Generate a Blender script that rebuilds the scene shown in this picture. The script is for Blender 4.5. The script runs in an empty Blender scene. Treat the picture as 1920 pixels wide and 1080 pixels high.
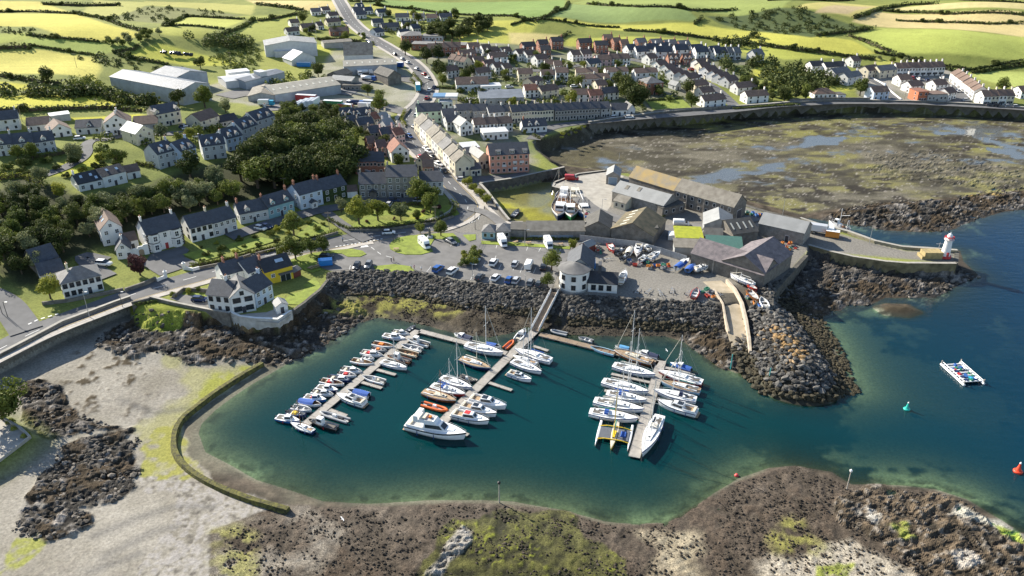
import bpy, bmesh, math, random
import numpy as np
from mathutils import Vector, Matrix

# ------------------------------------------------------------------ camera, sky, sun, exposure
scene = bpy.context.scene
COL = scene.collection
CAM_H, PITCH, FPX = 115.0, math.radians(27.0), 1500.0      # drone height, downward pitch, focal length in photo pixels
cam_d = bpy.data.cameras.new('camera')
cam = bpy.data.objects.new('camera', cam_d); COL.objects.link(cam)
cam.location = (0, 0, CAM_H); cam.rotation_euler = (math.pi/2-PITCH, 0, 0)
cam_d.sensor_width = 36; cam_d.lens = 36*FPX/1920; cam_d.clip_start = 1; cam_d.clip_end = 20000
scene.camera = cam
SUN_AZ, SUN_EL = math.radians(-50), math.radians(29)       # sun stands behind and left of the village
world = bpy.data.worlds.new('World'); scene.world = world; world.use_nodes = True
wn = world.node_tree.nodes; wl = world.node_tree.links
bg = wn['Background']; sky = wn.new('ShaderNodeTexSky'); sky.sky_type = 'NISHITA'; sky.sun_disc = False
sky.sun_elevation = SUN_EL; sky.sun_rotation = SUN_AZ; sky.altitude = 50; sky.air_density = 1.0; sky.dust_density = 0.6; sky.ozone_density = 1.5
wl.new(sky.outputs[0], bg.inputs[0]); bg.inputs[1].default_value = 0.088
sun_d = bpy.data.lights.new('sun', 'SUN'); sun_d.energy = 5.0; sun_d.angle = math.radians(0.53); sun_d.color = (1.0, 0.93, 0.80)
sun = bpy.data.objects.new('sun', sun_d); COL.objects.link(sun)
SV = Vector((math.sin(SUN_AZ)*math.cos(SUN_EL), math.cos(SUN_AZ)*math.cos(SUN_EL), math.sin(SUN_EL)))
sun.rotation_euler = SV.to_track_quat('Z', 'Y').to_euler(); sun.location = (-200, 300, 300)
vs = scene.view_settings; vs.view_transform = 'Standard'; vs.look = 'None'; vs.gamma = 1; vs.use_curve_mapping = False
vs.exposure = 1.12
scene.cycles.max_bounces = 6; scene.cycles.transparent_max_bounces = 8

# ------------------------------------------------------------------ surveying: where a sight line meets a level or the ground
_cp, _sp = math.cos(PITCH), math.sin(PITCH)
def P(u, v, z=0.0):
    a = (u-960)/FPX; b = (540-v)/FPX
    d = (a, _cp+b*_sp, -_sp+b*_cp); t = (z-CAM_H)/d[2]
    return (d[0]*t, d[1]*t)

# ------------------------------------------------------------------ numpy noise and polygons
def _h(ix, iy, s):
    h = (ix.astype(np.int64)*374761393 + iy.astype(np.int64)*668265263 + s*974711) & 0xffffffff
    h = ((h ^ (h >> 13))*1274126177) & 0xffffffff
    return ((h ^ (h >> 16)) & 0xffff).astype(np.float32)/65535.0
def vn(x, y, s=0):
    ix = np.floor(x); iy = np.floor(y); fx = x-ix; fy = y-iy
    fx = fx*fx*(3-2*fx); fy = fy*fy*(3-2*fy)
    a = _h(ix, iy, s); b = _h(ix+1, iy, s); c = _h(ix, iy+1, s); d = _h(ix+1, iy+1, s)
    return (a+(b-a)*fx)*(1-fy)+(c+(d-c)*fx)*fy
def fbm(x, y, sc, o=4, s=0):
    r = 0; a = 0.5; t = 0
    for k in range(o):
        r = r+a*vn(x/sc+k*17.3, y/sc-k*9.1, s+k); t += a; a *= .5; sc *= .5
    return r/t
def psdf(poly, X, Y, edge=False):
    n = len(poly); best = np.full(X.shape, 1e12); ei = np.zeros(X.shape, np.int16); ins = np.zeros(X.shape, bool)
    for i in range(n):
        x1, y1 = poly[i]; x2, y2 = poly[(i+1) % n]
        ex, ey = x2-x1, y2-y1; l = ex*ex+ey*ey+1e-9
        t = np.clip(((X-x1)*ex+(Y-y1)*ey)/l, 0, 1)
        d = (X-x1-t*ex)**2+(Y-y1-t*ey)**2
        m = d < best; best = np.where(m, d, best)
        if edge: ei[m] = i
        if y1 != y2:
            c = ((y1 > Y) != (y2 > Y)) & (X < (x2-x1)*(Y-y1)/(y2-y1)+x1); ins ^= c
    d = np.sqrt(best); d = np.where(ins, -d, d)
    return (d, ei) if edge else d
def pdist(line, X, Y):
    best = np.full(X.shape, 1e12)
    for (x1, y1), (x2, y2) in zip(line[:-1], line[1:]):
        ex, ey = x2-x1, y2-y1; l = ex*ex+ey*ey+1e-9
        t = np.clip(((X-x1)*ex+(Y-y1)*ey)/l, 0, 1)
        best = np.minimum(best, (X-x1-t*ex)**2+(Y-y1-t*ey)**2)
    return np.sqrt(best)
def PX(s, z=0.0):   # 'u,v u,v ...' -> list of ground points at level z
    return [P(*map(float, a.split(',')), z) for a in s.split()]
def sstep(x): x = np.clip(x, 0, 1); return x*x*(3-2*x)

# ------------------------------------------------------------------ land levels (sight-line points with their height)
CTRL = [(640,480,5),(800,490,5),(960,500,5),(1100,520,5),(1300,540,5),(1250,430,5),(1100,350,5),(1400,430,5),(1000,470,5),(880,420,5),(1600,450,5),(1750,475,5),
 (-100,680,6.3),(0,650,6),(150,570,6),(300,500,6),(450,470,5.6),(600,450,5.3),(700,440,5.1),(450,560,5.5),(560,520,5.2),
 (150,530,7),(60,540,8),(250,480,7.6),(350,450,7.4),(450,415,7.4),(560,392,7.2),(640,385,6.6),(0,480,12),(100,430,13),(250,400,12),(400,350,13),(480,360,10),
 (170,355,17),(60,340,19),(340,310,18),(430,290,17),(40,280,21),(250,260,20),(320,225,20),(500,245,15),(530,300,13),(600,300,9.5),(-100,300,22),(-100,200,25),(-60,420,15),
 (700,370,6.6),(770,365,6.2),(850,350,5.4),(800,280,6.5),(700,300,7.5),(790,220,8),(770,180,10),(740,100,14),(690,60,18),(640,5,26),
 (560,180,12),(330,180,16),(420,140,16),(540,90,17),(640,130,13),(900,220,7),(1000,240,6),(900,300,5.5),(960,330,5),(1100,222,6),(1000,150,10),(1100,110,14),(1300,150,10),(1300,110,14),(1370,195,6),
 (1420,110,14),(1500,190,6),(1640,190,6),(1750,190,6),(1850,195,6),(1920,200,6),(2050,215,6),(1700,140,9),(1850,150,8),(1550,140,9),(1440,150,9),
 (100,130,24),(100,50,33),(300,50,31),(0,200,22),(900,80,18),(850,40,22),(1000,20,29),(1200,60,20),(1500,60,20),(1800,60,24),(1900,10,33),(1500,5,31),(1250,10,30),(-100,50,34),(2050,60,25),(2050,150,9)]
cw = [P(u, v, z)+(z,) for u, v, z in CTRL]
cw += [(x, 1100, 60) for x in range(-1000, 1001, 250)]+[(x, 1900, 80) for x in range(-1600, 1601, 400)]+[(x, 4500, 110) for x in range(-4000, 4001, 1000)]
CWA = np.array(cw)
def landz_raw(X, Y):
    n = np.zeros(X.shape); w = np.zeros(X.shape)
    s2 = (12+0.02*Y)**2
    for x, y, z in CWA:
        q = 1/((X-x)**2+(Y-y)**2+s2)**1.6
        n += q*z; w += q
    return n/w
# land edge: top of sea walls and banks; each point carries the width over which the ground falls to the shore after it
LAND = [(-300,790,.6),(-60,702,.6),(0,679,.6),(62,647,.6),(120,617,.6),(175,597,.6),(217,581,.6),(247,571,2),(262,580,5),(290,588,5),(325,590,4),(380,592,.6),(432,594,.6),(452,603,.6),(480,607,.6),(522,609,.6),(547,592,2),
 (570,575,3),(600,549,4),(615,527,7),(618,513,9),(705,508,9),(775,511,9),(830,523,9),(905,534,9),(960,539,9),(1030,544,9),(1065,556,9),(1135,558,9),(1235,564,9),(1340,570,9),(1352,571,3),(1380,566,3),
 (1398,572,3),(1420,598,3),(1445,585,3),(1447,552,.6),(1482,512,.6),(1512,480,2),(1516,459,2),(1560,472,.5),(1600,481,.5),(1660,490,.5),(1700,493,.5),(1792,494,.5),(1794,473,.5),(1740,469,.5),(1690,466,.5),(1640,455,.5),(1590,437,.5),(1530,422,.5),
 (1500,412,.6),(1440,398,1.5),(1390,383,1.5),(1290,352,1.5),(1180,325,1.5),(1135,321,.6),(1085,327,.6),(1066,333,.6),(1040,343,.6),(1037,350,.6),(1082,362,.6),(1096,395,.6),(1105,416,.6),(1040,417,.6),(985,418,.6),(955,416,.6),(938,395,.6),(914,362,.6),(900,347,.6),(960,338,.6),(1032,323,.6),
 (1058,317,3),(1030,305,8),(1004,285,5),(998,270,3),(1040,257,5),(1075,247,5),(1103,236,.6),(1155,229,.6),(1225,222,.6),(1330,213,.6),(1372,207,.6),(1440,203,.6),(1480,199,.6),(1540,196,.6),(1640,195,.6),(1740,197,.6),(1840,202,.6),(1920,208,.6),(2100,225,.6),(2400,250,.6)]
LANDP = [P(u, v, 5.0) for u, v, w in LAND]; LANDW = np.array([w for u, v, w in LAND]+[5, 5, 5])
LANDP += [(5000, 420), (5000, 9000), (-6000, 9000)]
LANDW = np.append(LANDW, [5]); LANDP += [(-6000, 100)]
WATER = PX('705,595 670,606 650,620 620,640 580,662 542,680 505,702 480,716 440,742 405,768 378,795 372,812 385,848 437,875 480,900 530,915 605,940 692,945 805,938 905,938 960,940 985,945 1060,957 1135,978 1185,983 1247,980 1285,965 1335,927 1385,897 1440,878 1490,873 1560,885 1595,908 1690,910 1752,917 1815,937 1852,960 1902,990 1990,1040 2300,1100 3200,700 2600,350 2000,378 1920,392 1877,397 1815,417 1785,430 1740,435 1665,432 1590,420 1530,411 1512,408 1530,420 1590,441 1640,460 1700,470 1800,470 1806,490 1835,517 1787,540 1752,557 1660,557 1627,572 1590,570 1572,585 1532,597 1557,635 1580,685 1592,725 1535,740 1477,734 1440,725 1422,710 1400,697 1382,700 1350,688 1310,660 1282,640 1247,630 1160,630 1072,627 1035,617 985,612 955,625 917,632 855,625 780,605 730,597')
QUAY = PX('618,516 640,470 720,440 860,425 900,375 880,345 960,330 1060,318 1140,322 1390,385 1520,425 1700,470 1792,470 1792,494 1516,470 1447,552 1420,600 1235,564 1060,556 900,534 775,511', 5.0)
BWRIDGE = PX('1428,572 1452,598 1478,640 1500,676', 5.6)
ROCKSHORE = PX('200,610 420,590 560,600 640,520 1000,540 1400,560 1420,700 1280,650 1000,625 760,610 690,600 560,680 480,680 200,660', 1)
FLATS = PX('960,300 1000,262 1100,240 1380,208 2100,215 2300,330 1900,360 1500,400 1180,330', 0.5)
BEACH = PX('-300,760 0,690 240,580 330,620 500,680 335,800 350,880 520,940 420,1000 400,1300 -400,1300', 1)
FORE = PX('520,945 900,935 1190,985 1390,895 1490,870 1750,915 2000,1010 2000,1300 400,1300 420,1000', 0.5)
BASIN = PX('890,349 1040,343 1090,360 1112,422 950,424', 1.7)
SHALLOW = PX('1532,597 1590,572 1700,560 1850,560 2000,640 2000,800 1850,830 1700,770 1600,750 1592,725', 0)
PLAT = PX('-300,640 -120,735 0,782 40,806 58,822 0,866 -120,935 -300,1000', 4.0)
ISLETS = [PX('1645,578 1665,573 1700,574 1722,585 1700,592 1660,588', 0)]
def ground(X, Y):
    X = np.asarray(X, float); Y = np.asarray(Y, float)
    zl = landz_raw(X, Y)
    near = Y < 520
    Xn = X[near]; Yn = Y[near]
    dl = np.full(X.shape, -200.0); dw = np.full(X.shape, 200.0); wd = np.full(X.shape, 5.0)
    z = zl.copy()
    if Xn.size:
        d, e = psdf(LANDP, Xn, Yn, True); dl[near] = d; wd[near] = LANDW[e]
        w = psdf(WATER, Xn, Yn); dw[near] = w
        q = psdf(QUAY, Xn, Yn)
        zq = zl[near]; zq = zq+(5.0-zq)*sstep(1-q/14.0)
        sl = np.full(Xn.shape, .14); cap = np.full(Xn.shape, 2.0)
        for poly, s_, c_ in ((FLATS, .02, .7), (BEACH, .075, 3.6), (FORE, .06, 1.2), (ROCKSHORE, .22, 2.6)):
            t = sstep(0.5-psdf(poly, Xn, Yn)/12.0); sl = sl+(s_-sl)*t; cap = cap+(c_-cap)*t
        dc = 3.4-2.2*sstep(.5-psdf(SHALLOW, Xn, Yn)/14)
        zs = np.where(w > 0, cap*(1-np.exp(-sl*np.maximum(w, 0)/cap)), -dc*(1-np.exp(np.minimum(w, 0)*.075/dc)))
        b = psdf(BASIN, Xn, Yn); zs = np.where(b < 2.5, 1.55+.3*sstep((b+6)/8), zs)
        zs = np.maximum(zs, 4.0-np.maximum(psdf(PLAT, Xn, Yn)-.3, 0)*.75)
        for i in ISLETS: zs = np.maximum(zs, .35-psdf(i, Xn, Yn)*.25)
        t = np.clip(d/wd[near], 0, 1)
        zn = zs+(zq-zs)*(1-t)
        br = 5.6-np.maximum(pdist(BWRIDGE, Xn, Yn)-1.2, 0)*.52
        z[near] = np.maximum(zn, br)
    return z, dl, dw
def gz(x, y): return float(ground(np.array([x]), np.array([y]))[0][0])
def G(u, v):
    z = 6.0
    for k in range(7):
        x, y = P(u, v, z); zn = float(landz_q(x, y)); z = z+(zn-z)*.8
    x, y = P(u, v, z)
    return Vector((x, y, z))
def landz_q(x, y):   # level of the land without its edges
    X = np.array([x]); Y = np.array([y]); z = landz_raw(X, Y)
    if y < 520: z = z+(5.0-z)*sstep(1-psdf(QUAY, X, Y)/14.0)
    return z[0]
def GL(s): return [G(*map(float, a.split(','))) for a in s.split()]

# ------------------------------------------------------------------ materials
MATS = {}
def mat(name, col, rough=.7, metal=0, var=.12, scale=1.5, bump=0, bscale=8, spec=.5, kind=None, col2=None):
    if name in MATS: return MATS[name]
    m = bpy.data.materials.new(name); m.use_nodes = True; MATS[name] = m
    nt = m.node_tree; N = nt.nodes; L = nt.links; b = N['Principled BSDF']
    b.inputs['Roughness'].default_value = rough; b.inputs['Metallic'].default_value = metal
    b.inputs['Specular IOR Level'].default_value = spec
    tc = N.new('ShaderNodeTexCoord'); 
    if var or col2:
        nz = N.new('ShaderNodeTexNoise'); nz.inputs['Scale'].default_value = scale; nz.inputs['Detail'].default_value = 5
        L.new(tc.outputs['Object'], nz.inputs['Vector'])
        cr = N.new('ShaderNodeValToRGB'); cr.color_ramp.elements[0].position = .3; cr.color_ramp.elements[1].position = .72
        a = col2 if col2 else tuple(c*(1-var) for c in col); c2 = col if col2 else tuple(min(1, c*(1+var*.6)) for c in col)
        cr.color_ramp.elements[0].color = a+(1,); cr.color_ramp.elements[1].color = c2+(1,)
        L.new(nz.outputs[0], cr.inputs[0]); out = cr.outputs[0]
        L.new(out, b.inputs['Base Color'])
    else:
        b.inputs['Base Color'].default_value = col+(1,)
    if kind in ('tile', 'corr', 'plank', 'stone'):
        br = N.new('ShaderNodeTexWave' if kind in ('corr', 'plank') else 'ShaderNodeTexBrick')
        bm_ = N.new('ShaderNodeBump'); bm_.inputs['Strength'].default_value = .55; bm_.inputs['Distance'].default_value = .05
        if kind in ('tile', 'stone'):
            br.inputs['Scale'].default_value = 1.0
            br.inputs['Brick Width'].default_value = .35 if kind == 'tile' else .6; br.inputs['Row Height'].default_value = .3
            br.inputs['Mortar Size'].default_value = .03; br.inputs['Color1'].default_value = (1, 1, 1, 1); br.inputs['Color2'].default_value = (.72, .72, .72, 1); br.inputs['Mortar'].default_value = (.45, .45, .45, 1)
            mp = N.new('ShaderNodeMapping'); L.new(tc.outputs['UV'] if kind == 'tile' else tc.outputs['Object'], mp.inputs[0]); L.new(mp.outputs[0], br.inputs['Vector'])
            if kind == 'stone': mp.inputs['Rotation'].default_value = (math.pi/2, 0, 0)
            mx = N.new('ShaderNodeMixRGB'); mx.blend_type = 'MULTIPLY'; mx.inputs[0].default_value = .6
            L.new(out, mx.inputs[1]); L.new(br.outputs[0], mx.inputs[2]); L.new(mx.outputs[0], b.inputs['Base Color'])
            L.new(br.outputs[0], bm_.inputs['Height'])
        else:
            br.inputs['Scale'].default_value = 1.2 if kind == 'corr' else 2.2; br.bands_direction = 'X'
            L.new(tc.outputs['UV'], br.inputs['Vector']); L.new(br.outputs[1], bm_.inputs['Height'])
            mx = N.new('ShaderNodeMixRGB'); mx.blend_type = 'MULTIPLY'; mx.inputs[0].default_value = .22
            L.new(out, mx.inputs[1]); L.new(br.outputs[1], mx.inputs[2]); L.new(mx.outputs[0], b.inputs['Base Color'])
        L.new(bm_.outputs[0], b.inputs['Normal'])
    elif bump:
        n2 = N.new('ShaderNodeTexNoise'); n2.inputs['Scale'].default_value = bscale; n2.inputs['Detail'].default_value = 4
        L.new(tc.outputs['Object'], n2.inputs['Vector'])
        bm_ = N.new('ShaderNodeBump'); bm_.inputs['Strength'].default_value = bump; bm_.inputs['Distance'].default_value = .2
        L.new(n2.outputs[0], bm_.inputs['Height']); L.new(bm_.outputs[0], b.inputs['Normal'])
    return m

# ------------------------------------------------------------------ mesh building
class MB:
    def __init__(s): s.v = []; s.f = []; s.m = []
    def quad(s, pts, m=0):
        i = len(s.v); s.v += [tuple(p) for p in pts]; s.f.append(tuple(range(i, i+len(pts)))); s.m.append(m)
    def box(s, x0, x1, y0, y1, z0, z1, m=0, rot=0, org=None, taper=0):
        i = len(s.v); t = taper
        vs_ = [(x0, y0, z0), (x1, y0, z0), (x1, y1, z0), (x0, y1, z0), (x0+t, y0+t, z1), (x1-t, y0+t, z1), (x1-t, y1-t, z1), (x0+t, y1-t, z1)]
        if rot:
            ox, oy = org if org else ((x0+x1)/2, (y0+y1)/2); c, q = math.cos(rot), math.sin(rot)
            vs_ = [(ox+(x-ox)*c-(y-oy)*q, oy+(x-ox)*q+(y-oy)*c, z) for x, y, z in vs_]
        s.v += vs_
        for f in ((0, 3, 2, 1), (4, 5, 6, 7), (0, 1, 5, 4), (1, 2, 6, 5), (2, 3, 7, 6), (3, 0, 4, 7)):
            s.f.append(tuple(i+k for k in f)); s.m.append(m)
        return s
    def tube(s, a, b, r, n=6, r2=None, m=0, caps=True):
        a = Vector(a); b = Vector(b); d = (b-a).normalized(); r2 = r if r2 is None else r2
        x = d.orthogonal().normalized(); y = d.cross(x); i = len(s.v)
        for p, q in ((a, r), (b, r2)):
            for k in range(n):
                t = 2*math.pi*k/n; s.v.append(tuple(p+x*(q*math.cos(t))+y*(q*math.sin(t))))
        for k in range(n):
            s.f.append((i+k, i+(k+1) % n, i+n+(k+1) % n, i+n+k)); s.m.append(m)
        if caps:
            s.f.append(tuple(i+n-1-k for k in range(n))); s.f.append(tuple(i+n+k for k in range(n))); s.m += [m, m]
        return s
    def path(s, pts, r, n=6, m=0):
        for a, b in zip(pts[:-1], pts[1:]): s.tube(a, b, r, n, m=m)
        return s
    def lathe(s, prof, n=16, c=(0, 0), m=0, mfun=None):
        i = len(s.v)
        for r, z in prof:
            for k in range(n):
                t = 2*math.pi*k/n; s.v.append((c[0]+r*math.cos(t), c[1]+r*math.sin(t), z))
        for j in range(len(prof)-1):
            for k in range(n):
                s.f.append((i+j*n+k, i+j*n+(k+1) % n, i+(j+1)*n+(k+1) % n, i+(j+1)*n+k)); s.m.append(mfun(j) if mfun else m)
        s.f.append(tuple(i+(len(prof)-1)*n+k for k in range(n))); s.m.append(mfun(len(prof)-2) if mfun else m)
        return s
    def prism(s, poly, z0, z1, m=0, mt=None):
        i = len(s.v); n = len(poly)
        a = sum(poly[k][0]*poly[(k+1) % n][1]-poly[(k+1) % n][0]*poly[k][1] for k in range(n))
        if a < 0: poly = poly[::-1]
        s.v += [(x, y, z0) for x, y in poly]+[(x, y, z1) for x, y in poly]
        for k in range(n): s.f.append((i+k, i+(k+1) % n, i+n+(k+1) % n, i+n+k)); s.m.append(m)
        s.f.append(tuple(i+n+k for k in range(n))); s.m.append(m if mt is None else mt)
        s.f.append(tuple(i+n-1-k for k in range(n))); s.m.append(m)
        return s
    def grid(s, rows, m=0, close=False, mf=None):
        i = len(s.v); n = len(rows[0])
        for r in rows: s.v += [tuple(p) for p in r]
        for j in range(len(rows)-1):
            for k in range(n if close else n-1):
                k2 = (k+1) % n
                s.f.append((i+j*n+k, i+j*n+k2, i+(j+1)*n+k2, i+(j+1)*n+k)); s.m.append(mf(j, k) if mf else m)
        return s
    def mesh(s, name, mats, smooth=False, uv=False):
        me = bpy.data.meshes.new(name); me.from_pydata(s.v, [], s.f)
        for x in (mats if isinstance(mats, (list, tuple)) else [mats]): me.materials.append(x)
        if len(me.materials) > 1: me.polygons.foreach_set('material_index', s.m)
        if smooth: me.polygons.foreach_set('use_smooth', [True]*len(me.polygons))
        me.update()
        return me
    def obj(s, name, mats, parent=None, smooth=False): return link(name, s.mesh(name, mats, smooth), parent)
def link(name, me, parent=None):
    o = bpy.data.objects.new(name, me); COL.objects.link(o)
    if parent is not None: o.parent = parent
    return o
def empty(name, loc, rz=0.0):
    o = bpy.data.objects.new(name, None); COL.objects.link(o); o.location = loc; o.rotation_euler = (0, 0, rz); o.empty_display_size = .5
    return o
def tag(o, label, cat, group=None, kind=None):
    o['label'] = label; o['category'] = cat
    if group: o['group'] = group
    if kind: o['kind'] = kind
    return o
def struct(o, label=None):
    o['kind'] = 'structure'
    if label: o['label'] = label
    return o
def uvmesh(me, scale=1.0):   # simple planar uv in each face's own plane: u along the eaves, v up the slope
    uvl = me.uv_layers.new(name='uv')
    for p in me.polygons:
        n = p.normal; h = Vector((-n.y, n.x, 0))
        h = h.normalized() if h.length > .05 else Vector((1, 0, 0)); w = n.cross(h)
        for li in p.loop_indices:
            c = me.vertices[me.loops[li].vertex_index].co; uvl.data[li].uv = (c.dot(h)*scale, c.dot(w)*scale)
    return me
ORD = ['first','second','third','fourth','fifth','sixth','seventh','eighth','ninth','tenth','eleventh','twelfth','thirteenth','fourteenth','fifteenth','sixteenth']
R = random.Random(11)
# ------------------------------------------------------------------ the ground: one sheet from the near beach to the far hills
rows = [40.0]
while rows[-1] < 7500:
    y = rows[-1]; rows.append(y+(1.2 if y < 88 else .42+max(0, y-110)*.0042 if y < 900 else (y-900)*.05+4))
ys = np.array(rows); NC = 900
S = np.linspace(-1, 1, NC)
HW = (0.57*ys+33)*1.38
X = (S[None, :]*HW[:, None]); Y = np.repeat(ys[:, None], NC, 1)
sh = X.shape; X = X.ravel(); Y = Y.ravel()
Z, DL, DW = ground(X, Y)
C = np.zeros((X.size, 3)); WET = np.zeros(X.size); RK = np.zeros(X.size)
n1 = fbm(X, Y, 40, 4, 1); n2 = fbm(X, Y, 9, 4, 2); n3 = fbm(X, Y, 2.2, 3, 3); n4 = fbm(X, Y, .9, 2, 4)
def c3(*c): return np.array(c)
def lay(mask, col):
    global C
    if not isinstance(col, np.ndarray) or col.ndim == 1: col = np.asarray(col)[None, :]
    C = C*(1-mask[:, None])+col*mask[:, None]
def region(s, z=None, land=False, amp=0, sc=6, soft=.6, nz=None):
    poly = [tuple(p[:2]) for p in GL(s)] if land else PX(s, z or .5)
    xs = [p[0] for p in poly]; yy = [p[1] for p in poly]; m = np.zeros(X.size)
    g_ = 6+amp+soft; k = (X > min(xs)-g_) & (X < max(xs)+g_) & (Y > min(yy)-g_) & (Y < max(yy)+g_)
    d = psdf(poly, X[k], Y[k])
    if amp: d = d+(fbm(X[k], Y[k], sc, 4, 77)-.5)*2*amp
    m[k] = np.clip(.5-d/soft, 0, 1)
    return m
def mixc(a, b, t): t = np.clip(t, 0, 1)[:, None]; return np.asarray(a)[None]*(1-t)+np.asarray(b)[None]*t
# ---- shore colours
sand = mixc((.225, .205, .165), (.335, .31, .265), n2*1.6-.3+(n3-.5)*.5)
mud = mixc((.058, .046, .034), (.145, .118, .092), (n3-.32)*2.0+(n2-.5)*.6)
weed = mixc((.022, .018, .012), (.085, .062, .038), (n3-.3)*2.2)
rock = mixc((.035, .032, .028), (.27, .245, .22), (n3-.52)*2.4+(n4-.5)*2.4)
algae = mixc((.20, .21, .03), (.40, .40, .05), n3*1.5-.2)
olive = mixc((.085, .08, .03), (.19, .175, .06), (n3-.3)*2)
lay(np.ones(X.size), weed*.5+mud*.5)
seabed = mixc((.03, .035, .025), (.30, .31, .22), sstep((fbm(X, Y, 22, 4, 91)-.47)*9+(n3-.5)*2))
lay(np.clip(.5-DW/2, 0, 1), seabed)
lay(region('330,760 700,590 980,620 1300,660 1420,720 1420,880 1180,985 700,950 380,850', 0, amp=6, soft=14), mixc((.13, .13, .09), (.22, .21, .15), n2)); lay(np.clip(1-np.abs(DW+1.5)/2.5, 0, 1)*np.clip((n3-.5)*7, 0, 1)*.8*(DW < 1), c3(.035, .03, .02))
m = region('-300,760 0,690 120,640 240,590 330,640 500,684 470,700 345,790 350,860 430,915 540,950 500,990 420,985 400,1100 400,1300 -400,1300', .8, amp=2); lay(m, sand); LEFTB = m
stones = np.clip((n4-.52)*6, 0, 1)*np.clip((n1-.35)*4, 0, 1); lay(m*stones*.5, c3(.17, .15, .13))
pebble = region('250,890 430,905 540,960 430,1000 410,1090 260,1090 330,960', .8, amp=5); lay(pebble*np.clip((n4-.42)*5, 0, 1)*.55, c3(.36, .34, .33)); lay(pebble*np.clip((.4-n4)*5, 0, 1)*.8, c3(.10, .09, .08))
lay(m*region('270,640 420,650 480,690 360,780 330,850 320,880 260,800 330,740 300,700', .8, amp=6, soft=3)*np.clip((n2-.36)*6, 0, 1)*.62, c3(.29, .28, .10))
lay(m*region('335,780 350,860 372,892 330,900 255,890 285,830 300,800', .8, amp=3)*np.clip((n3-.3)*5, 0, 1)*.9, c3(.27, .265, .06))
lay(m*region('340,775 480,686 470,680 400,700 330,780', .8, amp=2, soft=2)*np.clip((n3-.25)*4, 0, 1)*.9, c3(.27, .28, .05))
lay(m*region('35,1020 90,1015 60,1080 -20,1100', .8, amp=3)*np.clip((n3-.35)*6, 0, 1)*.9, c3(.26, .27, .06))
tuft = np.clip((n3-.6)*9, 0, 1)*region('80,700 200,650 300,680 300,740 250,790 130,780', .8, amp=6, soft=5); lay(tuft, c3(.07, .055, .035))
for ln in ('180,1010 260,975 330,950 400,950', '200,1050 290,1000 330,990', '170,1080 210,1065 260,1045', '230,755 290,775 370,760'):
    d = pdist(PX(ln, .8), X, Y); lay(m*np.clip(1-d/(.8+n2*2), 0, 1)*.55, c3(.13, .125, .12))
ROCKS = ['150,828 195,815 250,808 268,832 266,880 252,915 215,945 160,958 90,948 58,938 85,905 100,870 115,845', '25,985 60,960 105,955 150,960 165,985 140,1010 90,1020 40,1015 20,1000',
 '30,730 85,728 120,742 150,768 175,790 230,808 90,825 55,790 40,760', '188,640 225,620 260,612 350,612 480,620 545,640 600,640 640,618 700,598 600,650 545,680 480,685 430,682 350,688 290,670 255,680 182,664', '480,605 560,590 620,540 650,560 700,595 640,625 560,670 500,688 460,660',
 '1520,415 1600,385 1680,375 1780,378 1860,352 1925,350 1990,370 1915,392 1860,402 1785,432 1740,436 1665,434 1590,422', '1485,540 1520,490 1560,485 1700,498 1800,495 1840,517 1787,542 1752,560 1627,575 1560,590 1520,600',
 '1275,640 1300,605 1355,605 1385,690 1350,690', '1620,290 1720,280 1850,300 1925,330 1920,350 1780,345 1640,330']
RM = np.zeros(X.size)
for i, r_ in enumerate(ROCKS): RM = np.maximum(RM, region(r_, .8, amp=3.2 if i != 8 else 8, sc=7)*(.55 if i == 8 else 1))
lay(RM, rock); lay(RM*np.clip((fbm(X, Y, 4, 3, 88)-.43)*6, 0, 1)*.92, mixc((.024, .019, .012), (.085, .06, .036), n4)); RK = np.maximum(RK, RM)
lay(region('1590,330 1700,322 1820,350 1860,365 1700,372 1600,350', .8, amp=5)*np.clip((n3-.38)*5, 0, 1)*.8, c3(.30, .21, .06))
lay(region('340,605 470,600 520,620 440,630 350,625', 1, amp=3)*np.clip((n2-.5)*5, 0, 1), c3(.26, .16, .08))
m = region('600,600 630,560 690,545 900,560 1010,575 1290,620 1300,650 1100,632 920,640 760,608 700,592', .8, amp=2); lay(m, mixc((.03, .025, .018), (.095, .078, .055), (n3-.3)*2)); MSH = m
lay(region('610,590 650,550 760,550 900,575 840,600 700,585 640,592', .8, amp=3, soft=3)*np.clip((n3-.36)*4, 0, 1)*.85, c3(.22, .21, .05))
# ---- foreground seaweed flat
m = region('400,1000 520,948 690,945 905,938 985,945 1060,957 1135,980 1247,980 1335,927 1440,876 1500,872 1595,905 1752,915 1900,988 2200,1200 2200,1400 380,1400', .5, amp=.8); lay(m, mud); FOREM = m
lay(m*np.clip((n3-.40)*6, 0, 1)*np.clip((n2-.28)*4, 0, 1), mixc((.04, .031, .022), (.10, .075, .055), n4))
lay(m*region('410,1000 560,960 640,1000 560,1090 400,1090', .5, amp=6, soft=5)*np.clip((n2-.4)*6, 0, 1)*.55, c3(.33, .30, .25))
grn = region('830,1000 900,950 960,945 1060,970 1100,1010 1160,1050 1160,1100 780,1100', .5, amp=4); lay(grn, mixc((.026, .026, .013), (.092, .09, .03), (n3-.3)*2.4)); lay(grn*np.clip((n4-.66)*9, 0, 1)*np.clip((n2-.4)*5, 0, 1), c3(.20, .215, .035))
lay(region('410,1090 420,1000 480,1000 470,1090', .5, amp=5, soft=4)*np.clip((n3-.4)*6, 0, 1)*.7, c3(.26, .25, .08))
pale = region('868,985 890,990 885,1010 860,1035 840,1050 825,1080 800,1075 830,1040 850,1010', 1, amp=1.5); lay(pale, mixc((.13, .12, .10), (.36, .335, .30), n4*1.5-.3)); RK = np.maximum(RK, pale)
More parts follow.
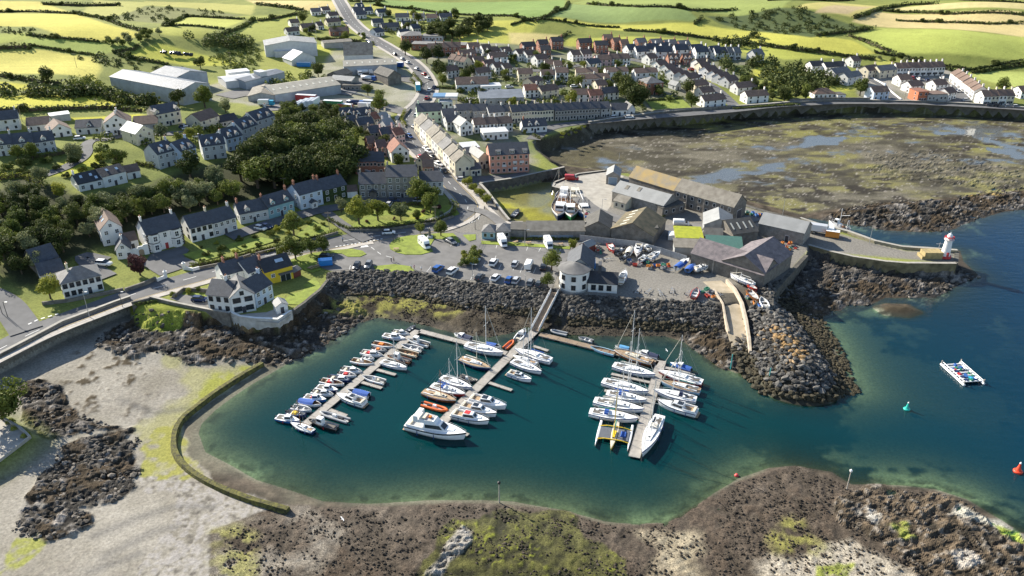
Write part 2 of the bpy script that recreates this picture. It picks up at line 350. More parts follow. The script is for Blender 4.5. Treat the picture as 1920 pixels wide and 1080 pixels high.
lay(region('1205,1000 1290,1005 1300,1050 1320,1090 1225,1090 1240,1030', .5, amp=4, soft=3)*.85, mixc((.25, .21, .14), (.36, .31, .22), n3))
lay(region('1420,1055 1600,1015 1680,1055 1730,1090 1420,1090', .5, amp=3, soft=2), mixc((.28, .245, .19), (.37, .33, .265), n3))
lay(region('1440,1010 1500,960 1530,990 1540,1040 1480,1055', .5, amp=4, soft=3)*np.clip((n3-.3)*4, 0, 1)*.8, c3(.23, .22, .06))
fr = region('1550,930 1620,905 1750,915 1850,960 1930,1010 1960,1090 1730,1090 1650,1020 1560,980', .6, amp=4); lay(fr, mixc((.03, .025, .018), (.12, .09, .06), (n3-.3)*2.2)); lay(fr*np.clip((n4-.62)*8, 0, 1)*.8, c3(.22, .195, .165)); RK = np.maximum(RK, fr*.7)
lay(region('1783,965 1800,945 1830,960 1880,970 1915,1000 1900,1005 1840,980', .6, amp=1.5), c3(.31, .295, .25)); lay(region('1850,970 1910,995 1915,1012 1880,1002', .6, amp=1), c3(.25, .30, .05))
lay(region('1790,1040 1815,1030 1845,1055 1800,1068', .6, amp=2), c3(.32, .29, .25)); lay(region('1610,955 1640,955 1665,990 1640,990', .6, amp=2)*np.clip((n4-.3)*3, 0, 1), c3(.36, .34, .30))
lay(region('1530,1060 1600,1060 1590,1085 1530,1085', .6, amp=2)*np.clip((n3-.4)*5, 0, 1), c3(.20, .22, .05)); lay(region('1660,985 1700,985 1720,1010 1690,1020', .6, amp=2)*np.clip((n3-.45)*7, 0, 1), c3(.20, .22, .05))
# ---- tidal flats of the far bay
fl = np.clip(.5-psdf(FLATS, X, Y)/2, 0, 1)*(DL > 0)*(DW > 0)
f4 = fbm(X*.45, Y, 5, 4, 61); lay(fl, mixc((.058, .052, .036), (.15, .135, .10), (f4-.35)*2.6))
lay(fl*np.clip((fbm(X*.5, Y, 18, 5, 21)-.50)*6, 0, 1)*np.clip((f4-.38)*5, 0, 1)*.75, mixc((.13, .12, .045), (.24, .225, .065), n3))
lay(fl*region('1440,205 1640,200 1920,215 1920,290 1700,270 1500,265 1300,262 1250,240', .5, amp=14, soft=8)*np.clip((f4-.42)*6, 0, 1)*.65, mixc((.12, .115, .04), (.23, .22, .06), n3))
lay(fl*np.clip((fbm(X*.6, Y, 4.5, 3, 31)-.56)*12, 0, 1)*np.clip((n1-.3)*4, 0, 1), c3(.032, .027, .02)); lay(fl*np.clip((n4-.72)*9, 0, 1)*.6, c3(.34, .31, .27))
lay(fl*region('1020,262 1080,252 1230,235 1400,218 1500,205 1380,214 1225,226 1100,240', .5, amp=2, soft=3), mixc((.25, .23, .19), (.36, .33, .28), n3))
lay(fl*region('1003,264 1100,258 1220,296 1150,318 1060,314 1000,292', .5, amp=6, soft=4)*np.clip((f4-.36)*6, 0, 1)*.85, mixc((.03, .026, .018), (.09, .078, .05), n3))
pool = fl*np.clip((fbm(X*.5, Y, 11, 4, 41)-.56)*16, 0, 1)*region('1100,290 1200,285 1300,300 1480,260 1700,235 1920,240 1940,310 1800,300 1600,270 1400,340 1250,345', .5, amp=22, soft=8)
pool = np.maximum(pool, fl*region('1520,255 1580,258 1570,270 1500,275', .5, amp=5)); pool = np.maximum(pool, fl*region('1780,240 1850,235 1925,280 1925,310 1850,275', .5, amp=9)*np.clip((n2-.4)*8, 0, 1))
lay(pool, c3(.10, .105, .10)); WET = np.maximum(WET, pool)
bs = psdf(BASIN, X, Y) < 1; lay(bs*1.0, mixc((.15, .14, .03), (.34, .33, .04), n2*1.6-.3)); wetb = bs*np.clip((n1-.40)*9+(n2-.5)*3, 0, 1); lay(wetb*.8, c3(.13, .12, .05)); WET = np.maximum(WET, wetb*.8)
# ---- land colours
ln = np.clip(.5-DL/.4, 0, 1)
gr = mixc((.13, .155, .04), (.25, .265, .07), n1*1.2-.1+(n2-.5)*.9+(n3-.5)*.5)
lay(ln, gr)
FIELDS = [('-80,0 75,3 142,25 -80,24', (.40, .38, .09)), ('-80,26 145,27 200,45 272,66 205,81 122,73 60,50 -80,47', (.42, .41, .08)), ('-80,58 55,62 55,72 20,82 -80,86', (.26, .31, .06)),
 ('30,83 60,72 160,81 272,84 262,92 180,103 60,92', (.25, .32, .07)), ('-80,98 90,97 172,108 190,130 180,150 110,140 -80,138', (.43, .42, .10)), ('-80,150 0,152 90,164 85,172 -80,166', (.41, .42, .05)), ('-80,184 190,180 270,205 200,201 -80,208', (.40, .41, .05)),
 ('38,222 260,214 275,217 150,226', (.41, .42, .04)), ('225,104 300,93 420,110 455,122 350,123', (.37, .40, .06)), ('305,48 350,32 458,38 412,54', (.35, .39, .09)), ('265,56 415,58 380,80 310,66', (.33, .36, .08)), ('430,60 480,38 560,30 545,62 490,78 420,76', (.27, .31, .07)),
 ('200,35 270,12 350,15 460,30 345,32 300,45', (.15, .17, .06)), ('270,2 400,6 480,10 470,28 350,14 270,10', (.33, .34, .10)), ('460,0 632,3 634,20 570,20 480,9', (.46, .40, .18)), ('440,30 560,28 545,55', (.27, .31, .07)),
 ('690,5 720,0 1060,0 1062,10 1046,24 1005,36 880,29', (.17, .26, .075)), ('652,9 700,9 850,27 858,33 770,29 680,18', (.37, .38, .09)), ('780,27 860,32 850,35 780,33', (.36, .39, .08)), ('845,84 890,40 1000,38 1015,50 960,92 1090,92 990,95', (.33, .35, .07)), ('955,62 1062,66 1030,82 955,86', (.43, .39, .17)),
 ('1035,30 1068,7 1290,20 1312,45 1200,43', (.165, .235, .08)), ('1070,6 1100,0 1500,0 1460,20 1300,18', (.22, .28, .08)), ('1010,37 1040,32 1310,47 1440,60 1600,76 1645,100 1585,104 1420,80 1300,66 1000,44', (.40, .41, .08)), ('1060,70 1300,75 1350,95 1250,98 1060,90', (.33, .36, .07)),
 ('1340,80 1440,86 1580,106 1470,112 1380,95', (.31, .35, .07)), ('1592,68 1655,52 1920,70 2050,80 2050,106 1920,102 1640,97', (.31, .37, .09)), ('1598,42 1645,22 1920,38 2050,46 2050,74 1920,68 1650,50', (.47, .41, .20)), ('1655,16 1750,8 2050,18 2050,44 1700,20', (.43, .40, .19)), ('1490,25 1560,5 1650,11 1600,33', (.40, .38, .13)), ('1525,20 1565,10 1640,12 1590,26', (.42, .35, .20)),
 ('1325,30 1450,25 1500,35 1635,55 1520,70 1350,45', (.07, .10, .035)), ('1780,113 2050,104 2050,170 1930,172 1850,152', (.29, .35, .10)), ('1640,108 1770,104 1760,122 1640,122', (.32, .35, .08)), ('1415,125 1505,130 1490,145 1420,143', (.36, .38, .06)), ('1530,156 1600,168 1560,175 1530,170', (.36, .38, .06)), ('1375,125 1480,130 1460,147 1385,141', (.38, .40, .07)), ('1430,150 1500,150 1600,175 1520,185', (.22, .26, .06)),
 ('80,330 120,300 190,285 190,312 150,330', (.32, .36, .04)), ('175,0 300,5 270,12 200,34 150,24', (.32, .34, .10)), ('490,95 480,150 640,165 600,120', (.24, .27, .06)), ('570,84 700,82 720,98 590,104', (.33, .36, .06)), ('880,430 760,415 790,390', (.3, .35, .05))]
for s_, c_ in FIELDS:
    a_ = (len(s_)*1.7) % 3.1; sw = np.sin((X*math.cos(a_)+Y*math.sin(a_))*.9+n1*3)*.5+.5; gy = np.array(c_)*np.array([1.14, 1.06, 1.0])*1.02+.012
    lay(ln*region(s_, land=True, amp=1.5, sc=20, soft=3), mixc(tuple(gy*.74), tuple(gy*1.10), n1*.7+n2*.55+sw*.16+(n3-.5)*.35-.2))
town = region('795,240 760,190 780,110 860,80 980,85 1080,88 1300,92 1430,110 1400,150 1290,150 1380,205 1100,236 1000,255 1000,330 860,335', land=True, amp=3, soft=4); lay(ln*town, mixc((.10, .13, .04), (.23, .22, .17), n2*2-.55))
t2 = region('460,195 330,185 420,150 560,160 640,80 720,90 790,160 780,200 660,230', land=True, amp=3, soft=4); lay(ln*t2*.8, mixc((.2, .2, .13), (.34, .32, .28), n2*2-.4))
t3 = region('1600,150 1700,125 1780,130 1860,190 1620,195', land=True, amp=2, soft=3); lay(ln*t3, mixc((.17, .17, .12), (.3, .28, .25), n2*2-.4))
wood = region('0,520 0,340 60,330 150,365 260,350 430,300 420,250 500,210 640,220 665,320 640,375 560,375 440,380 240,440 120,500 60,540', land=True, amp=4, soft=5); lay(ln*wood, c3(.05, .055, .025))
lay(np.clip(1-psdf(PLAT, X, Y)/6, 0, 1)*(Y < 200), mixc((.06, .075, .02), (.22, .24, .05), n3)); quay = np.clip(.5-psdf(QUAY, X, Y)/1.5, 0, 1)*ln; lay(quay, mixc((.17, .16, .14), (.24, .225, .20), n2))
lay(region('248,572 262,574 325,585 345,600 335,612 300,618 262,612 245,590', 4, amp=1.5), mixc((.13, .16, .025), (.27, .29, .05), n3*1.4-.2))
# armour slopes are dark stone
slope = ((DL > 0) & (DL < 10) & (Y > 150) & (X > -95)).astype(float)*(np.clip(Z/2, 0, 1)); nearq = psdf(QUAY, X, Y) < 12
lay(np.clip(1-pdist(BWRIDGE, X, Y)/15, 0, 1)**.3*(pdist(BWRIDGE, X, Y) < 15), mixc((.02, .018, .013), (.06, .05, .035), n3))
for i_ in ISLETS: lay(np.clip(.5-psdf(i_, X, Y)/2, 0, 1), mixc((.02, .018, .013), (.09, .07, .045), n3))
lay(slope*nearq*.8*(Y < 290), mixc((.035, .032, .03), (.10, .095, .09), n3))
# ---- relief
nat = 1-np.clip(.5-DL/.6, 0, 1)
above = np.clip((DW+.5)/3, 0, 1)
rid = 1-np.abs(fbm(X*.5+Y*.35, Y*1.5-.5*X, 4.2, 5, 51)*2-1)
Z = Z+nat*RK*above*((rid-.66)*1.9+(n3-.5)*.7+(n4-.5)*.55)+nat*above*(FOREM*.38+MSH*.4+.06)*((n3-.5)*.8+(n4-.5)*.9)*(1-LEFTB*.75)+nat*above*tuft*.2+nat*above*stones*LEFTB*.07
Z = Z-pool*.05
bsn = psdf(BASIN, X, Y) < 2
fieldland = (1-nat)*np.clip((Y-330)/200, 0, 1)
keep = (WET < .3)
me = bpy.data.meshes.new('terrain'); nr = len(ys)
idx = np.arange(nr*NC).reshape(nr, NC)
F = np.stack([idx[:-1, :-1], idx[:-1, 1:], idx[1:, 1:], idx[1:, :-1]], -1).reshape(-1, 4)
def gridmesh(name, V, F):
    me = bpy.data.meshes.new(name); me.vertices.add(len(V)); me.vertices.foreach_set('co', V.astype(np.float32).ravel())
    me.loops.add(F.size); me.loops.foreach_set('vertex_index', F.astype(np.int32).ravel())
    me.polygons.add(len(F)); me.polygons.foreach_set('loop_start', np.arange(0, F.size, F.shape[1], dtype=np.int32))
    me.polygons.foreach_set('use_smooth', np.ones(len(F), bool)); me.update(calc_edges=True)
    return me
me = gridmesh('terrain', np.stack([X, Y, Z], 1), F); me.polygons.foreach_set('use_smooth', (RK[F].max(1) < .4))
ca = me.color_attributes.new('surface', 'FLOAT_COLOR', 'POINT'); ca.data.foreach_set('color', np.concatenate([np.clip(C, 0, 1), np.ones((X.size, 1))], 1).astype(np.float32).ravel())
wa = me.attributes.new('wet', 'FLOAT', 'POINT')
damp = np.clip(.9-Z*1.2, 0, .5)*nat*(1-LEFTB*.7)
wd_ = me.attributes.new('weedy', 'FLOAT', 'POINT'); wd_.data.foreach_set('value', np.clip(np.maximum.reduce([FOREM, MSH, RM*.8, fl*.6])*nat, 0, 1).astype(np.float32))
wa.data.foreach_set('value', np.maximum(WET, damp*.35).astype(np.float32))
m = bpy.data.materials.new('ground_cover'); m.use_nodes = True; nt = m.node_tree; N = nt.nodes; L = nt.links; b = N['Principled BSDF']
at = N.new('ShaderNodeAttribute'); at.attribute_name = 'surface'; aw = N.new('ShaderNodeAttribute'); aw.attribute_name = 'wet'
geo = N.new('ShaderNodeNewGeometry'); nz = N.new('ShaderNodeTexNoise'); nz.inputs['Scale'].default_value = 1.6; nz.inputs['Detail'].default_value = 6; nz.inputs['Roughness'].default_value = .7
L.new(geo.outputs['Position'], nz.inputs['Vector'])
mr = N.new('ShaderNodeMapRange'); mr.inputs['From Min'].default_value = .25; mr.inputs['From Max'].default_value = .75; mr.inputs['To Min'].default_value = .55; mr.inputs['To Max'].default_value = 1.4; L.new(nz.outputs[0], mr.inputs[0])
mx = N.new('ShaderNodeMixRGB'); mx.blend_type = 'MULTIPLY'; mx.inputs[0].default_value = 1; L.new(at.outputs['Color'], mx.inputs[1]); L.new(mr.outputs[0], mx.inputs[2]); av = N.new('ShaderNodeAttribute'); av.attribute_name = 'weedy'; vz = N.new('ShaderNodeTexNoise'); vz.inputs['Scale'].default_value = 3.4; vz.inputs['Detail'].default_value = 6; vz.inputs['Roughness'].default_value = .75; vz.inputs['Distortion'].default_value = 1.2; L.new(geo.outputs['Position'], vz.inputs['Vector'])
vr = N.new('ShaderNodeMapRange'); vr.inputs['From Min'].default_value = .40; vr.inputs['From Max'].default_value = .62; vr.inputs['To Min'].default_value = .42; vr.inputs['To Max'].default_value = 1.75; L.new(vz.outputs[0], vr.inputs[0])
my = N.new('ShaderNodeMixRGB'); my.blend_type = 'MULTIPLY'; L.new(av.outputs['Fac'], my.inputs[0]); L.new(mx.outputs[0], my.inputs[1]); L.new(vr.outputs[0], my.inputs[2]); L.new(my.outputs[0], b.inputs['Base Color'])
r2 = N.new('ShaderNodeMapRange'); r2.inputs['To Min'].default_value = .95; r2.inputs['To Max'].default_value = .08; L.new(aw.outputs['Fac'], r2.inputs[0]); L.new(r2.outputs[0], b.inputs['Roughness'])
s2 = N.new('ShaderNodeMapRange'); s2.inputs['To Min'].default_value = .12; s2.inputs['To Max'].default_value = .6; L.new(aw.outputs['Fac'], s2.inputs[0]); L.new(s2.outputs[0], b.inputs['Specular IOR Level'])
bp = N.new('ShaderNodeBump'); bp.inputs['Distance'].default_value = .25; b3 = N.new('ShaderNodeMapRange'); b3.inputs['To Min'].default_value = .5; b3.inputs['To Max'].default_value = .02; L.new(aw.outputs['Fac'], b3.inputs[0]); L.new(b3.outputs[0], bp.inputs['Strength']); L.new(nz.outputs[0], bp.inputs['Height']); L.new(bp.outputs[0], b.inputs['Normal'])
me.materials.append(m)
struct(link('terrain', me))
# ---- the sea and the marina basin: one surface that lets the bed show in the shallows
wv = (Z < .06) & (DL > -.5) & (psdf(BASIN, X, Y) > 2)
Fk = F[wv[F].any(1)]
used, inv = np.unique(Fk, return_inverse=True)
me = gridmesh('water', np.stack([X[used], Y[used], np.zeros(len(used))], 1), inv.reshape(-1, 4))
da = me.attributes.new('depth', 'FLOAT', 'POINT'); da.data.foreach_set('value', np.maximum(-Z[used], 0).astype(np.float32))
m = bpy.data.materials.new('sea_water'); m.use_nodes = True; nt = m.node_tree; N = nt.nodes; L = nt.links; N.remove(N['Principled BSDF']); out = N['Material Output']
ad = N.new('ShaderNodeAttribute'); ad.attribute_name = 'depth'
ex = N.new('ShaderNodeMath'); ex.operation = 'MULTIPLY'; ex.inputs[1].default_value = -1.75; L.new(ad.outputs['Fac'], ex.inputs[0])
e2 = N.new('ShaderNodeMath'); e2.operation = 'EXPONENT'; L.new(ex.outputs[0], e2.inputs[0])
e3 = N.new('ShaderNodeMath'); e3.operation = 'SUBTRACT'; e3.inputs[0].default_value = 1; L.new(e2.outputs[0], e3.inputs[1])
tr = N.new('ShaderNodeBsdfTransparent'); tr.inputs[0].default_value = (.74, .88, .74, 1)
df = N.new('ShaderNodeBsdfDiffuse'); df.inputs[0].default_value = (.0015, .032, .036, 1)
m1 = N.new('ShaderNodeMixShader'); L.new(e3.outputs[0], m1.inputs[0]); L.new(tr.outputs[0], m1.inputs[1]); L.new(df.outputs[0], m1.inputs[2])
gl = N.new('ShaderNodeBsdfGlossy'); gl.inputs['Roughness'].default_value = .09
geo = N.new('ShaderNodeNewGeometry'); mp = N.new('ShaderNodeMapping'); mp.inputs['Scale'].default_value = (.35, 1, 1); mp.inputs['Rotation'].default_value = (0, 0, .25); L.new(geo.outputs['Position'], mp.inputs[0])
nz = N.new('ShaderNodeTexNoise'); nz.inputs['Scale'].default_value = .55; nz.inputs['Detail'].default_value = 5; nz.inputs['Roughness'].default_value = .62; L.new(mp.outputs[0], nz.inputs['Vector'])
n5 = N.new('ShaderNodeTexNoise'); n5.inputs['Scale'].default_value = .035; n5.inputs['Detail'].default_value = 2; L.new(geo.outputs['Position'], n5.inputs['Vector'])
sx = N.new('ShaderNodeSeparateXYZ'); L.new(geo.outputs['Position'], sx.inputs[0])
q = N.new('ShaderNodeMapRange'); q.inputs['From Min'].default_value = 40; q.inputs['From Max'].default_value = 130; q.inputs['To Min'].default_value = .05; q.inputs['To Max'].default_value = .5; L.new(sx.outputs[0], q.inputs[0])
q6 = N.new('ShaderNodeMapRange'); q6.inputs['From Min'].default_value = 60; q6.inputs['From Max'].default_value = 170; L.new(sx.outputs[0], q6.inputs[0]); cm = N.new('ShaderNodeMixRGB'); cm.inputs[1].default_value = (.0012, .034, .038, 1); cm.inputs[2].default_value = (.003, .026, .062, 1); L.new(q6.outputs[0], cm.inputs[0]); L.new(cm.outputs[0], df.inputs[0])
qq = N.new('ShaderNodeMath'); qq.operation = 'MULTIPLY'; L.new(q.outputs[0], qq.inputs[0]); L.new(n5.outputs[0], qq.inputs[1])
bp = N.new('ShaderNodeBump'); bp.inputs['Distance'].default_value = .5; L.new(qq.outputs[0], bp.inputs['Strength']); L.new(nz.outputs[0], bp.inputs['Height']); L.new(bp.outputs[0], gl.inputs['Normal'])
dt = N.new('ShaderNodeVectorMath'); dt.operation = 'DOT_PRODUCT'; L.new(geo.outputs['Incoming'], dt.inputs[0]); L.new(bp.outputs[0], dt.inputs[1])
def mth(op, a, b=None):   # Schlick reflectance, the same from both sides of the surface
    n_ = N.new('ShaderNodeMath'); n_.operation = op
    for i_, q_ in enumerate((a, b)):
        if q_ is None: continue
        if isinstance(q_, (int, float)): n_.inputs[i_].default_value = q_
        else: L.new(q_, n_.inputs[i_])
    return n_.outputs[0]
fr_ = mth('ADD', mth('MULTIPLY', mth('POWER', mth('SUBTRACT', 1.0, mth('ABSOLUTE', dt.outputs['Value'])), 5.0), .98), .02)
m2 = N.new('ShaderNodeMixShader'); L.new(fr_, m2.inputs[0]); L.new(m1.outputs[0], m2.inputs[1]); L.new(gl.outputs[0], m2.inputs[2]); L.new(m2.outputs[0], out.inputs[0])
me.materials.append(m); struct(link('water', me))
# ------------------------------------------------------------------ roads, pavements, car park
asphalt = mat('asphalt', (.115, .115, .118), .9, var=.22, scale=.35)
asphalt_old = mat('worn_asphalt', (.16, .155, .15), .92, var=.25, scale=.3)
concrete = mat('concrete', (.36, .335, .29), .9, var=.22, scale=.5, bump=.2)
paving = mat('pale_paving', (.42, .385, .34), .9, var=.15, scale=.8)
whitep = mat('road_paint_white', (.72, .72, .70), .8, var=.12, scale=2)
yellowp = mat('road_paint_yellow', (.62, .45, .16), .8, var=.12, scale=2)
lawn = mat('mown_lawn', (.20, .25, .03), .95, var=.3, scale=.5, bump=.5, bscale=3)
stone_m = mat('rubble_stone', (.22, .20, .17), .95, var=.4, scale=.9, kind='stone')
darkstone = mat('dark_harbour_stone', (.13, .12, .10), .95, var=.45, scale=.7, kind='stone')
def dense(pts, step=3.0):
    out = []
    for a, b in zip(pts[:-1], pts[1:]):
        n = max(1, int((Vector(b[:2])-Vector(a[:2])).length/step))
        for k in range(n): out.append(tuple(a[i]+(b[i]-a[i])*k/n for i in range(2)))
    out.append(tuple(pts[-1][:2])); return out
def smooth(pts, it=2):
    pts = [Vector(p[:2]) for p in pts]
    for k in range(it):
        q = [pts[0]]
        for a, b in zip(pts[:-1], pts[1:]): q += [a*.75+b*.25, a*.25+b*.75]
        q.append(pts[-1]); pts = q
    return [tuple(p) for p in pts]
def normals(pts):
    r = []
    for i in range(len(pts)):
        a = Vector(pts[max(0, i-1)]); b = Vector(pts[min(len(pts)-1, i+1)]); d = (b-a).normalized(); r.append(Vector((-d.y, d.x)))
    return r
def zline(xs): a = np.array(xs); z = landz_raw(a[:, 0], a[:, 1]); q = psdf(QUAY, a[:, 0], a[:, 1]); return np.where(a[:, 1] < 520, z+(5-z)*sstep(1-q/14), z)
def strip(name, pts, w, m, lift=.07, off=0.0, parent=None, thick=0):
    nn = normals(pts); A = [Vector(p)+n*(off-w/2) for p, n in zip(pts, nn)]; B = [Vector(p)+n*(off+w/2) for p, n in zip(pts, nn)]; M = [(a+b)/2 for a, b in zip(A, B)]
    za, zb, zm = zline(A), zline(B), zline(M); mb = MB()
    mb.grid([[(b.x, b.y, q+lift), (c.x, c.y, s+lift), (a.x, a.y, p+lift)] for a, b, c, p, q, s in zip(A, B, M, za, zb, zm)])
    if thick:
        for e, z_, fl in ((A, za, 0), (B, zb, 1)):
            for i in range(len(e)-1):
                q = [(e[i].x, e[i].y, z_[i]+lift), (e[i+1].x, e[i+1].y, z_[i+1]+lift), (e[i+1].x, e[i+1].y, z_[i+1]+lift-thick), (e[i].x, e[i].y, z_[i]+lift-thick)]
                mb.quad(q if fl else q[::-1])
    return mb.obj(name, m, parent, True)
def road(name, s, w, m=asphalt, pave=0, lift=.07):
    pts = smooth(dense(smooth(GL(s), 1), 6), 1)
    o = struct(strip(name, pts, w, m, lift))
    if pave:
        for sg in (-1, 1): strip('pavement', pts, pave, paving, lift+.12, sg*(w/2+pave/2), o, .14)
    return o, pts
main_s1 = '-140,730 -60,685 5,652 57,626 102,607 147,590 190,574 237,556 325,531 400,510 470,487 505,479 570,466 635,454 677,446 720,441 767,435 820,424'
main_s2 = '812,426 845,416 868,404 879,391 874,376 852,353 832,331 806,300 781,277 766,252 757,234 768,213 796,190 805,163 791,135 762,110 730,90 696,72 666,47 646,20 636,2 628,-14'
r1, mpts1 = road('shore_road', main_s1, 8.6)
r2, mpts2 = road('main_street', main_s2, 8.2, lift=.1)
strip('pavement', mpts2, 2.0, paving, .2, 5.1, r2, .14); strip('pavement', mpts2, 2.0, paving, .2, -5.1, r2, .14)
strip('pavement', mpts1[:60], 2.2, paving, .17, -5.4, r1, .14)
roads = [('bay_road', '862,345 885,337 925,334 965,331 990,326', 6), ('bay_road', '1000,262 1015,246 1040,237 1080,231 1130,227 1180,222 1260,217 1330,211 1385,206 1440,199 1540,193 1640,192 1715,193 1815,198 1920,204 2050,216', 7), ('estate_road', '1250,118 1262,125 1285,136 1322,155 1350,172 1372,193 1383,206', 6.5), ('estate_road', '1130,100 1180,112 1262,125', 5.5), ('lane', '1600,140 1630,148 1655,160 1670,178 1692,192', 5),
 ('estate_road', '780,178 830,184 900,186', 6), ('estate_road', '1000,205 1010,180 1015,165 1075,158 1120,160', 6), ('estate_road', '1690,140 1740,152 1790,165 1800,180 1802,196', 9), ('lane', '80,330 130,312 165,290 160,272 175,262 210,262', 4.5), ('lane', '200,262 260,250 300,252 350,250', 5), ('works_road', '500,205 560,200 640,188 700,195 765,212', 9), ('works_road', '420,182 470,170 520,200', 12), ('works_road', '640,178 700,140 770,150 800,155', 10), ('estate_road', '820,135 880,130 960,128 1020,135 1090,122 1150,118', 5), ('side_road', '50,622 35,600 15,572 -20,552 -60,545', 8), ('lane', '205,520 170,500 150,478 200,490', 5), ('row_lane', '430,446 480,428 550,408 600,394 645,388', 6), ('lane', '690,452 655,432 630,415 612,400', 4.5), ('forecourt', '675,378 730,377 785,378', 6), ('harbour_lane', '880,392 915,400 940,420 950,428', 4), ('harbour_road', '1085,372 1110,395 1180,420 1240,430 1300,428 1390,415 1440,405 1520,432', 6), ('harbour_lane', '1245,425 1242,450 1250,475', 8)]
for k, (n_, s_, w_) in enumerate(roads): road(n_, s_, w_, asphalt if 'works' not in n_ and 'harbour' not in n_ else asphalt_old, lift=.12+.012*k)
def sheet(name, s, m, z=None, lift=.05, parent=None, edge=0):
    pts = [p[:2] for p in GL(s)]; bmx = bmesh.new()
    zz = zline(pts); vv = [bmx.verts.new((p[0], p[1], q+lift)) for p, q in zip(pts, zz)]
    f = bmx.faces.new(vv); f.normal_update()
    if f.normal.z < 0: f.normal_flip()
    if edge:
        r_ = bmesh.ops.extrude_face_region(bmx, geom=[f]); up = [g for g in r_['geom'] if isinstance(g, bmesh.types.BMVert)]
        for v_ in up: v_.co.z += edge
    bmesh.ops.triangulate(bmx, faces=bmx.faces[:])
    me = bpy.data.meshes.new(name); bmx.to_mesh(me); bmx.free(); me.materials.append(m)
    return struct(link(name, me, parent)) if parent is None else link(name, me, parent)
CP = '590,497 600,482 640,470 690,461 715,448 740,444 800,438 890,436 898,448 960,460 1078,463 1068,480 1050,505 1036,540 960,533 905,529 830,517 775,506 700,503 618,508'
carpark = sheet('car_park', CP, asphalt_old, lift=.06)
sheet('grass_island', '730,460 736,452 748,446 770,442 792,441 820,438 850,438 858,446 864,455 848,456 838,450 815,448 806,462 812,472 790,478 760,478 744,474 732,468', lawn, lift=.06, edge=.14)
sheet('grass_island', '540,489 560,482 585,475 620,470 660,467 680,471 687,477 675,482 652,482 641,476 622,475 605,479 592,486 596,496 602,506 585,512 566,504 548,497', lawn, lift=.06, edge=.14)
sheet('grass_island', '868,441 892,440 892,450 880,453', lawn, lift=.06, edge=.14)
sheet('grass_verge', '902,452 962,455 1070,463 1068,468 1010,464 960,461 903,458', lawn, lift=.07, edge=.12)
sheet('grass_verge', '700,500 740,496 770,500 778,509 740,512 706,508', lawn, lift=.07, edge=.12)
sheet('villa_forecourt', '283,477 345,462 355,470 345,482 372,494 326,510 300,518 268,498', asphalt, lift=.2)
sheet('lawn', '342,478 392,466 418,480 375,492', lawn, lift=.24); sheet('lawn', '420,462 480,444 520,452 440,476', lawn, lift=.24); sheet('lawn', '555,442 590,415 625,435 570,452', lawn, lift=.2)
sheet('lawn', '648,430 700,398 780,390 850,385 862,402 830,415 720,428', lawn, lift=.2); sheet('lawn', '522,570 590,520 605,540 560,572', lawn, lift=.14); sheet('lawn', '1210,188 1275,182 1300,205 1225,208', lawn, lift=.2)
sheet('house_drive', '318,560 340,548 392,556 398,578 360,574', asphalt_old, lift=.15); sheet('lawn', '345,548 385,552 392,557 340,553', lawn, lift=.17)
sheet('house_terrace', '432,593 480,603 522,606 546,590 520,578 500,586 470,588', paving, lift=.1)
sheet('fishing_quay', '1042,346 1070,334 1135,322 1170,330 1150,360 1146,385 1135,400 1108,412 1098,394 1086,361 1040,352', concrete, lift=.03)
sheet('promenade', '862,343 870,341 895,365 945,416 980,416 985,424 950,420 930,408', paving, lift=.2, edge=.1)
# markings
def dashes(name, pts, parent, off=0, dash=3, gap=4.5, w=.16, m=whitep, lift=.09, a=0, b=1e9):
    mb = MB(); acc = 0; pts = [Vector(p) for p in pts]; pos = 0
    for p, q in zip(pts[:-1], pts[1:]):
        l = (q-p).length; d = (q-p)/max(l, 1e-6); n = Vector((-d.y, d.x)); t = 0
        while t < l:
            ph = (pos+t) % (dash+gap); st = min(l-t, (dash-ph) if ph < dash else (dash+gap-ph))+1e-4
            if ph < dash and a < pos+t < b and st > .1:
                c0 = p+d*t+n*off; c1 = p+d*(t+st)+n*off; z = zline([tuple(c0), tuple(c1)])+lift
                mb.quad([tuple(c0-n*w/2)+(z[0],), tuple(c1-n*w/2)+(z[1],), tuple(c1+n*w/2)+(z[1],), tuple(c0+n*w/2)+(z[0],)])
            t += st
        pos += l
    return mb.obj(name, m, parent) if mb.v else None
dashes('lane_marking', mpts1, r1, 0, 4, 5, .22, lift=.105)
dashes('lane_marking', mpts2, r2, 0, 3, 4, .2, lift=.135, a=15)
dashes('edge_marking', mpts1, r1, -3.9, 400, 0, .14, yellowp, lift=.105); dashes('edge_marking', mpts2, r2, -3.6, 400, 0, .14, yellowp, lift=.135, a=10, b=120); dashes('edge_marking', mpts2, r2, 3.6, 400, 0, .14, yellowp, lift=.135, a=20, b=70)
def seg(s): return [tuple(p[:2]) for p in GL(s)]
dashes('give_way_marking', seg('622,464 668,457 718,448'), r1, 0, .7, .6, .55, lift=.115); dashes('give_way_marking', seg('845,429 892,415'), r2, 0, .7, .6, .5, lift=.145)
dashes('lane_marking', seg('685,455 700,467 715,478 740,485'), r1, 0, 2.5, 2.2, .2, lift=.115); dashes('give_way_marking', seg('42,616 72,601 110,590'), r1, 0, 1, .8, .5, lift=.34)
dashes('hatch_marking', seg('880,428 897,412 901,396'), r2, 0, 400, 0, .2, lift=.14)
dashes('lane_marking', seg('62,597 80,602'), r1, 0, 9, 0, .25, lift=.34); dashes('lane_marking', seg('28,573 57,566'), r1, 0, 9, 0, 1.6, lift=.34)
mb = MB()
def bay(s):
    for k in s.split():
        u1, v1, u2, v2 = map(float, k.split(',')); a, b = G(u1, v1), G(u2, v2); d = (b-a); d.z = 0; d.normalize(); n = Vector((-d.y, d.x, 0))*.06; zz = Vector((0, 0, .085))
        mb.quad([a-n+zz, b-n+zz, b+n+zz, a+n+zz])
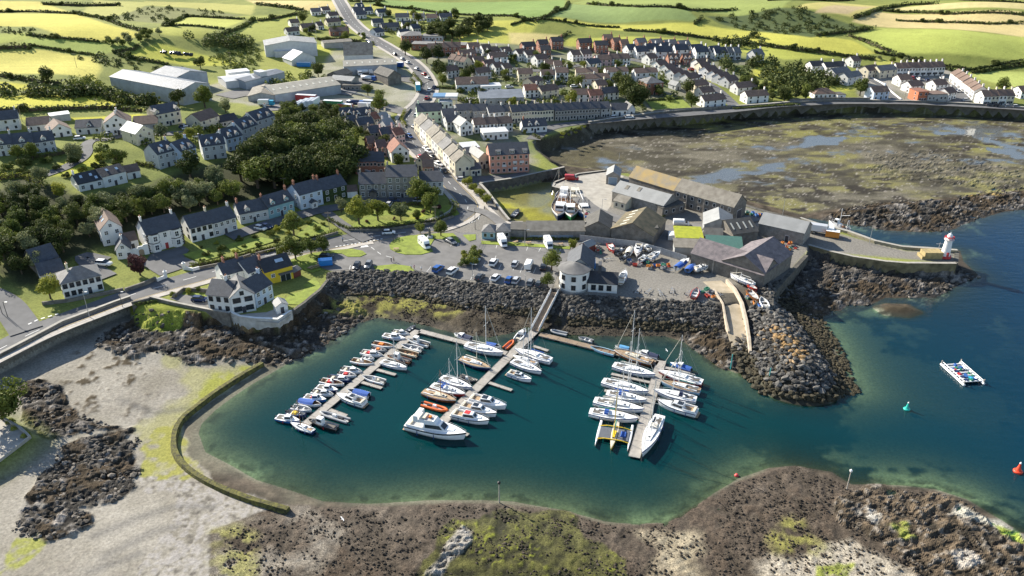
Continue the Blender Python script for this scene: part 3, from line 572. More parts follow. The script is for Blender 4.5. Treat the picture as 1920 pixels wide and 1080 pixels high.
bay('987,470,990,463 1010,472,1014,465 1048,474,1052,466 930,466,932,459 1042,470,1046,463 845,462,848,455 858,462,860,455 905,501,910,492 925,492,930,480 935,506,940,496 962,507,966,497 882,525,888,515 915,528,921,518 945,531,950,521 800,510,808,500 850,519,857,508 655,506,657,498 662,506,664,498 975,512,980,500 1000,513,1005,502 1015,532,1020,520')
bay('314,484,335,492 322,480,344,490 330,477,352,486 310,490,326,497')
mb.obj('bay_marking', whitep, carpark)
bm2 = MB(); p = G(684, 460); 
bm2.quad([(p.x-1.2, p.y-2, p.z+.075), (p.x+1.6, p.y-1.2, p.z+.075), (p.x-.5, p.y+2.2, p.z+.075)]); bm2.obj('triangle_marking', whitep, r1)

# ------------------------------------------------------------------ sea walls, quays and garden walls
def cut(a, b):
    keys = [(u, v) for u, v, w in LAND]; i, j = keys.index(a), keys.index(b); return LANDP[i:j+1]
def wall(name, pts, z0, top, th, m, label, cat='wall', par=0, step=4, capm=None, bulge=0, kind=None):
    pts = dense(pts, step); nn = normals(pts); zt = np.array([landz_q(*p) for p in pts])+par if top is None else np.full(len(pts), top); rows_ = []
    for p, n, z in zip(pts, nn, zt):
        p = Vector(p); j = lambda: R.uniform(-.06, .06)
        a = p+n*(th/2); b = p-n*(th/2)
        rows_.append([(a.x+n.x*bulge, a.y+n.y*bulge, z0), (a.x, a.y, z+j()), (b.x, b.y, z+j()), (b.x-n.x*bulge, b.y-n.y*bulge, z0)])
    mb = MB(); mb.grid(rows_, mf=(lambda j, k: 1 if k == 1 else 0) if capm else None)
    for r_ in (rows_[0], rows_[-1]): mb.quad(r_)
    o = mb.obj(name, [m, capm] if capm else m)
    return tag(o, label, cat)
capst = mat('pale_coping', (.34, .32, .28), .9, var=.2, scale=1)
weedy = mat('weed_grown_stone', (.16, .15, .03), .95, col2=(.03, .028, .016), scale=1.4, bump=.8, bscale=4)
render_w = mat('white_render', (.78, .77, .73), .8, var=.10, scale=.6)
wall('sea_wall', cut((-300,790), (247,571)), -.3, None, 1.0, stone_m, 'curving rubble stone sea wall holding up the shore road above the beach', par=.95, capm=capst)
wall('garden_wall', seg('247,571 277,564 283,561'), 3, None, .7, stone_m, 'short stone wall end beside the grassy bank at the road', par=.9)
wall('garden_wall', seg('283,561 320,570 380,582 432,592'), 2.5, None, .8, stone_m, 'long grey stone garden wall below the drive of the white shore house', par=1.0, capm=capst)
wall('terrace_wall', cut((432,594), (547,592)), 1.0, None, .8, mat('weathered_white_wall', (.60, .59, .56), .85, col2=(.33, .31, .27), scale=.5), 'white angular terrace wall above the dark rocks', par=.9, capm=render_w)
wall('garden_wall', cut((547,592), (615,527)), 1.5, None, .9, darkstone, 'dark stone wall round the lawn corner beside the rock armour', par=.5)
wall('quay_wall', cut((1135,321), (1040,343)), -.4, 5.5, .9, darkstone, 'low kerb wall at the back of the fishing quay', capm=capst)
wall('quay_wall', cut((1040,343), (1105,416)), -.5, 5.25, 1.0, darkstone, 'dark quay wall where the trawlers lie alongside', capm=capst)
wall('quay_wall', cut((1105,416), (955,416)), -.5, 5.15, 1.0, darkstone, 'quay wall behind the long grey shed by the green basin', capm=capst)
wall('quay_wall', cut((955,416), (900,347)), -.5, 5.9, 1.0, darkstone, 'quay wall below the tree lined promenade', capm=capst)
wall('quay_wall', cut((900,347), (1058,317)), -.5, 6.1, 1.2, darkstone, 'tall dark harbour wall in front of the orange apartment block', capm=capst)
wall('pier_wall', cut((1516,459), (1792,494)), -.4, 5.2, 1.3, mat('pier_stone', (.24, .20, .11), .95, var=.5, scale=.5, kind='stone'), 'ochre stone pier wall running out to the lighthouse', capm=capst)
wall('pier_wall', [LANDP[[(u, v) for u, v, w in LAND].index((1792,494))], LANDP[[(u, v) for u, v, w in LAND].index((1794,473))]], -.4, 5.2, 1.3, darkstone, 'end face of the pier under the lighthouse')
wall('pier_wall', cut((1794,473), (1500,412)), -.5, 5.9, 1.2, mat('pier_stone_pale', (.36, .32, .22), .95, var=.3, scale=.6, kind='stone'), 'pale parapet along the channel side of the pier', capm=capst)
wall('quay_wall', cut((1500,412), (1180,325)), -.3, 5.1, 2.2, darkstone, 'sloping stone quay edge behind the long warehouse', bulge=.8)
wall('yard_wall', cut((1445,585), (1512,480)), 0, 5.4, 1.2, darkstone, 'dark retaining wall beside the corner warehouse above the dark beach')
wall('bay_sea_wall', cut((1103,236), (2400,250)), -.3, None, 1.6, mat('bay_wall_stone', (.20, .185, .16), .95, var=.35, scale=.5, kind='stone'), 'long dark sea wall along the bay road above the mud flats', par=1.0, step=8, capm=capst)
wall('stone_weir', smooth(PX('492,682 470,694 440,712 400,738 365,765 342,784 330,803 325,825 328,850 347,875 377,897 420,918 470,937 510,948 540,956', 1.0), 1), -.2, 1.5, 1.1, weedy, 'curving weed covered stone weir across the mouth of the beach', cat='weir', bulge=.45, step=1.5)
# slipway
mb = MB(); Lf = [(1318,528,5.08),(1338,545,5.08),(1354,572,4.6),(1361,605,3.2),(1368,640,1.8),(1378,680,.5),(1384,702,-.35)]; Rt = [(1352,526,5.08),(1376,545,5.08),(1388,572,4.6),(1396,605,3.2),(1402,640,1.8),(1406,680,.5),(1408,702,-.35)]
mb.grid([[P(u, v, z)+(z,), P(a, b, c)+(c,)] for (u, v, z), (a, b, c) in zip(Lf, Rt)]); mb.grid([[P(u, v, z)+(-1,), P(u, v, z)+(z,)] for u, v, z in Lf]); mb.grid([[P(u, v, z)+(z,), P(u, v, z)+(-1,)] for u, v, z in Rt])
slip = mb.obj('slipway', mat('slip_concrete', (.46, .39, .29), .9, col2=(.30, .25, .17), scale=.35, bump=.3)); struct(slip)
def ramp_wall(name, pts, th, hgt, label):
    mb = MB(); q = [Vector(P(u, v, z)+(z,)) for u, v, z in pts]; nn = normals([tuple(a.xy) for a in q]); rr = []
    for a, n in zip(q, nn):
        n = Vector((n.x, n.y, 0))*th/2; h = Vector((0, 0, hgt)); dn = Vector((0, 0, -4)); rr.append([a+n+dn, a+n+h, a-n+h, a-n+dn])
    mb.grid(rr); mb.quad(rr[0]); mb.quad(rr[-1]); return tag(mb.obj(name, mat('warm_concrete', (.50, .42, .32), .9, var=.25, scale=.6)), label, 'wall')
ramp_wall('slipway_wall', [(1338,545,5.1),(1355,572,4.7),(1361,605,3.3),(1366,625,2.3)], .5, .7, 'low left wall of the concrete slipway beside the rock armour')
ramp_wall('slipway_wall', [(1362,530,5.1),(1378,548,5.1),(1391,574,4.8),(1399,607,3.6),(1404,640,2.4),(1406,665,1.3)], .7, 1.2, 'curved right wall of the concrete slipway with rounded pale top')

# ------------------------------------------------------------------ rock armour
def boulder_templates(n, seed):
    r = random.Random(seed); out = []
    for k in range(n):
        b = bmesh.new(); bmesh.ops.create_icosphere(b, subdivisions=1, radius=1); 
        for v_ in b.verts:
            v_.co = v_.co*r.uniform(.72, 1.12); v_.co.x *= 1.15; v_.co.z *= .75
        out.append((np.array([v_.co[:] for v_ in b.verts]), np.array([[q.index for q in f.verts] for f in b.faces]))); b.free()
    return out
TPL = boulder_templates(10, 5)
def boulders(name, pts, label, cat, sizes, cols, parent=None):
    V = []; F_ = []; Cc = []; o_ = 0; rn = np.random.RandomState(len(pts))
    for (x, y, z), s_, c_ in zip(pts, sizes, cols):
        v_, f_ = TPL[rn.randint(10)]; a = rn.uniform(0, 6.28); t = rn.uniform(-.6, .6)
        rz = np.array([[math.cos(a), -math.sin(a), 0], [math.sin(a), math.cos(a), 0], [0, 0, 1]]); rx = np.array([[1, 0, 0], [0, math.cos(t), -math.sin(t)], [0, math.sin(t), math.cos(t)]])
        q = (v_*s_*rn.uniform(.8, 1.2, 3)) @ rx.T @ rz.T+np.array([x, y, z+s_*.15]); V.append(q); F_.append(f_+o_); o_ += len(q); Cc.append(np.repeat(np.array([list(c_)+[1]]), len(q), 0))
    me = gridmesh(name, np.concatenate(V), np.concatenate(F_)); me.polygons.foreach_set('use_smooth', np.zeros(len(me.polygons), bool))
    ca = me.color_attributes.new('surface', 'FLOAT_COLOR', 'POINT'); ca.data.foreach_set('color', np.concatenate(Cc).astype(np.float32).ravel())
    me.materials.append(STONEM); o = link(name, me, parent); o['kind'] = 'stuff'
    if parent is None: tag(o, label, cat)
    return o
STONEM = bpy.data.materials.new('armour_stone'); STONEM.use_nodes = True; N = STONEM.node_tree.nodes; L = STONEM.node_tree.links; b = N['Principled BSDF']; b.inputs['Roughness'].default_value = .9; b.inputs['Specular IOR Level'].default_value = .25
at = N.new('ShaderNodeAttribute'); at.attribute_name = 'surface'; g_ = N.new('ShaderNodeNewGeometry'); nz = N.new('ShaderNodeTexNoise'); nz.inputs['Scale'].default_value = 2.5; nz.inputs['Detail'].default_value = 5; L.new(g_.outputs['Position'], nz.inputs['Vector'])
mr = N.new('ShaderNodeMapRange'); mr.inputs['From Min'].default_value = .3; mr.inputs['From Max'].default_value = .7; mr.inputs['To Min'].default_value = .6; mr.inputs['To Max'].default_value = 1.3; L.new(nz.outputs[0], mr.inputs[0])
mx = N.new('ShaderNodeMixRGB'); mx.blend_type = 'MULTIPLY'; mx.inputs[0].default_value = 1; L.new(at.outputs['Color'], mx.inputs[1]); L.new(mr.outputs[0], mx.inputs[2]); L.new(mx.outputs[0], b.inputs['Base Color'])
rn = np.random.RandomState(3)
def stone_cols(pts):
    c = []
    for x, y, z in pts:
        k = rn.uniform(.03, .105)*(2 if rn.rand() < .1 else 1); q = np.array([k, k*.94, k*.85])
        if z < 1.9+rn.uniform(-.4, .4): q = np.array([.05, .042, .025])*rn.uniform(.6, 1.5)
        c.append(q)
    return c
def strew(line, n, w0, w1):
    pts = dense(line, 1.0); nn = normals(pts); xy = []
    for k in range(n):
        i = rn.randint(len(pts)); t = rn.uniform(w0, w1); p = Vector(pts[i])-nn[i]*t; xy.append((p.x+rn.uniform(-.6, .6), p.y))
    a = np.array(xy); z = ground(a[:, 0], a[:, 1])[0]
    return [(x, y, q) for (x, y), q in zip(xy, z)]
pts = [p for p in strew(cut((618,513), (1030,544)), 4600, -.3, 9.5)]
boulders('rock_armour', pts, 'dark boulder slope below the car park edge', 'rock armour', rn.uniform(.3, .6, len(pts))+.5*rn.rand(len(pts))**4, stone_cols(pts))
pts = [p for p in strew(cut((1030,544), (1340,570)), 3300, -.3, 9.5)]
boulders('rock_armour', pts, 'dark boulder slope below the boat yard left of the slipway', 'rock armour', rn.uniform(.3, .6, len(pts))+.5*rn.rand(len(pts))**4, stone_cols(pts))
# breakwater: the 300 largest stones singly, the small ones as one mass
bw = empty('breakwater', P(1490, 690, 0)+(0,)); tag(bw, 'boulder breakwater with ochre stones on its nose at the marina entrance', 'breakwater')
ang = [(rn.uniform(-1, 1), rn.uniform(0, 1)) for k in range(6000)]
foot = PX('1400,625 1392,660 1407,695 1440,725 1477,734 1535,740 1592,725 1580,685 1557,635 1532,597 1490,545 1447,565 1425,600', 1.0)
xs = [p[0]+q for p in foot for q in (-2.5, 2.5)]; yy = [p[1]+q for p in foot for q in (-2.5, 2.5)]
cx = rn.uniform(min(xs), max(xs), 9000); cy = rn.uniform(min(yy), max(yy), 9000); k = psdf(foot, cx, cy) < 2.5; cx, cy = cx[k], cy[k]; cz = ground(cx, cy)[0]; k = cz > -1.2; pts = list(zip(cx[k], cy[k], cz[k]))[:3000]
ORE = PX('1440,628 1470,620 1500,640 1518,672 1500,690 1475,665', 4.0)
def bcol(x, y, z):
    k = rn.uniform(.035, .14); q = np.array([k, k*.95, k*.87])
    d = float(psdf(ORE, np.array([x]), np.array([y]))[0])
    if d < 0 and rn.rand() < .5: q = np.array([.29, .18, .075])*rn.uniform(.6, 1.25)
    elif d < 3 and rn.rand() < .3: q = np.array([.30, .21, .12])*rn.uniform(.7, 1.2)
    if z < 1.4+rn.uniform(-.4, .4): q = np.array([.05, .042, .025])*rn.uniform(.6, 1.4)
    return q
boulders('small_boulders', pts, None, None, rn.uniform(.35, .75, len(pts)), [bcol(*p) for p in pts], bw).location = (-bw.location.x, -bw.location.y, 0)
smats = [mat('boulder_dark', (.065, .06, .053), .9, var=.35, scale=2, bump=.4), mat('boulder_grey', (.15, .14, .125), .9, var=.35, scale=2, bump=.4), mat('boulder_ochre', (.29, .18, .075), .9, var=.4, scale=2, bump=.4), mat('boulder_weedy', (.05, .042, .022), .9, var=.4, scale=2, bump=.4)]
smesh = []
for mm in smats:
    for v_, f_ in TPL[:6]:
        me = bpy.data.meshes.new('stone'); me.from_pydata(v_.tolist(), [], f_.tolist()); me.materials.append(mm); smesh.append(me)
faces_left = [p for p in pts if p[0] < P(1515, 660, 4)[0]+3]
placed = []
for x, y, z in faces_left:
    if len(placed) >= 300: break
    if all((x-a)**2+(y-b_)**2 > 1.7 for a, b_ in placed):
        placed.append((x, y)); d = float(psdf(ORE, np.array([x]), np.array([y]))[0])
        mi = 2 if d < 0 and rn.rand() < .55 else (3 if z < 1.3 else (1 if rn.rand() < .45 else 0)); o = link('stone', smesh[mi*6+rn.randint(6)], bw); s_ = rn.uniform(.7, 1.05)
        o.location = (x-bw.location.x, y-bw.location.y, z+.35); o.scale = (s_*rn.uniform(.8, 1.3), s_, s_*rn.uniform(.7, 1.1)); o.rotation_euler = (rn.uniform(-.4, .4), rn.uniform(-.4, .4), rn.uniform(0, 6.28))

# loose rocks and wrack on the shore, too many to count
def shore_scatter(name, polys, n, s0, s1, colf, label, flat=.6, z=.8):
    out = []
    for q, k in zip(polys, n):
        poly = PX(q, z); xs = [p[0] for p in poly]; yy = [p[1] for p in poly]; cx = rn.uniform(min(xs), max(xs), k*4); cy = rn.uniform(min(yy), max(yy), k*4); ok = psdf(poly, cx, cy) < 0; cx, cy = cx[ok][:k], cy[ok][:k]; keepn = fbm(cx, cy, 5, 3, 66) > .42; cx, cy = cx[keepn], cy[keepn]; zz, dl, dw_ = ground(cx, cy); g = (dw_ > -.5) & (dl > .5); out += list(zip(cx[g], cy[g], zz[g]))
    boulders(name, out, label, name.replace('_', ' '), s0+(s1-s0)*rn.rand(len(out))**2.5, [colf() for p in out])
shore_scatter('shore_rocks', [ROCKS[0], ROCKS[1], ROCKS[2], ROCKS[3], ROCKS[4], ROCKS[5], ROCKS[6], ROCKS[7]], [900, 350, 500, 900, 500, 900, 1100, 200], .15, .85, lambda: np.array([1, .88, .74])*(rn.uniform(.03, .10) if rn.rand() < .72 else rn.uniform(.10, .24)), 'loose angular rocks strewn over the dark outcrops')
shore_scatter('seaweed_clumps', ['420,1000 560,955 900,942 1060,962 1185,990 1290,970 1390,900 1500,875 1600,912 1752,920 1850,965 1930,1080 420,1080', '620,590 690,555 900,570 1010,585 1290,628 1100,628 920,632 760,604'], [9000, 4200], .07, .34, lambda: np.array([1, .80, .60])*rn.uniform(.02, .085), 'brown seaweed clumps covering the near shore', z=.5)
sheet_p = PX('-120,735 0,782 40,806 57,822 0,865 -120,930', 4.0); mb = MB(); mb.prism([p for p in sheet_p], 3.0, 4.06); struct(mb.obj('viewing_platform', concrete))
wall('platform_wall', PX('-60,757 0,782 40,806 57,822 0,865 -60,900', 4.0), 2.5, 4.7, .5, capst, 'pale wall round the platform at the left edge')
# ------------------------------------------------------------------ buildings
W = {k: mat('wall_'+k, *a) for k, a in {'white': ((.74, .73, .70), .8, 0, .10, .5), 'cream': ((.62, .56, .42), .8, 0, .12, .5), 'grey': ((.38, .37, .35), .85, 0, .15, .6), 'palegrey': ((.56, .56, .55), .85, 0, .12, .6), 'paleblue': ((.52, .60, .70), .8, 0, .08, .6), 'teal': ((.25, .42, .46), .8, 0, .1, .6), 'mint': ((.55, .68, .52), .8, 0, .08, .6), 'yellow': ((.75, .52, .03), .7, 0, .08, .6), 'pink': ((.60, .40, .38), .8, 0, .1, .6), 'orange': ((.56, .27, .19), .8, 0, .12, .6), 'redpub': ((.48, .15, .07), .8, 0, .1, .6)}.items()}
W['brick'] = mat('wall_brick', (.34, .155, .105), .9, var=.25, scale=1, kind='stone'); W['stone'] = mat('wall_stone', (.34, .315, .28), .95, var=.3, scale=.8, kind='stone'); W['darkstone'] = mat('wall_dark_stone', (.21, .19, .165), .95, var=.35, scale=.7, kind='stone'); W['ivy'] = mat('wall_ivy', (.05, .075, .02), .95, var=.5, scale=3, bump=1, bscale=5)
W['metal'] = mat('wall_metal_sheet', (.36, .39, .42), .6, var=.2, scale=.4); W['tin'] = mat('wall_tin', (.34, .35, .35), .7, var=.3, scale=.5); W['redwood'] = mat('wall_red_boards', (.16, .04, .03), .8, var=.2); W['bluem'] = mat('wall_blue', (.1, .2, .42), .6)
RF = {'slate': mat('roof_slate', (.085, .092, .108), .75, var=.25, scale=.8, kind='tile'), 'black': mat('roof_black', (.045, .048, .056), .75, var=.25, scale=.8, kind='tile'), 'brown': mat('roof_brown_tile', (.20, .135, .105), .85, var=.25, scale=.8, kind='tile'), 'red': mat('roof_red_tile', (.30, .13, .085), .85, var=.25, scale=.8, kind='tile'), 'grey': mat('roof_grey_tile', (.22, .215, .21), .85, var=.3, scale=.6, kind='tile'), 'pale': mat('roof_pale_sheet', (.31, .315, .31), .7, var=.2, scale=.3, kind='corr'), 'metal': mat('roof_metal_sheet', (.17, .19, .22), .55, var=.25, scale=.25, kind='corr'), 'cream': mat('roof_cream_sheet', (.36, .335, .275), .7, var=.2, scale=.3, kind='corr'),
 'asb': mat('roof_fibre_cement', (.30, .275, .23), .85, col2=(.17, .15, .12), scale=.5, kind='corr'), 'moss': mat('roof_mossy_sheet', (.22, .17, .10), .9, col2=(.09, .085, .05), scale=.45, kind='corr'), 'lichen': mat('roof_orange_lichen', (.42, .29, .10), .9, col2=(.25, .22, .17), scale=.35, kind='corr'), 'grass': mat('roof_bright_moss', (.36, .38, .02), .95, col2=(.24, .27, .02), scale=.8, bump=.5), 'purple': mat('roof_purple_slate', (.25, .21, .215), .8, col2=(.12, .105, .115), scale=.7, kind='tile'), 'green': mat('roof_green_sheet', (.06, .16, .13), .6, var=.15, kind='corr'), 'white': mat('roof_white_sheet', (.52, .53, .54), .6, var=.1, scale=.3), 'dsheet': mat('roof_dark_sheet', (.10, .095, .085), .85, var=.3, scale=.5, kind='corr'), 'blue': mat('roof_blue_sheet', (.10, .22, .38), .6, var=.1)}
glass = mat('window_glass', (.025, .032, .04), .08, var=0, spec=.8); framew = mat('window_frame_white', (.78, .78, .76), .6, var=0); framed = mat('window_frame_dark', (.03, .03, .032), .6, var=0)
trimk = mat('trim_black', (.02, .02, .022), .6, var=0); doorred = mat('door_red', (.35, .03, .03), .5, var=0); doord = mat('door_dark', (.05, .05, .06), .6, var=0); potm = mat('chimney_pot_clay', (.40, .19, .10), .8)
rooflight = mat('rooflight_glass', (.45, .55, .65), .15, var=0)
_wm = {}
def winmesh(w, h, far, dark=False):
    k = (round(w, 1), round(h, 1), far, dark)
    if k not in _wm:
        fm = framed if dark else framew
        if far:
            mb = MB(); mb.box(-w/2-.08, w/2+.08, -.06, 0, -h/2-.1, h/2+.08, 0); mb.quad([(-w/2, -.075, -h/2), (w/2, -.075, -h/2), (w/2, -.075, h/2), (-w/2, -.075, h/2)], 1); _wm[k] = (mb.mesh('window', [fm, glass]), None)
        else:
            mb = MB(); mb.box(-w/2, w/2, -.05, 0, -h/2, h/2); a = mb.mesh('window', glass); mb = MB(); t = .12
            mb.box(-w/2-t, -w/2, -.13, 0, -h/2-t, h/2+t); mb.box(w/2, w/2+t, -.13, 0, -h/2-t, h/2+t); mb.box(-w/2, w/2, -.13, 0, h/2, h/2+t); mb.box(-w/2, w/2, -.18, 0, -h/2-t, -h/2); mb.box(-.035, .035, -.1, -.05, -h/2, h/2); mb.box(-w/2, w/2, -.09, -.05, -.03, .03)
            _wm[k] = (a, mb.mesh('window_frame', fm))
    return _wm[k]
def window(par, x, y, z, w, h, far, rot=0, dark=False):
    a, b = winmesh(w, h, far, dark); o = link('window', a, par); o.location = (x, y, z); o.rotation_euler = (0, 0, rot)
    if b: link('window_frame', b, o)
    return o
_dm = {}
def door(par, x, y, w, h, m, rot=0, name='door'):
    k = (round(w, 1), round(h, 1), m.name)
    if k not in _dm: mb = MB(); mb.box(-w/2-.1, w/2+.1, -.05, 0, 0, h+.1, 1); mb.box(-w/2, w/2, -.09, -.05, 0, h, 0); _dm[k] = mb.mesh('door', [m, framew])
    o = link(name, _dm[k], par); o.location = (x, y, 0); o.rotation_euler = (0, 0, rot); return o
def chimney(par, x, y, z, near, m, h=1.3, w=.9, d=.55):
    mb = MB(); mb.box(x-d/2, x+d/2, y-w/2, y+w/2, z-1.4, z+h); mb.box(x-d/2-.07, x+d/2+.07, y-w/2-.07, y+w/2+.07, z+h, z+h+.14); o = mb.obj('chimney', m, par)
    for q in ((-.25, .25) if near else (0,)):
        mb = MB(); mb.tube((x, y+q, z+h+.14), (x, y+q, z+h+.6), .15, 8, .12); mb.obj('chimney_pot', potm, o)
def roofmesh(mb, L, D, eave, rise, ridge, o, t=.16, oe=.25):
    if ridge == 'y': A, B, s = D, L, 1
    else: A, B, s = L, D, 0
    sl = rise/(B/2); ze = eave-o*sl
    prof = [(-B/2-o, ze), (0, eave+rise), (B/2+o, ze), (B/2+o, ze+t), (0, eave+rise+t), (-B/2-o, ze+t)]
    xa, xb = -A/2-oe, A/2+oe
    f = (lambda x, p: (p[0], x, p[1])) if s else (lambda x, p: (x, p[0], p[1]))
    a = [f(xa, p) for p in prof]; b = [f(xb, p) for p in prof]
    for i in range(6):
        j = (i+1) % 6; q = [a[i], b[i], b[j], a[j]]; mb.quad(q if not s else q[::-1])
    for e, fl in ((a, 0), (b, 1)):
        for q in ([e[0], e[1], e[4], e[5]], [e[1], e[2], e[3], e[4]]): mb.quad(q if (fl ^ s) else q[::-1])
def house(name, p1, p2, D, eave, rise, wall, roof, ridge='x', win=(3, 2), label='', cat='house', group=None, chim=(), near=False, dr=doord, gw=1, over=.3, sky=(), drx=0.0, dark=False, dorm=(), ww=1.0, wh=1.25, zadd=0, chm=None, gable=None):
    a, b = G(*p1), G(*p2); d = (b-a); d.z = 0; L = d.length; rz = math.atan2(d.y, d.x); back = Vector((-math.sin(rz), math.cos(rz), 0))
    c = (a+b)/2+back*D/2; z0 = min(a.z, b.z)+zadd
    t = empty(name, (c.x, c.y, z0), rz); t['dims'] = (L, D, eave)
    wm = W[wall] if isinstance(wall, str) else wall; rm = RF[roof] if isinstance(roof, str) else roof
    mb = MB(); B0 = -2.0
    if ridge in ('x', 'y'):
        A_, B_ = (L, D) if ridge == 'x' else (D, L); f = (lambda x, y, z: (x, y, z)) if ridge == 'x' else (lambda x, y, z: (y, -x, z))
        prof = [(-B_/2, B0), (-B_/2, eave), (0, eave+rise), (B_/2, eave), (B_/2, B0)]
        e1 = [f(-A_/2, y, z) for y, z in prof]; e2 = [f(A_/2, y, z) for y, z in prof]
        mb.quad(e1); mb.quad(e2[::-1])
        for i in (0, 3): mb.quad([e1[i+1], e1[i], e2[i], e2[i+1]])
        mb.obj('wall', wm, t); rb = MB(); roofmesh(rb, L, D, eave+.03, rise, ridge, over); me = uvmesh(rb.mesh('roof', rm)); ro = link('roof', me, t)
    elif ridge == 'hip':
        mb.box(-L/2, L/2, -D/2, D/2, B0, eave); mb.obj('wall', wm, t); o = over; h = max(0, (L-D)/2); rb = MB(); e = [(-L/2-o, -D/2-o, eave), (L/2+o, -D/2-o, eave), (L/2+o, D/2+o, eave), (-L/2-o, D/2+o, eave)]; r1_, r2_ = (-h, 0, eave+rise), (h, 0, eave+rise)
        if h == 0: r1_, r2_ = (-.05, 0, eave+rise), (.05, 0, eave+rise)
        rb.quad([e[0], e[1], r2_, r1_]); rb.quad([e[1], e[2], r2_]); rb.quad([e[2], e[3], r1_, r2_]); rb.quad([e[3], e[0], r1_]); rb.box(-L/2-o, L/2+o, -D/2-o, D/2+o, eave-.15, eave-.01); ro = link('roof', uvmesh(rb.mesh('roof', rm)), t)
    elif ridge == 'mono':
        f1 = [(-L/2, -D/2, B0), (L/2, -D/2, B0), (L/2, D/2, B0), (-L/2, D/2, B0)]; top = [(-L/2, -D/2, eave), (L/2, -D/2, eave), (L/2, D/2, eave+rise), (-L/2, D/2, eave+rise)]
        for i in range(4): j = (i+1) % 4; mb.quad([f1[i], f1[j], top[j], top[i]])
        mb.obj('wall', wm, t); rb = MB(); s_ = rise/D; o = over; y0, y1 = -D/2-o, D/2+o; za, zb = eave-o*s_+.03, eave+rise+o*s_+.03; x0, x1 = -L/2-o, L/2+o; lo = [(x0, y0, za), (x1, y0, za), (x1, y1, zb), (x0, y1, zb)]; hi = [(x, y, z+.16) for x, y, z in lo]
        rb.quad(hi); rb.quad(lo[::-1])
        for i in range(4): j = (i+1) % 4; rb.quad([lo[i], lo[j], hi[j], hi[i]])
        ro = link('roof', uvmesh(rb.mesh('roof', rm)), t)
    else:
        mb.box(-L/2, L/2, -D/2, D/2, B0, eave); mb.obj('wall', wm, t); rb = MB(); rb.box(-L/2-.15, L/2+.15, -D/2-.15, D/2+.15, eave, eave+.3); ro = link('roof', uvmesh(rb.mesh('roof', rm)), t)
    n, rws = win
    for r_ in range(rws):
        st = eave/max(rws, 1); z = st*(r_+.5)+.15
        for k in range(n):
            x = -L/2+L*(k+.5)/n
            if r_ == 0 and dr and abs(x-drx*L/2) < 1.1*(1 if near else .8): continue
            window(t, x, -D/2, z, min(ww, L/n*.6), min(wh, st*.55), not near, 0, dark)
        if gw:
            for sx in (-1, 1): window(t, sx*L/2, -D*.18, z, ww*.85, min(wh, st*.5), not near, sx*math.pi/2, dark)
    if gw and ridge == 'y' and rise > 2.2: window(t, 0, -D/2, eave+rise*.32, .9, 1.0, not near, 0, dark)
    if dr: door(t, drx*L/2, -D/2, 1.0, 2.05, dr)
    for f_ in chim:
        fx = f_ if not isinstance(f_, tuple) else f_[0]
        if ridge == 'y': chimney(t, 0, -fx*D/2*.92, eave+rise, near, chm or wm)
        else: chimney(t, fx*L/2*.94, 0, eave+rise, near, chm or wm)
    for (fx, fy) in sky:
        if ridge == 'x': yy = -D/2*(1-fy); z = eave+rise*fy+.2; sl = math.atan2(rise, D/2); mb = MB(); mb.box(-.45, .45, -.6, .6, 0, .1); o = mb.obj('roof_light', rooflight, ro); o.location = (fx*L/2, yy, z); o.rotation_euler = (sl, 0, 0)
        elif ridge == 'y': xx = fx*L/2; z = eave+rise*(1-abs(fx))+.2; sl = math.atan2(rise, L/2)*(1 if fx > 0 else -1); mb = MB(); mb.box(-.6, .6, -.5, .5, 0, .1); o = mb.obj('roof_light', rooflight, ro); o.location = (xx, -D/2*(1-2*fy), z); o.rotation_euler = (0, sl, 0)
    for fx in dorm:   # small gabled dormers on the front slope
        x = fx*L/2; w = 1.9; h = 1.5; y0 = -D/2+.35; db = MB(); zb = eave+.25
        db.quad([(x-w/2, y0, zb-.5), (x+w/2, y0, zb-.5), (x+w/2, y0, zb+h*.6), (x, y0, zb+h+.35), (x-w/2, y0, zb+h*.6)]); db.quad([(x+w/2, y0, zb-.5), (x+w/2, 0, zb-.5), (x+w/2, 0, zb+h*.6), (x+w/2, y0, zb+h*.6)]); db.quad([(x-w/2, 0, zb-.5), (x-w/2, y0, zb-.5), (x-w/2, y0, zb+h*.6), (x-w/2, 0, zb+h*.6)]); do = db.obj('dormer', wm if gable is None else gable, t)
        rb = MB(); z1, z2 = zb+h*.6, zb+h+.35
        for sg in (-1, 1): q = [(x, y0-.2, z2+.06), (x+sg*(w/2+.2), y0-.2, z1-.08), (x+sg*(w/2+.2), .2, z1-.08), (x, .2, z2+.06)]; rb.quad(q if sg < 0 else q[::-1]); rb.quad([(p[0], p[1], p[2]-.1) for p in (q if sg > 0 else q[::-1])])
        rb.obj('dormer_roof', rm, do); window(do, x, y0, zb+.35, .9, .9, not near)
    tag(t, label, cat, group); return t
def zp(o, x, y): return (o[0]+x/4, o[1]+y/4)
NW = {'white': 'white', 'cream': 'cream', 'grey': 'grey rendered', 'palegrey': 'pale grey', 'brick': 'red brick', 'stone': 'stone', 'pink': 'pink'}; NR = {'slate': 'slate-roofed', 'black': 'black-roofed', 'brown': 'brown-roofed', 'red': 'red-roofed', 'grey': 'grey-roofed', 'pale': 'pale-roofed', 'white': 'white-roofed'}
CARD = {}
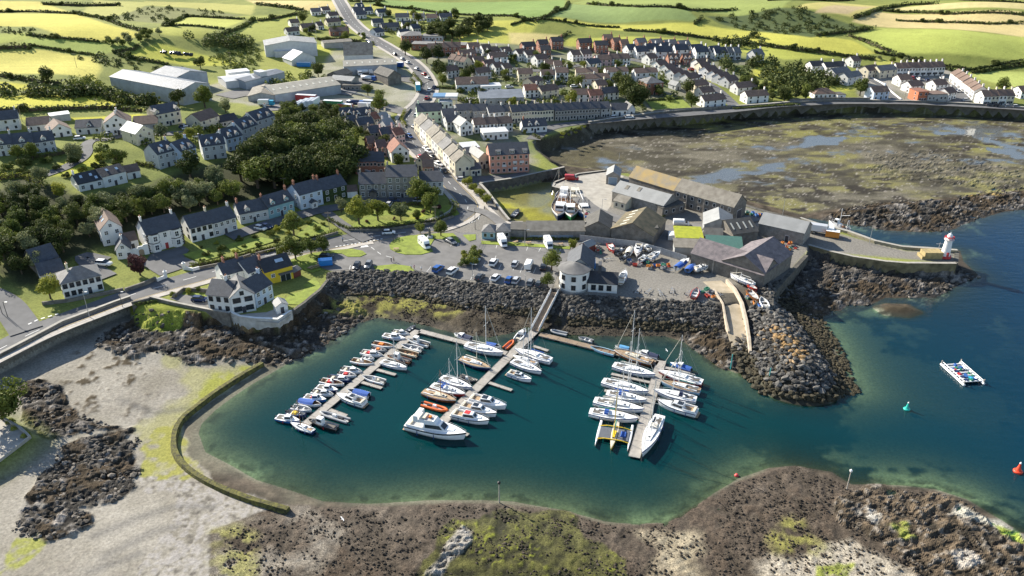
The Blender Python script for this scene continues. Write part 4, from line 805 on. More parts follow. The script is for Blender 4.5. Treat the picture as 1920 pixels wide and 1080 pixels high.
def estate(o, desc, group, s, wall='white', roof='brown', D=7.5, eave=4.7, rise=2.3, win=(3, 2), chim=(.9,), ridge='x', **kw):
    items = []
    for e in s.split():
        p = e.split(','); q = list(map(float, p[:4])); wl_ = p[4] if len(p) > 4 and p[4] else wall; rf = p[5] if len(p) > 5 else roof; items.append((q, wl_, rf))
    items.sort(key=lambda i: i[0][0]+i[0][2])
    for i, (q, wl_, rf) in enumerate(items):
        house('house', zp(o, q[0], q[1]), zp(o, q[2], q[3]), D, eave, rise, wl_, rf, ridge, win, '%s %s house, %s from left %s' % (NW.get(wl_, wl_), NR.get(rf, rf), ORD[i], desc), 'house', group, chim, **kw)
def row(p1, p2, n, desc, group, walls, roof, D=7.5, eave=5, rise=2.6, win=(2, 2), chim=(.95,), near=False, order='left', **kw):
    for i in range(n):
        f = lambda t: (p1[0]+(p2[0]-p1[0])*t, p1[1]+(p2[1]-p1[1])*t); w_ = walls[i % len(walls)]
        house('terraced_house', f(i/n), f((i+1)/n), D, eave+((i*37) % 5-2)*.06, rise, w_, roof if isinstance(roof, str) else roof[i % len(roof)], 'x', win, '%s house, %s from %s in %s' % (NW.get(w_, w_), ORD[i], order, desc), 'house', group, chim, near, over=.22, **kw)
Z2, Z3, Z4 = (480, 0), (960, 0), (1440, 0)
# ---- far estate
estate(Z3, 'among the brick flats', 'brick houses along the field edge', '85,412,180,408 205,392,275,390 300,372,385,370 215,440,290,438 505,384,600,378 625,402,720,398 690,352,755,347,brick,brown 765,378,820,372,brick,brown 820,392,875,388,brick,brown 945,382,1010,375,brick,grey 1050,388,1130,384,brick,grey 1150,394,1235,390,brick,grey 1258,400,1335,395,brick,grey', 'brick', 'black', eave=5.2)
estate(Z3, 'of the gables below the brick flats', 'white gabled houses below the brick flats', '875,430,938,422 935,442,1020,436 1005,424,1095,418 1080,442,1195,438 1130,415,1195,410 1225,428,1320,424 1355,430,1440,424 1380,444,1470,440 1495,442,1570,436 1525,452,1620,447 1622,450,1660,446,white,grey 1670,452,1715,448,palegrey,grey 1820,470,1888,458,palegrey,grey', 'white', 'slate', win=(2, 2), eave=4.4, rise=3)
estate(Z3, 'of two dormered ones by the estate road', 'dormered houses by the estate road', '1175,490,1250,486 1285,490,1350,487', 'brick', 'brown', dorm=(-.5, .5), gable=W['white'], eave=3.4, rise=3)
estate(Z3, 'down the left side of the estate road', 'white houses left of the estate road', '1030,492,1090,480 1105,545,1170,528 1170,575,1228,560 1215,612,1290,595 1285,632,1340,615,palegrey,brown 1325,648,1408,630,palegrey,brown 1370,700,1470,690,cream,brown 1425,752,1515,742,palegrey,brown 1440,812,1600,800,white,brown', eave=4.2)
estate(Z3, 'down the right side of the estate road', 'houses right of the estate road', '1400,530,1490,510 1420,556,1488,545,cream,brown 1470,590,1545,570 1530,620,1590,605 1570,640,1640,622,palegrey,brown 1620,664,1695,645,palegrey,brown 1690,715,1830,695,palegrey,brown 1760,780,1920,765,white,brown', eave=4.0)
estate(Z3, 'round the estate green', 'houses round the estate green', '735,492,805,490 810,490,885,488 630,502,745,498,pink,brown 455,465,535,455,white,brown 530,460,600,452,white,brown 580,535,668,515,white,slate 250,535,310,530,white,brown 318,545,375,540,white,brown', eave=4.2)
estate(Z3, 'below the leftmost brick flats', 'white houses on the left of the estate', '50,462,115,450 115,472,185,458 190,505,275,485 50,615,155,612,cream,brown 222,625,320,622 330,605,420,603', roof='brown')
row(zp(Z3, 480, 608), zp(Z3, 640, 604), 2, 'the first pair above the small parking court', 'pairs in the estate middle row', ['cream'], 'brown', rise=2); row(zp(Z3, 705, 605), zp(Z3, 870, 600), 2, 'the pair left of the conifer hedge', 'pairs in the estate middle row', ['white'], 'brown', rise=2); row(zp(Z3, 925, 612), zp(Z3, 1090, 606), 2, 'the pair behind the ivy clad mansion', 'pairs in the estate middle row', ['white'], 'brown', rise=2); row(zp(Z3, 525, 658), zp(Z3, 730, 650), 2, 'the brown pair beside the parking court', 'pairs in the estate middle row', ['palegrey'], 'brown', rise=2)
estate(Z3, 'left of the big mansion trees', 'houses left of the mansion trees', '640,700,715,690,cream,brown 450,770,590,765 690,760,800,742,white,slate 585,775,680,765,pink,red 160,680,235,650,cream,brown 225,745,350,720,cream,brown 100,735,200,730,white,red', eave=4.2)
house('mansion', zp(Z3, 1005, 715), zp(Z3, 1130, 705), 10, 6.5, 2.6, 'brick', 'grey', 'hip', (3, 2), 'ivy clad brick mansion with hipped grey roof above the bright lawn', 'house', None, ()); house('cottage', zp(Z3, 1225, 680), zp(Z3, 1265, 672), 6, 2.8, 1.8, 'palegrey', 'pale', 'y', (1, 1), 'tiny pale cottage right of the ivy clad mansion', 'house')
estate(Z2, 'in the lane nearest the main street', 'houses nearest the main street', '1600,405,1680,398 1705,420,1770,412 1755,440,1830,430 1855,440,1920,432 1760,485,1890,475 1570,510,1640,500 1645,515,1720,508 1725,540,1800,530,pink,brown 1800,562,1868,552 1868,568,1922,560 1440,590,1525,575,palegrey,brown 1665,605,1765,590,palegrey,brown 1535,462,1655,450,brick,brown', eave=4.2)
row(zp(Z2, 1290, 425), zp(Z2, 1535, 412), 4, 'the brick terrace behind the roundabout trees', 'brick terrace behind the trees', ['brick'], 'brown'); row(zp(Z2, 1440, 500), zp(Z2, 1560, 530), 3, 'the brown roofed terrace beside the big dark tree', 'brown terrace by the dark tree', ['cream'], 'brown')
estate(Z2, 'in the hamlet left of the rising road', 'houses left of the rising road', '420,120,490,115,white,slate 505,108,560,100 555,150,625,140 265,205,330,200 350,240,450,232,cream,brown 470,225,512,220 560,272,700,262,brick,brown 540,200,640,190,cream,brown 240,270,330,262,palegrey,brown', 'white', 'brown', eave=3.0, rise=2.2, win=(3, 1))
estate(Z2, 'in the hamlet right of the rising road', 'houses right of the rising road', '735,110,810,105,white,slate 770,80,815,75,palegrey,slate 820,112,880,106 920,125,990,118 755,142,830,138,palegrey,slate 880,202,960,195,palegrey,slate 1050,160,1150,152 1175,160,1260,155 1280,165,1360,160,palegrey,brown 1385,162,1475,155,white,slate 950,237,1080,225,grey,slate 905,277,965,265 1105,222,1180,210,white,slate 1180,247,1235,235 1090,287,1160,275,white,slate', 'white', 'slate', eave=2.9, rise=2.4, win=(3, 1))
house('school_block', zp(Z2, 1095, 332), zp(Z2, 1245, 320), 14, 5.5, 2, 'brick', 'grey', 'hip', (5, 2), 'square brick block with hipped grey roof beside the main street', 'building', None); house('club_house', zp(Z2, 1245, 312), zp(Z2, 1400, 306), 9, 3.6, .5, 'palegrey', 'grey', 'flat', (6, 1), 'low pale flat roofed building right of the brick block', 'building', None); house('brick_block', zp(Z2, 1165, 378), zp(Z2, 1600, 360), 10, 4, .5, 'brick', 'grey', 'flat', (10, 1), 'long low brick building with flat grey roof above the roundabout', 'building', None)
# ---- bay side estate on the right
estate(Z4, 'on the left of the bay side estate', 'houses left of the bay lane', '325,552,420,548,white,black 430,562,505,557,white,black 505,557,580,552,white,black 495,612,610,590,palegrey,grey 590,645,700,620,palegrey,grey 785,755,900,745,paleblue,brown 745,590,830,575,cream,brown 830,590,955,575,cream,grey', eave=4.6)
house('bungalow', zp(Z4, 345, 745), zp(Z4, 510, 738), 9, 2.9, 2.4, 'white', 'brown', 'hip', (5, 1), 'white hipped roof bungalow behind the bay wall', 'house'); house('garage', zp(Z4, 518, 748), zp(Z4, 578, 745), 6, 2.6, .4, 'white', 'dsheet', 'flat', (0, 1), 'small flat roofed garage beside the hipped bungalow', 'garage', gw=0)
row(zp(Z4, 960, 575), zp(Z4, 1315, 565), 8, 'the long terrace facing the estate court', 'long terrace facing the court', ['white', 'palegrey'], 'brown'); row(zp(Z4, 1355, 605), zp(Z4, 1530, 748), 6, 'the white terrace running down to the bay road', 'white terrace running down to the bay', ['white'], 'brown', order='the top', D=8); row(zp(Z4, 1605, 792), zp(Z4, 1835, 786), 4, 'the pale terrace at the end of the bay road', 'pale terrace on the bay road', ['white', 'cream'], 'brown')
estate(Z4, 'behind the red public house', 'houses behind the red public house', '985,652,1075,645 1065,702,1160,690 1250,692,1340,680 1345,757,1405,742 635,507,690,500,palegrey,brown 1890,742,1960,735', eave=4)
house('public_house', zp(Z4, 1115, 766), zp(Z4, 1190, 764), 9, 5.5, .4, 'redpub', 'red', 'flat', (2, 2), 'red orange flat roofed public house on the bay road', 'building'); house('public_house_wing', zp(Z4, 1192, 768), zp(Z4, 1335, 764), 8, 4.2, .4, 'grey', 'brown', 'flat', (5, 1), 'dark fronted wing right of the red public house', 'building')
# ---- streets of the old town
row((777,247), (854,331), 7, 'the cream terrace down the main street', 'cream terrace down the main street', ['cream', 'white', 'cream', 'palegrey'], ['asb', 'grey', 'asb'], D=8.5, eave=6.2, rise=3, win=(2, 2), order='the top', chm=W['cream'])
house('corner_house', (856,331), (883,329), 9, 6, 3, 'cream', 'asb', 'y', (2, 1), 'pale yellow gable house ending the main street terrace', 'house', gw=0); house('outhouse', zp((480,270), 1612, 242), zp((480,270), 1690, 236), 7, 3, 1.5, 'cream', 'slate', 'x', (2, 1), 'low cream outhouse behind the yellow gable', 'building'); house('store', zp((480,270), 1672, 190), zp((480,270), 1752, 180), 12, 5, 2, 'cream', 'pale', 'y', (2, 1), 'cream store with pale sheet roof left of the orange apartments', 'building'); house('store', zp((480,270), 1560, 100), zp((480,270), 1680, 92), 9, 4, .5, 'white', 'white', 'flat', (0, 0), 'white flat roofed store behind the cream terrace', 'building', dr=None, gw=0); house('store', zp((480,270), 1590, 140), zp((480,270), 1672, 132), 7, 4.4, 1.5, 'grey', 'slate', 'x', (2, 1), 'slate roofed store between terrace and cream store', 'building')
ap = house('apartment_block', (919,326), (992,323), 11, 8.2, 3.4, 'orange', 'slate', 'x', (7, 3), 'orange brick apartment block with grey panels above the harbour wall', 'building', None, (), False, None, 1, .25)
for k, (fx, fz) in enumerate([(.3, 2), (.3, 4.6), (-.35, 3.3), (.72, 4.6)]): mb = MB(); mb.box(fx*7-.9, fx*7+.9, -6.5, -5.52, fz-.1, fz); mb.box(fx*7-.9, fx*7+.9, -6.5, -6.42, fz, fz+1); mb.obj('balcony', W['palegrey'], ap)
for fx in (-.55, .15, .8): mb = MB(); L_ = ap['dims'][0]/2; mb.box(fx*L_-1.1, fx*L_+1.1, -5.2, -1, 8.3, 9.9); q_ = mb.obj('roof_bay', RF['slate'], ap); window(q_, fx*L_, -5.2, 9.2, 1.3, 1.0, False)
house('corner_house', zp(Z2, 1215, 925), zp(Z2, 1400, 920), 9, 6, 3, 'mint', 'slate', 'x', (4, 2), 'mint green house with dark slate roof at the street bend', 'house', None, (.9, -.9))
estate(Z2, 'behind the mint green house', 'houses behind the mint green house', '1408,947,1515,942,white,slate 1515,907,1630,902,grey,slate 1630,910,1745,905,grey,slate 1750,922,1865,916,palegrey,slate 1868,916,1925,912,cream,slate', eave=5.4, D=8)
estate(Z2, 'in the yards below the slate street', 'yard houses below the slate street', '1435,982,1520,976,palegrey,slate 1640,1002,1725,998,white,brown 1728,998,1815,992,white,brown 1825,992,1925,986,palegrey,brown', eave=4.4)
house('gable_house', zp(Z2, 1535, 1022), zp(Z2, 1628, 1010), 9, 4.8, 2.6, 'white', 'pale', 'y', (2, 2), 'white gable house with pale roof below the slate street', 'house'); house('store', zp(Z2, 1705, 1052), zp(Z2, 1892, 1042), 8, 3.4, .4, 'white', 'white', 'flat', (5, 1), 'long white flat roofed store with a window band', 'building')
row(zp(Z3, 0, 922), zp(Z3, 312, 906), 5, 'the cream terrace on the bay road', 'cream terrace on the bay road', ['cream'], 'slate', D=8, eave=5.6, win=(3, 2)); row(zp(Z3, 322, 908), zp(Z3, 660, 890), 5, 'the grey stone terrace on the bay road', 'grey stone terrace on the bay road', ['stone'], 'slate', D=8, eave=5.4, win=(3, 2))
house('gable_house', zp(Z3, 665, 888), zp(Z3, 738, 882), 9, 5, 2.4, 'grey', 'slate', 'x', (2, 2), 'plain grey house right of the stone terrace', 'house'); house('bungalow', zp(Z3, 748, 872), zp(Z3, 865, 866), 8, 3.2, 2.6, 'white', 'slate', 'x', (3, 1), 'white bungalow with slate roof facing two parked cars', 'house'); house('gable_house', zp(Z3, 868, 868), zp(Z3, 922, 862), 8, 3.4, 2.2, 'palegrey', 'grey', 'y', (1, 1), 'pale gable wing joined to the white bungalow', 'house')
house('shore_house', zp(Z3, 85, 1000), zp(Z3, 262, 990), 7.5, 3.2, 2.6, 'white', 'slate', 'x', (4, 1), 'white shore house with long dormer beside the bay', 'house', None, (-.9,), chm=W['brick'], dorm=(-.4, .2))
estate(Z2, 'in the huddle west of main street', 'roofs west of the main street', '780,1002,890,994,stone,slate 895,962,948,952,cream,red 955,962,1012,952,cream,pale 980,1012,1045,1002,palegrey,pale 865,1068,950,1062,stone,slate 950,1078,1055,1070,pink,slate 700,985,775,980,stone,slate 1055,1085,1120,1075,pink,red', eave=4.6, chim=(.9, -.9))
house('semi_villa', zp(Z2, 640, 942), zp(Z2, 740, 946), 8, 5.4, 2.8, 'palegrey', 'slate', 'x', (3, 2), 'pale twin gabled villa left of the garden bend', 'house', None, (.9,), dorm=(-.5, .5)); house('semi_villa', zp(Z2, 745, 946), zp(Z2, 882, 938), 8, 5.4, 2.8, 'white', 'slate', 'x', (3, 2), 'white twin gabled villa above the bright garden hedge', 'house', None, (.9,), dorm=(-.5, .5))
house('gable_house', zp((480,270), 1020, 142), zp((480,270), 1152, 134), 10, 5, 3.4, 'white', 'red', 'y', (3, 2), 'white gable house with red roof beside the street conifer', 'house'); house('cottage', zp((480,270), 915, 100), zp((480,270), 985, 96), 7, 4.5, 2.4, 'pink', 'brown', 'x', (2, 2), 'pink cottage behind the brick terrace', 'house'); house('cottage', zp((480,270), 850, 70), zp((480,270), 905, 66), 7, 4.5, 2.4, 'brick', 'brown', 'x', (2, 2), 'brown roofed cottage at the wood edge', 'house'); house('cottage', zp((480,270), 1200, 190), zp((480,270), 1260, 200), 7, 3.5, 2.4, 'cream', 'brown', 'y', (1, 1), 'small cream gable cottage at the street corner', 'house'); house('cottage', zp((480,270), 1255, 222), zp((480,270), 1335, 222), 6, 3.0, 2.2, 'brick', 'brown', 'x', (2, 1), 'brown roofed cottage behind the white corner house', 'house')
row((667,327), (722,327), 4, 'the brick terrace behind the stone town houses', 'brick terrace behind town houses', ['brick'], 'slate', D=8, eave=5.6, rise=3)
# ---- petrol station and yards
cn = empty('petrol_canopy', tuple(G(836, 196)), 0); tag(cn, 'blue and white petrol station canopy beside the main street', 'canopy')
mb = MB(); mb.box(-6.5, 0, -4, 4, 4.6, 5.3); mb.obj('blue_roof', RF['blue'], cn); mb = MB(); mb.box(0.01, 6.5, -4, 4, 4.6, 5.3); mb.obj('white_roof', RF['white'], cn)
for x in (-5, -1.5, 2, 5.5): mb = MB(); mb.box(x-.15, x+.15, -.15, .15, 0, 4.6); mb.obj('post', W['palegrey'], cn)
house('petrol_shop', zp(Z2, 1385, 815), zp(Z2, 1475, 812), 6, 3.4, .3, 'white', 'white', 'flat', (3, 1), 'white petrol station shop below the blue canopy', 'building'); house('hall', zp(Z2, 1505, 690), zp(Z2, 1745, 684), 10, 4.2, 3, 'white', 'brown', 'x', (5, 1), 'long white hall with brown roof and central gable', 'building', dorm=(0,)); house('hall_annex', zp(Z2, 1690, 700), zp(Z2, 1840, 694), 8, 3.6, .6, 'white', 'white', 'flat', (4, 1), 'white flat roofed annex beside the long hall', 'building')
house('showroom', zp(Z2, 1680, 800), zp(Z2, 2010, 792), 13, 4.4, 1.4, 'tin', 'metal', 'mono', (6, 1), 'grey sheet roofed showroom with a strip of rooflights', 'building', dr=None, gw=0)
# ---- works and warehouses
def shed(p1, p2, D, eave, rise, wall, roof, label, ridge='x', **kw): return house(kw.pop('name', 'warehouse'), p1, p2, D, eave, rise, wall, roof, ridge, kw.pop('win', (0, 0)), label, kw.pop('cat', 'warehouse'), None, dr=None, gw=0, **kw)
def strips(t, n, ridge='x', w=.9, l=2.2, m=None, both=False):   # translucent sheets let into a roof slope
    L, D, e = t['dims']; ro = [c for c in t.children if c.name.startswith('roof')][0]; rise = t['rise']; m = m or rooflight
    for k in range(n):
        mb = MB(); 
        if ridge == 'x': sl = math.atan2(rise, D/2); mb.box(-w/2, w/2, -l/2, l/2, 0, .07); o = mb.obj('roof_light', m, ro); o.location = (-L/2+L*(k+.5)/n, -D/4, e+rise/2+.21); o.rotation_euler = (sl, 0, 0)
        else: sl = math.atan2(rise, L/2); mb.box(-l/2, l/2, -w/2, w/2, 0, .07); o = mb.obj('roof_light', m, ro); o.location = (-L/4, -D/2+D*(k+.5)/n, e+rise/2+.21); o.rotation_euler = (0, -sl, 0)
palelight = mat('roof_translucent_sheet', (.58, .56, .48), .6, var=.1)
t = shed((209,161), (345,198), 17, 7.5, 2.2, 'metal', 'metal', 'large blue grey metal warehouse with long pale ridge', over=.2); t2_ = shed((330,172), (392,160), 22, 7.0, 2.4, 'metal', 'metal', 'second metal warehouse behind with its gable to the yard', ridge='y', over=.2)
shed((425,166), (480,162), 14, 4.5, 1, 'palegrey', 'white', 'white roofed loading shed right of the metal warehouses'); shed((430,150), (470,147), 8, 4, .5, 'white', 'white', 'small white shed behind the loading shed', ridge='flat')
t = shed((499,107), (596,105), 20, 8, 2.2, 'palegrey', 'pale', 'pale grey works hall at the top of the works yard', ridge='y'); shed((516,108), (556,107), 6, 4, .8, 'palegrey', 'white', 'low white lean-to in front of the works hall', ridge='mono')
t = shed((548,124), (592,119), 12, 3.8, 4, 'palegrey', 'white', 'white steep roofed marquee like store in the works yard', ridge='y'); shed((608,91), (661,89), 9, 4, 1, 'grey', 'asb', 'low grey barn beside the works road')
t = shed((646,119), (700,117), 17, 5, 6, 'palegrey', 'asb', 'grey barn with one huge sloping roof'); t['rise'] = 6; t = shed((646,141), (745,138), 15, 5.5, 2, 'metal', 'cream', 'factory hall with cream roof and rooflight strips'); t['rise'] = 2; strips(t, 7, m=palelight)
shed((728,161), (753,157), 16, 5, 3, 'darkstone', 'dsheet', 'brown roofed stone barn with gable to the street', ridge='y'); shed((638,158), (662,150), 9, 4.5, 2, 'darkstone', 'dsheet', 'dark roofed stone barn between the factory halls'); shed((620,160), (660,166), 8, 4, 1.6, 'stone', 'pale', 'pale roofed stone shed left of the ruin', win=(4, 1)); shed((642,168), (690,171), 6, 3, .3, 'stone', 'dsheet', 'roofless looking low stone ruin in the works yard', ridge='flat', win=(6, 1))
t = shed((517,192), (640,176), 22, 5, 2.4, 'metal', 'cream', 'wide cream roofed factory with its long front to the lorry park'); t['rise'] = 2.4; strips(t, 10, m=palelight); shed((466,190), (516,192), 20, 3.6, 1.6, 'tin', 'asb', 'grey low wing left of the cream roofed factory', ridge='y'); shed((462,168), (535,150), 12, 4.5, 1, 'metal', 'metal', 'pale metal shed behind the cream roofed factory'); shed((490,160), (503,158), 6, 7, .5, 'palegrey', 'white', 'pale square tower behind the cream roofed factory', ridge='flat', name='tower', cat='tower')
# ---- hill houses on the left
Z1, Z5, Z6, Z7, Z8 = (0, 0), (0, 270), (480, 270), (960, 270), (1440, 270)
row((-12,294), (108,284), 3, 'the blue grey gabled row at the left edge', 'gabled row at the left edge', ['palegrey'], 'slate', D=8, eave=4.6, rise=3, win=(3, 2), near=True, dorm=(0.,), gable=W['white'])
house('house', zp(Z1, -40, 985), zp(Z1, 160, 972), 8, 5, 2.8, 'palegrey', 'slate', 'x', (3, 2), 'grey house with dark roof at the far left edge', 'house', None, (.9,)); house('bungalow', zp(Z1, 385, 1035), zp(Z1, 545, 1018), 10, 3, 2.8, 'white', 'brown', 'y', (3, 1), 'brown roofed bungalow with pale gable left of the white villa', 'house'); house('bungalow', zp(Z1, 210, 985), zp(Z1, 380, 978), 8, 2.9, 2.4, 'palegrey', 'brown', 'x', (3, 1), 'low brown roofed bungalow behind the gabled row', 'house')
house('bungalow', zp(Z1, 575, 1010), zp(Z1, 765, 1002), 8, 3, 2.4, 'palegrey', 'slate', 'x', (3, 1), 'slate roofed bungalow with front gable left of the white villa', 'house', dorm=(.1,)); house('villa', zp(Z1, 800, 1020), zp(Z1, 990, 1002), 9, 5.4, 3.2, 'white', 'brown', 'y', (4, 2), 'white bargeboarded villa with brown roof and white chimneys', 'house', None, (.6, -.6)); house('bungalow', zp(Z1, 1010, 985), zp(Z1, 1190, 975), 9, 3, 2.4, 'grey', 'brown', 'x', (3, 1), 'brown roofed bungalow right of the white villa', 'house')
house('gable_house', zp(Z1, 1035, 1095), zp(Z1, 1165, 1065), 11, 5.2, 2.6, 'cream', 'white', 'y', (2, 2), 'cream house whose roof glares white in the sun', 'house'); house('villa', zp(Z1, 1195, 958), zp(Z1, 1370, 925), 10, 6, 2.8, 'cream', 'slate', 'x', (4, 2), 'large cream villa with slate roof below the metal warehouse', 'house', dorm=(.8, -.9)); house('house', zp(Z1, 1515, 978), zp(Z1, 1655, 945), 9, 4.8, 2.8, 'cream', 'brown', 'x', (3, 2), 'cream gable house with dark brown roof right of the cream villa', 'house'); house('house', zp(Z1, 1655, 950), zp(Z1, 1790, 940), 7, 3, 2, 'grey', 'black', 'x', (2, 1), 'low black roofed house at the wood edge', 'house'); house('shed', zp(Z1, 385, 915), zp(Z1, 535, 905), 6, 3, .4, 'tin', 'white', 'flat', (0, 0), 'white roofed shed at the lower field', 'shed', dr=None, gw=0)
for i, (a, b) in enumerate([((301,318), (334,308)), ((345,312), (372,303)), ((383,300), (426,296)), ((428,284), (458,279)), ((458,268), (486,258)), ((484,250), (518,240))]):
    house('villa', a, b, 9, 6, 3.2, 'paleblue' if i in (1, 3) else 'palegrey', 'slate', 'x', (3, 2), 'tall slate roofed villa, %s from the lower left in the stepped hillside row' % ORD[i], 'house', 'stepped villas on the hillside', (.9,), True, dorm=(-.45, .45), gable=W['white'], sky=((0, .6),))
house('bungalow', (150,360), (196,351), 8, 3.2, 2.6, 'white', 'black', 'x', (3, 1), 'left half of the long white bungalow with black roof and chimney', 'house', None, (-.98,), True, sky=((-.5, .6), (.3, .6), (.6, .25))); house('bungalow', (197,352), (240,342), 8, 4.4, 2.0, 'white', 'black', 'x', (2, 1), 'taller right half of the long white bungalow with black roof', 'house', None, (), True, sky=((-.3, .6), (.5, .5))); house('annex', (241,337), (265,332), 6, 2.8, 1.8, 'white', 'brown', 'x', (1, 1), 'small brown roofed annex at the end of the white bungalow', 'house', near=True)
# ---- the white villa and its neighbours on the shore road
v = house('villa', (282,474), (346,457), 9.5, 6.2, 3.4, 'white', 'slate', 'x', (5, 2), 'white bay fronted villa with black trim and red arched door', 'house', None, (-.98, .9), True, doorred, ww=.95, wh=1.5)
Lv = v['dims'][0]
for fx in (-.62, .62):
    mb = MB(); x = fx*Lv/2; w = 3.4; y = -4.75; mb.prism([(x-w/2, y+.1), (x-w/2+.9, y-1.1), (x+w/2-.9, y-1.1), (x+w/2, y+.1)], -2, 6.0); bo = mb.obj('bay_front', W['white'], v)
    mb = MB(); mb.prism([(x-w/2-.12, y+.1), (x-w/2+.85, y-1.25), (x+w/2-.85, y-1.25), (x+w/2+.12, y+.1)], 6.0, 6.22); mb.obj('black_band', trimk, bo); mb = MB(); mb.prism([(x-w/2-.05, y+.1), (x-w/2+.87, y-1.17), (x+w/2-.87, y-1.17), (x+w/2+.05, y+.1)], 2.95, 3.2); mb.obj('black_band', trimk, bo)
    for z in (1.6, 4.6): window(bo, x, y-1.1, z, 1.1, 1.6, False)
for sx in (-1, 1):
    mb = MB(); 
    for k in range(10): mb.box(sx*Lv/2-(.38 if k % 2 else .25), sx*Lv/2+(.38 if k % 2 else .25), -4.8, -4.3, k*.6+.05, k*.6+.5)
    mb.obj('quoins', trimk, v)
house('house', (361,455), (403,444.5), 8.5, 5.2, 3, 'white', 'slate', 'x', (4, 2), 'white house with dark quoins right of the bay fronted villa', 'house', None, (.98,), True, dark=True, chm=W['cream']); house('house', (403.5,444.5), (446,432), 8.5, 5.0, 3, 'palegrey', 'slate', 'x', (4, 2), 'pale grey house with white bay windows in the shore road row', 'house', None, (.95,), True)
house('house', (452,421), (505,411), 8, 4.0, 2.8, 'palegrey', 'slate', 'x', (4, 1), 'low grey house with flat topped dormer in the shore row', 'house', None, (-.95, .9), True, dorm=(-.4,), chm=W['brick']); house('house', (505.5,411), (553,397), 8, 4.6, 3, 'teal', 'slate', 'x', (4, 1), 'blue green house with two dormers', 'house', None, (.95,), True, dorm=(-.55, .5), chm=W['brick'])
pb = house('house', (565,394), (607,383), 9, 6, 2.8, 'paleblue', 'slate', 'x', (3, 2), 'pale blue two storey house with small porch', 'house', None, (-.95, .95), True, chm=W['brick'])
mb = MB(); mb.box(-1.2, 1.2, -6.3, -4.52, -1, 2.5); po = mb.obj('porch', W['white'], pb); rb = MB(); roofmesh(rb, 2.4, 2.0, 2.5, 1, 'y', .15); ob = link('porch_roof', uvmesh(rb.mesh('porch_roof', RF['slate'])), po); ob.location = (0, -5.4, 0); window(po, 0, -6.3, 1.4, .8, 1.2, False)
house('house', (608,381), (652,370), 9, 5.2, 3, 'ivy', 'slate', 'x', (3, 2), 'ivy covered house with slate roof', 'house', None, (-.95, .9), True, chm=W['brick']); house('garage', (652,371), (671,370), 6, 2.6, 1.4, 'white', 'brown', 'x', (0, 0), 'small garage with white door beside the ivy house', 'garage', None, (), True, framew)
gh = house('town_house', (675,371), (726,371), 9, 5.8, 3, 'stone', 'slate', 'x', (4, 2), 'grey stone two storey town house with dark porch', 'house', None, (-.98, .98), True, ww=1.1, wh=1.5); mb = MB(); mb.box(-1.3, 1.3, -5.8, -4.52, -1, 2.8); po = mb.obj('porch', W['darkstone'], gh); rb = MB(); roofmesh(rb, 2.6, 1.6, 2.8, 1, 'y', .15); ob = link('porch_roof', uvmesh(rb.mesh('porch_roof', RF['slate'])), po); ob.location = (0, -5.1, 0)
house('town_house', (726.5,371), (783,371), 10, 8.6, 3, 'stone', 'slate', 'x', (4, 3), 'tall three storey stone town house behind the round trees', 'house', None, (-.98, .98), True, ww=1.1, wh=1.4); house('house', (788,366), (831,366), 9, 5.8, 2.6, 'palegrey', 'slate', 'x', (4, 2), 'white corner house with slate roof at the road bend', 'house', None, (.9,), True)
house('gable_house', (195,462), (235,455.5), 12, 6, 3, 'white', 'brown', 'y', (2, 2), 'white gabled house with brown roof and rooflights under the trees', 'house', None, (), True, sky=((-.45, .3), (-.45, .55)), drx=.8); house('gable_house', (221,487), (248,484), 7, 3.4, 2.4, 'white', 'slate', 'y', (2, 1), 'small white gabled cottage with slate roof left of the villa gate', 'house', None, (.2,), True, drx=.7); house('link_building', (240,470), (262,465), 6, 3.2, 1.8, 'white', 'brown', 'x', (2, 1), 'low link building with dark roof beside the villa', 'house', near=True)
mb = MB(); a, b_ = G(248, 482), G(281, 476); d = (b_-a); rz = math.atan2(d.y, d.x); t = empty('arched_wall', tuple(a), rz); L_ = d.length
mb.box(0, L_*.42, 0, .5, -.5, 2.6); mb.box(L_*.72, L_, 0, .5, -.5, 3.4)
for k in range(8):
    t0, t1 = math.pi*k/8, math.pi*(k+1)/8; c = L_*.57; r_ = L_*.15; xa, xb = c-r_*math.cos(t0), c-r_*math.cos(t1); za = 1.2+r_*max(math.sin(t0), math.sin(t1)); mb.box(xa, xb, 0, .5, za, 3.0)
mb.obj('wall', W['white'], t); mb = MB(); mb.box(L_*.42, L_*.72, .2, .28, -.2, 2.6); mb.obj('gate', mat('gate_wood', (.33, .25, .16), .8), t); tag(t, 'white wall with arched wooden gateway beside the villa', 'wall')
house('house', (122,561), (196,544), 8.5, 5, 2.6, 'white', 'grey', 'hip', (6, 2), 'white hipped roof house with dark bay at the road junction', 'house', None, (-.5,), True, dark=True, drx=.3, chm=W['cream']); house('barn', (72,516), (115,503), 8, 4, 3.2, 'darkstone', 'slate', 'x', (0, 0), 'old stone barn with sagging slate roof under the trees', 'barn', dr=None, gw=0); house('cottage', (80,532), (125,522), 7, 3, 2.4, 'grey', 'slate', 'x', (2, 1), 'dark slate cottage roof behind the hipped white house', 'house', near=True)
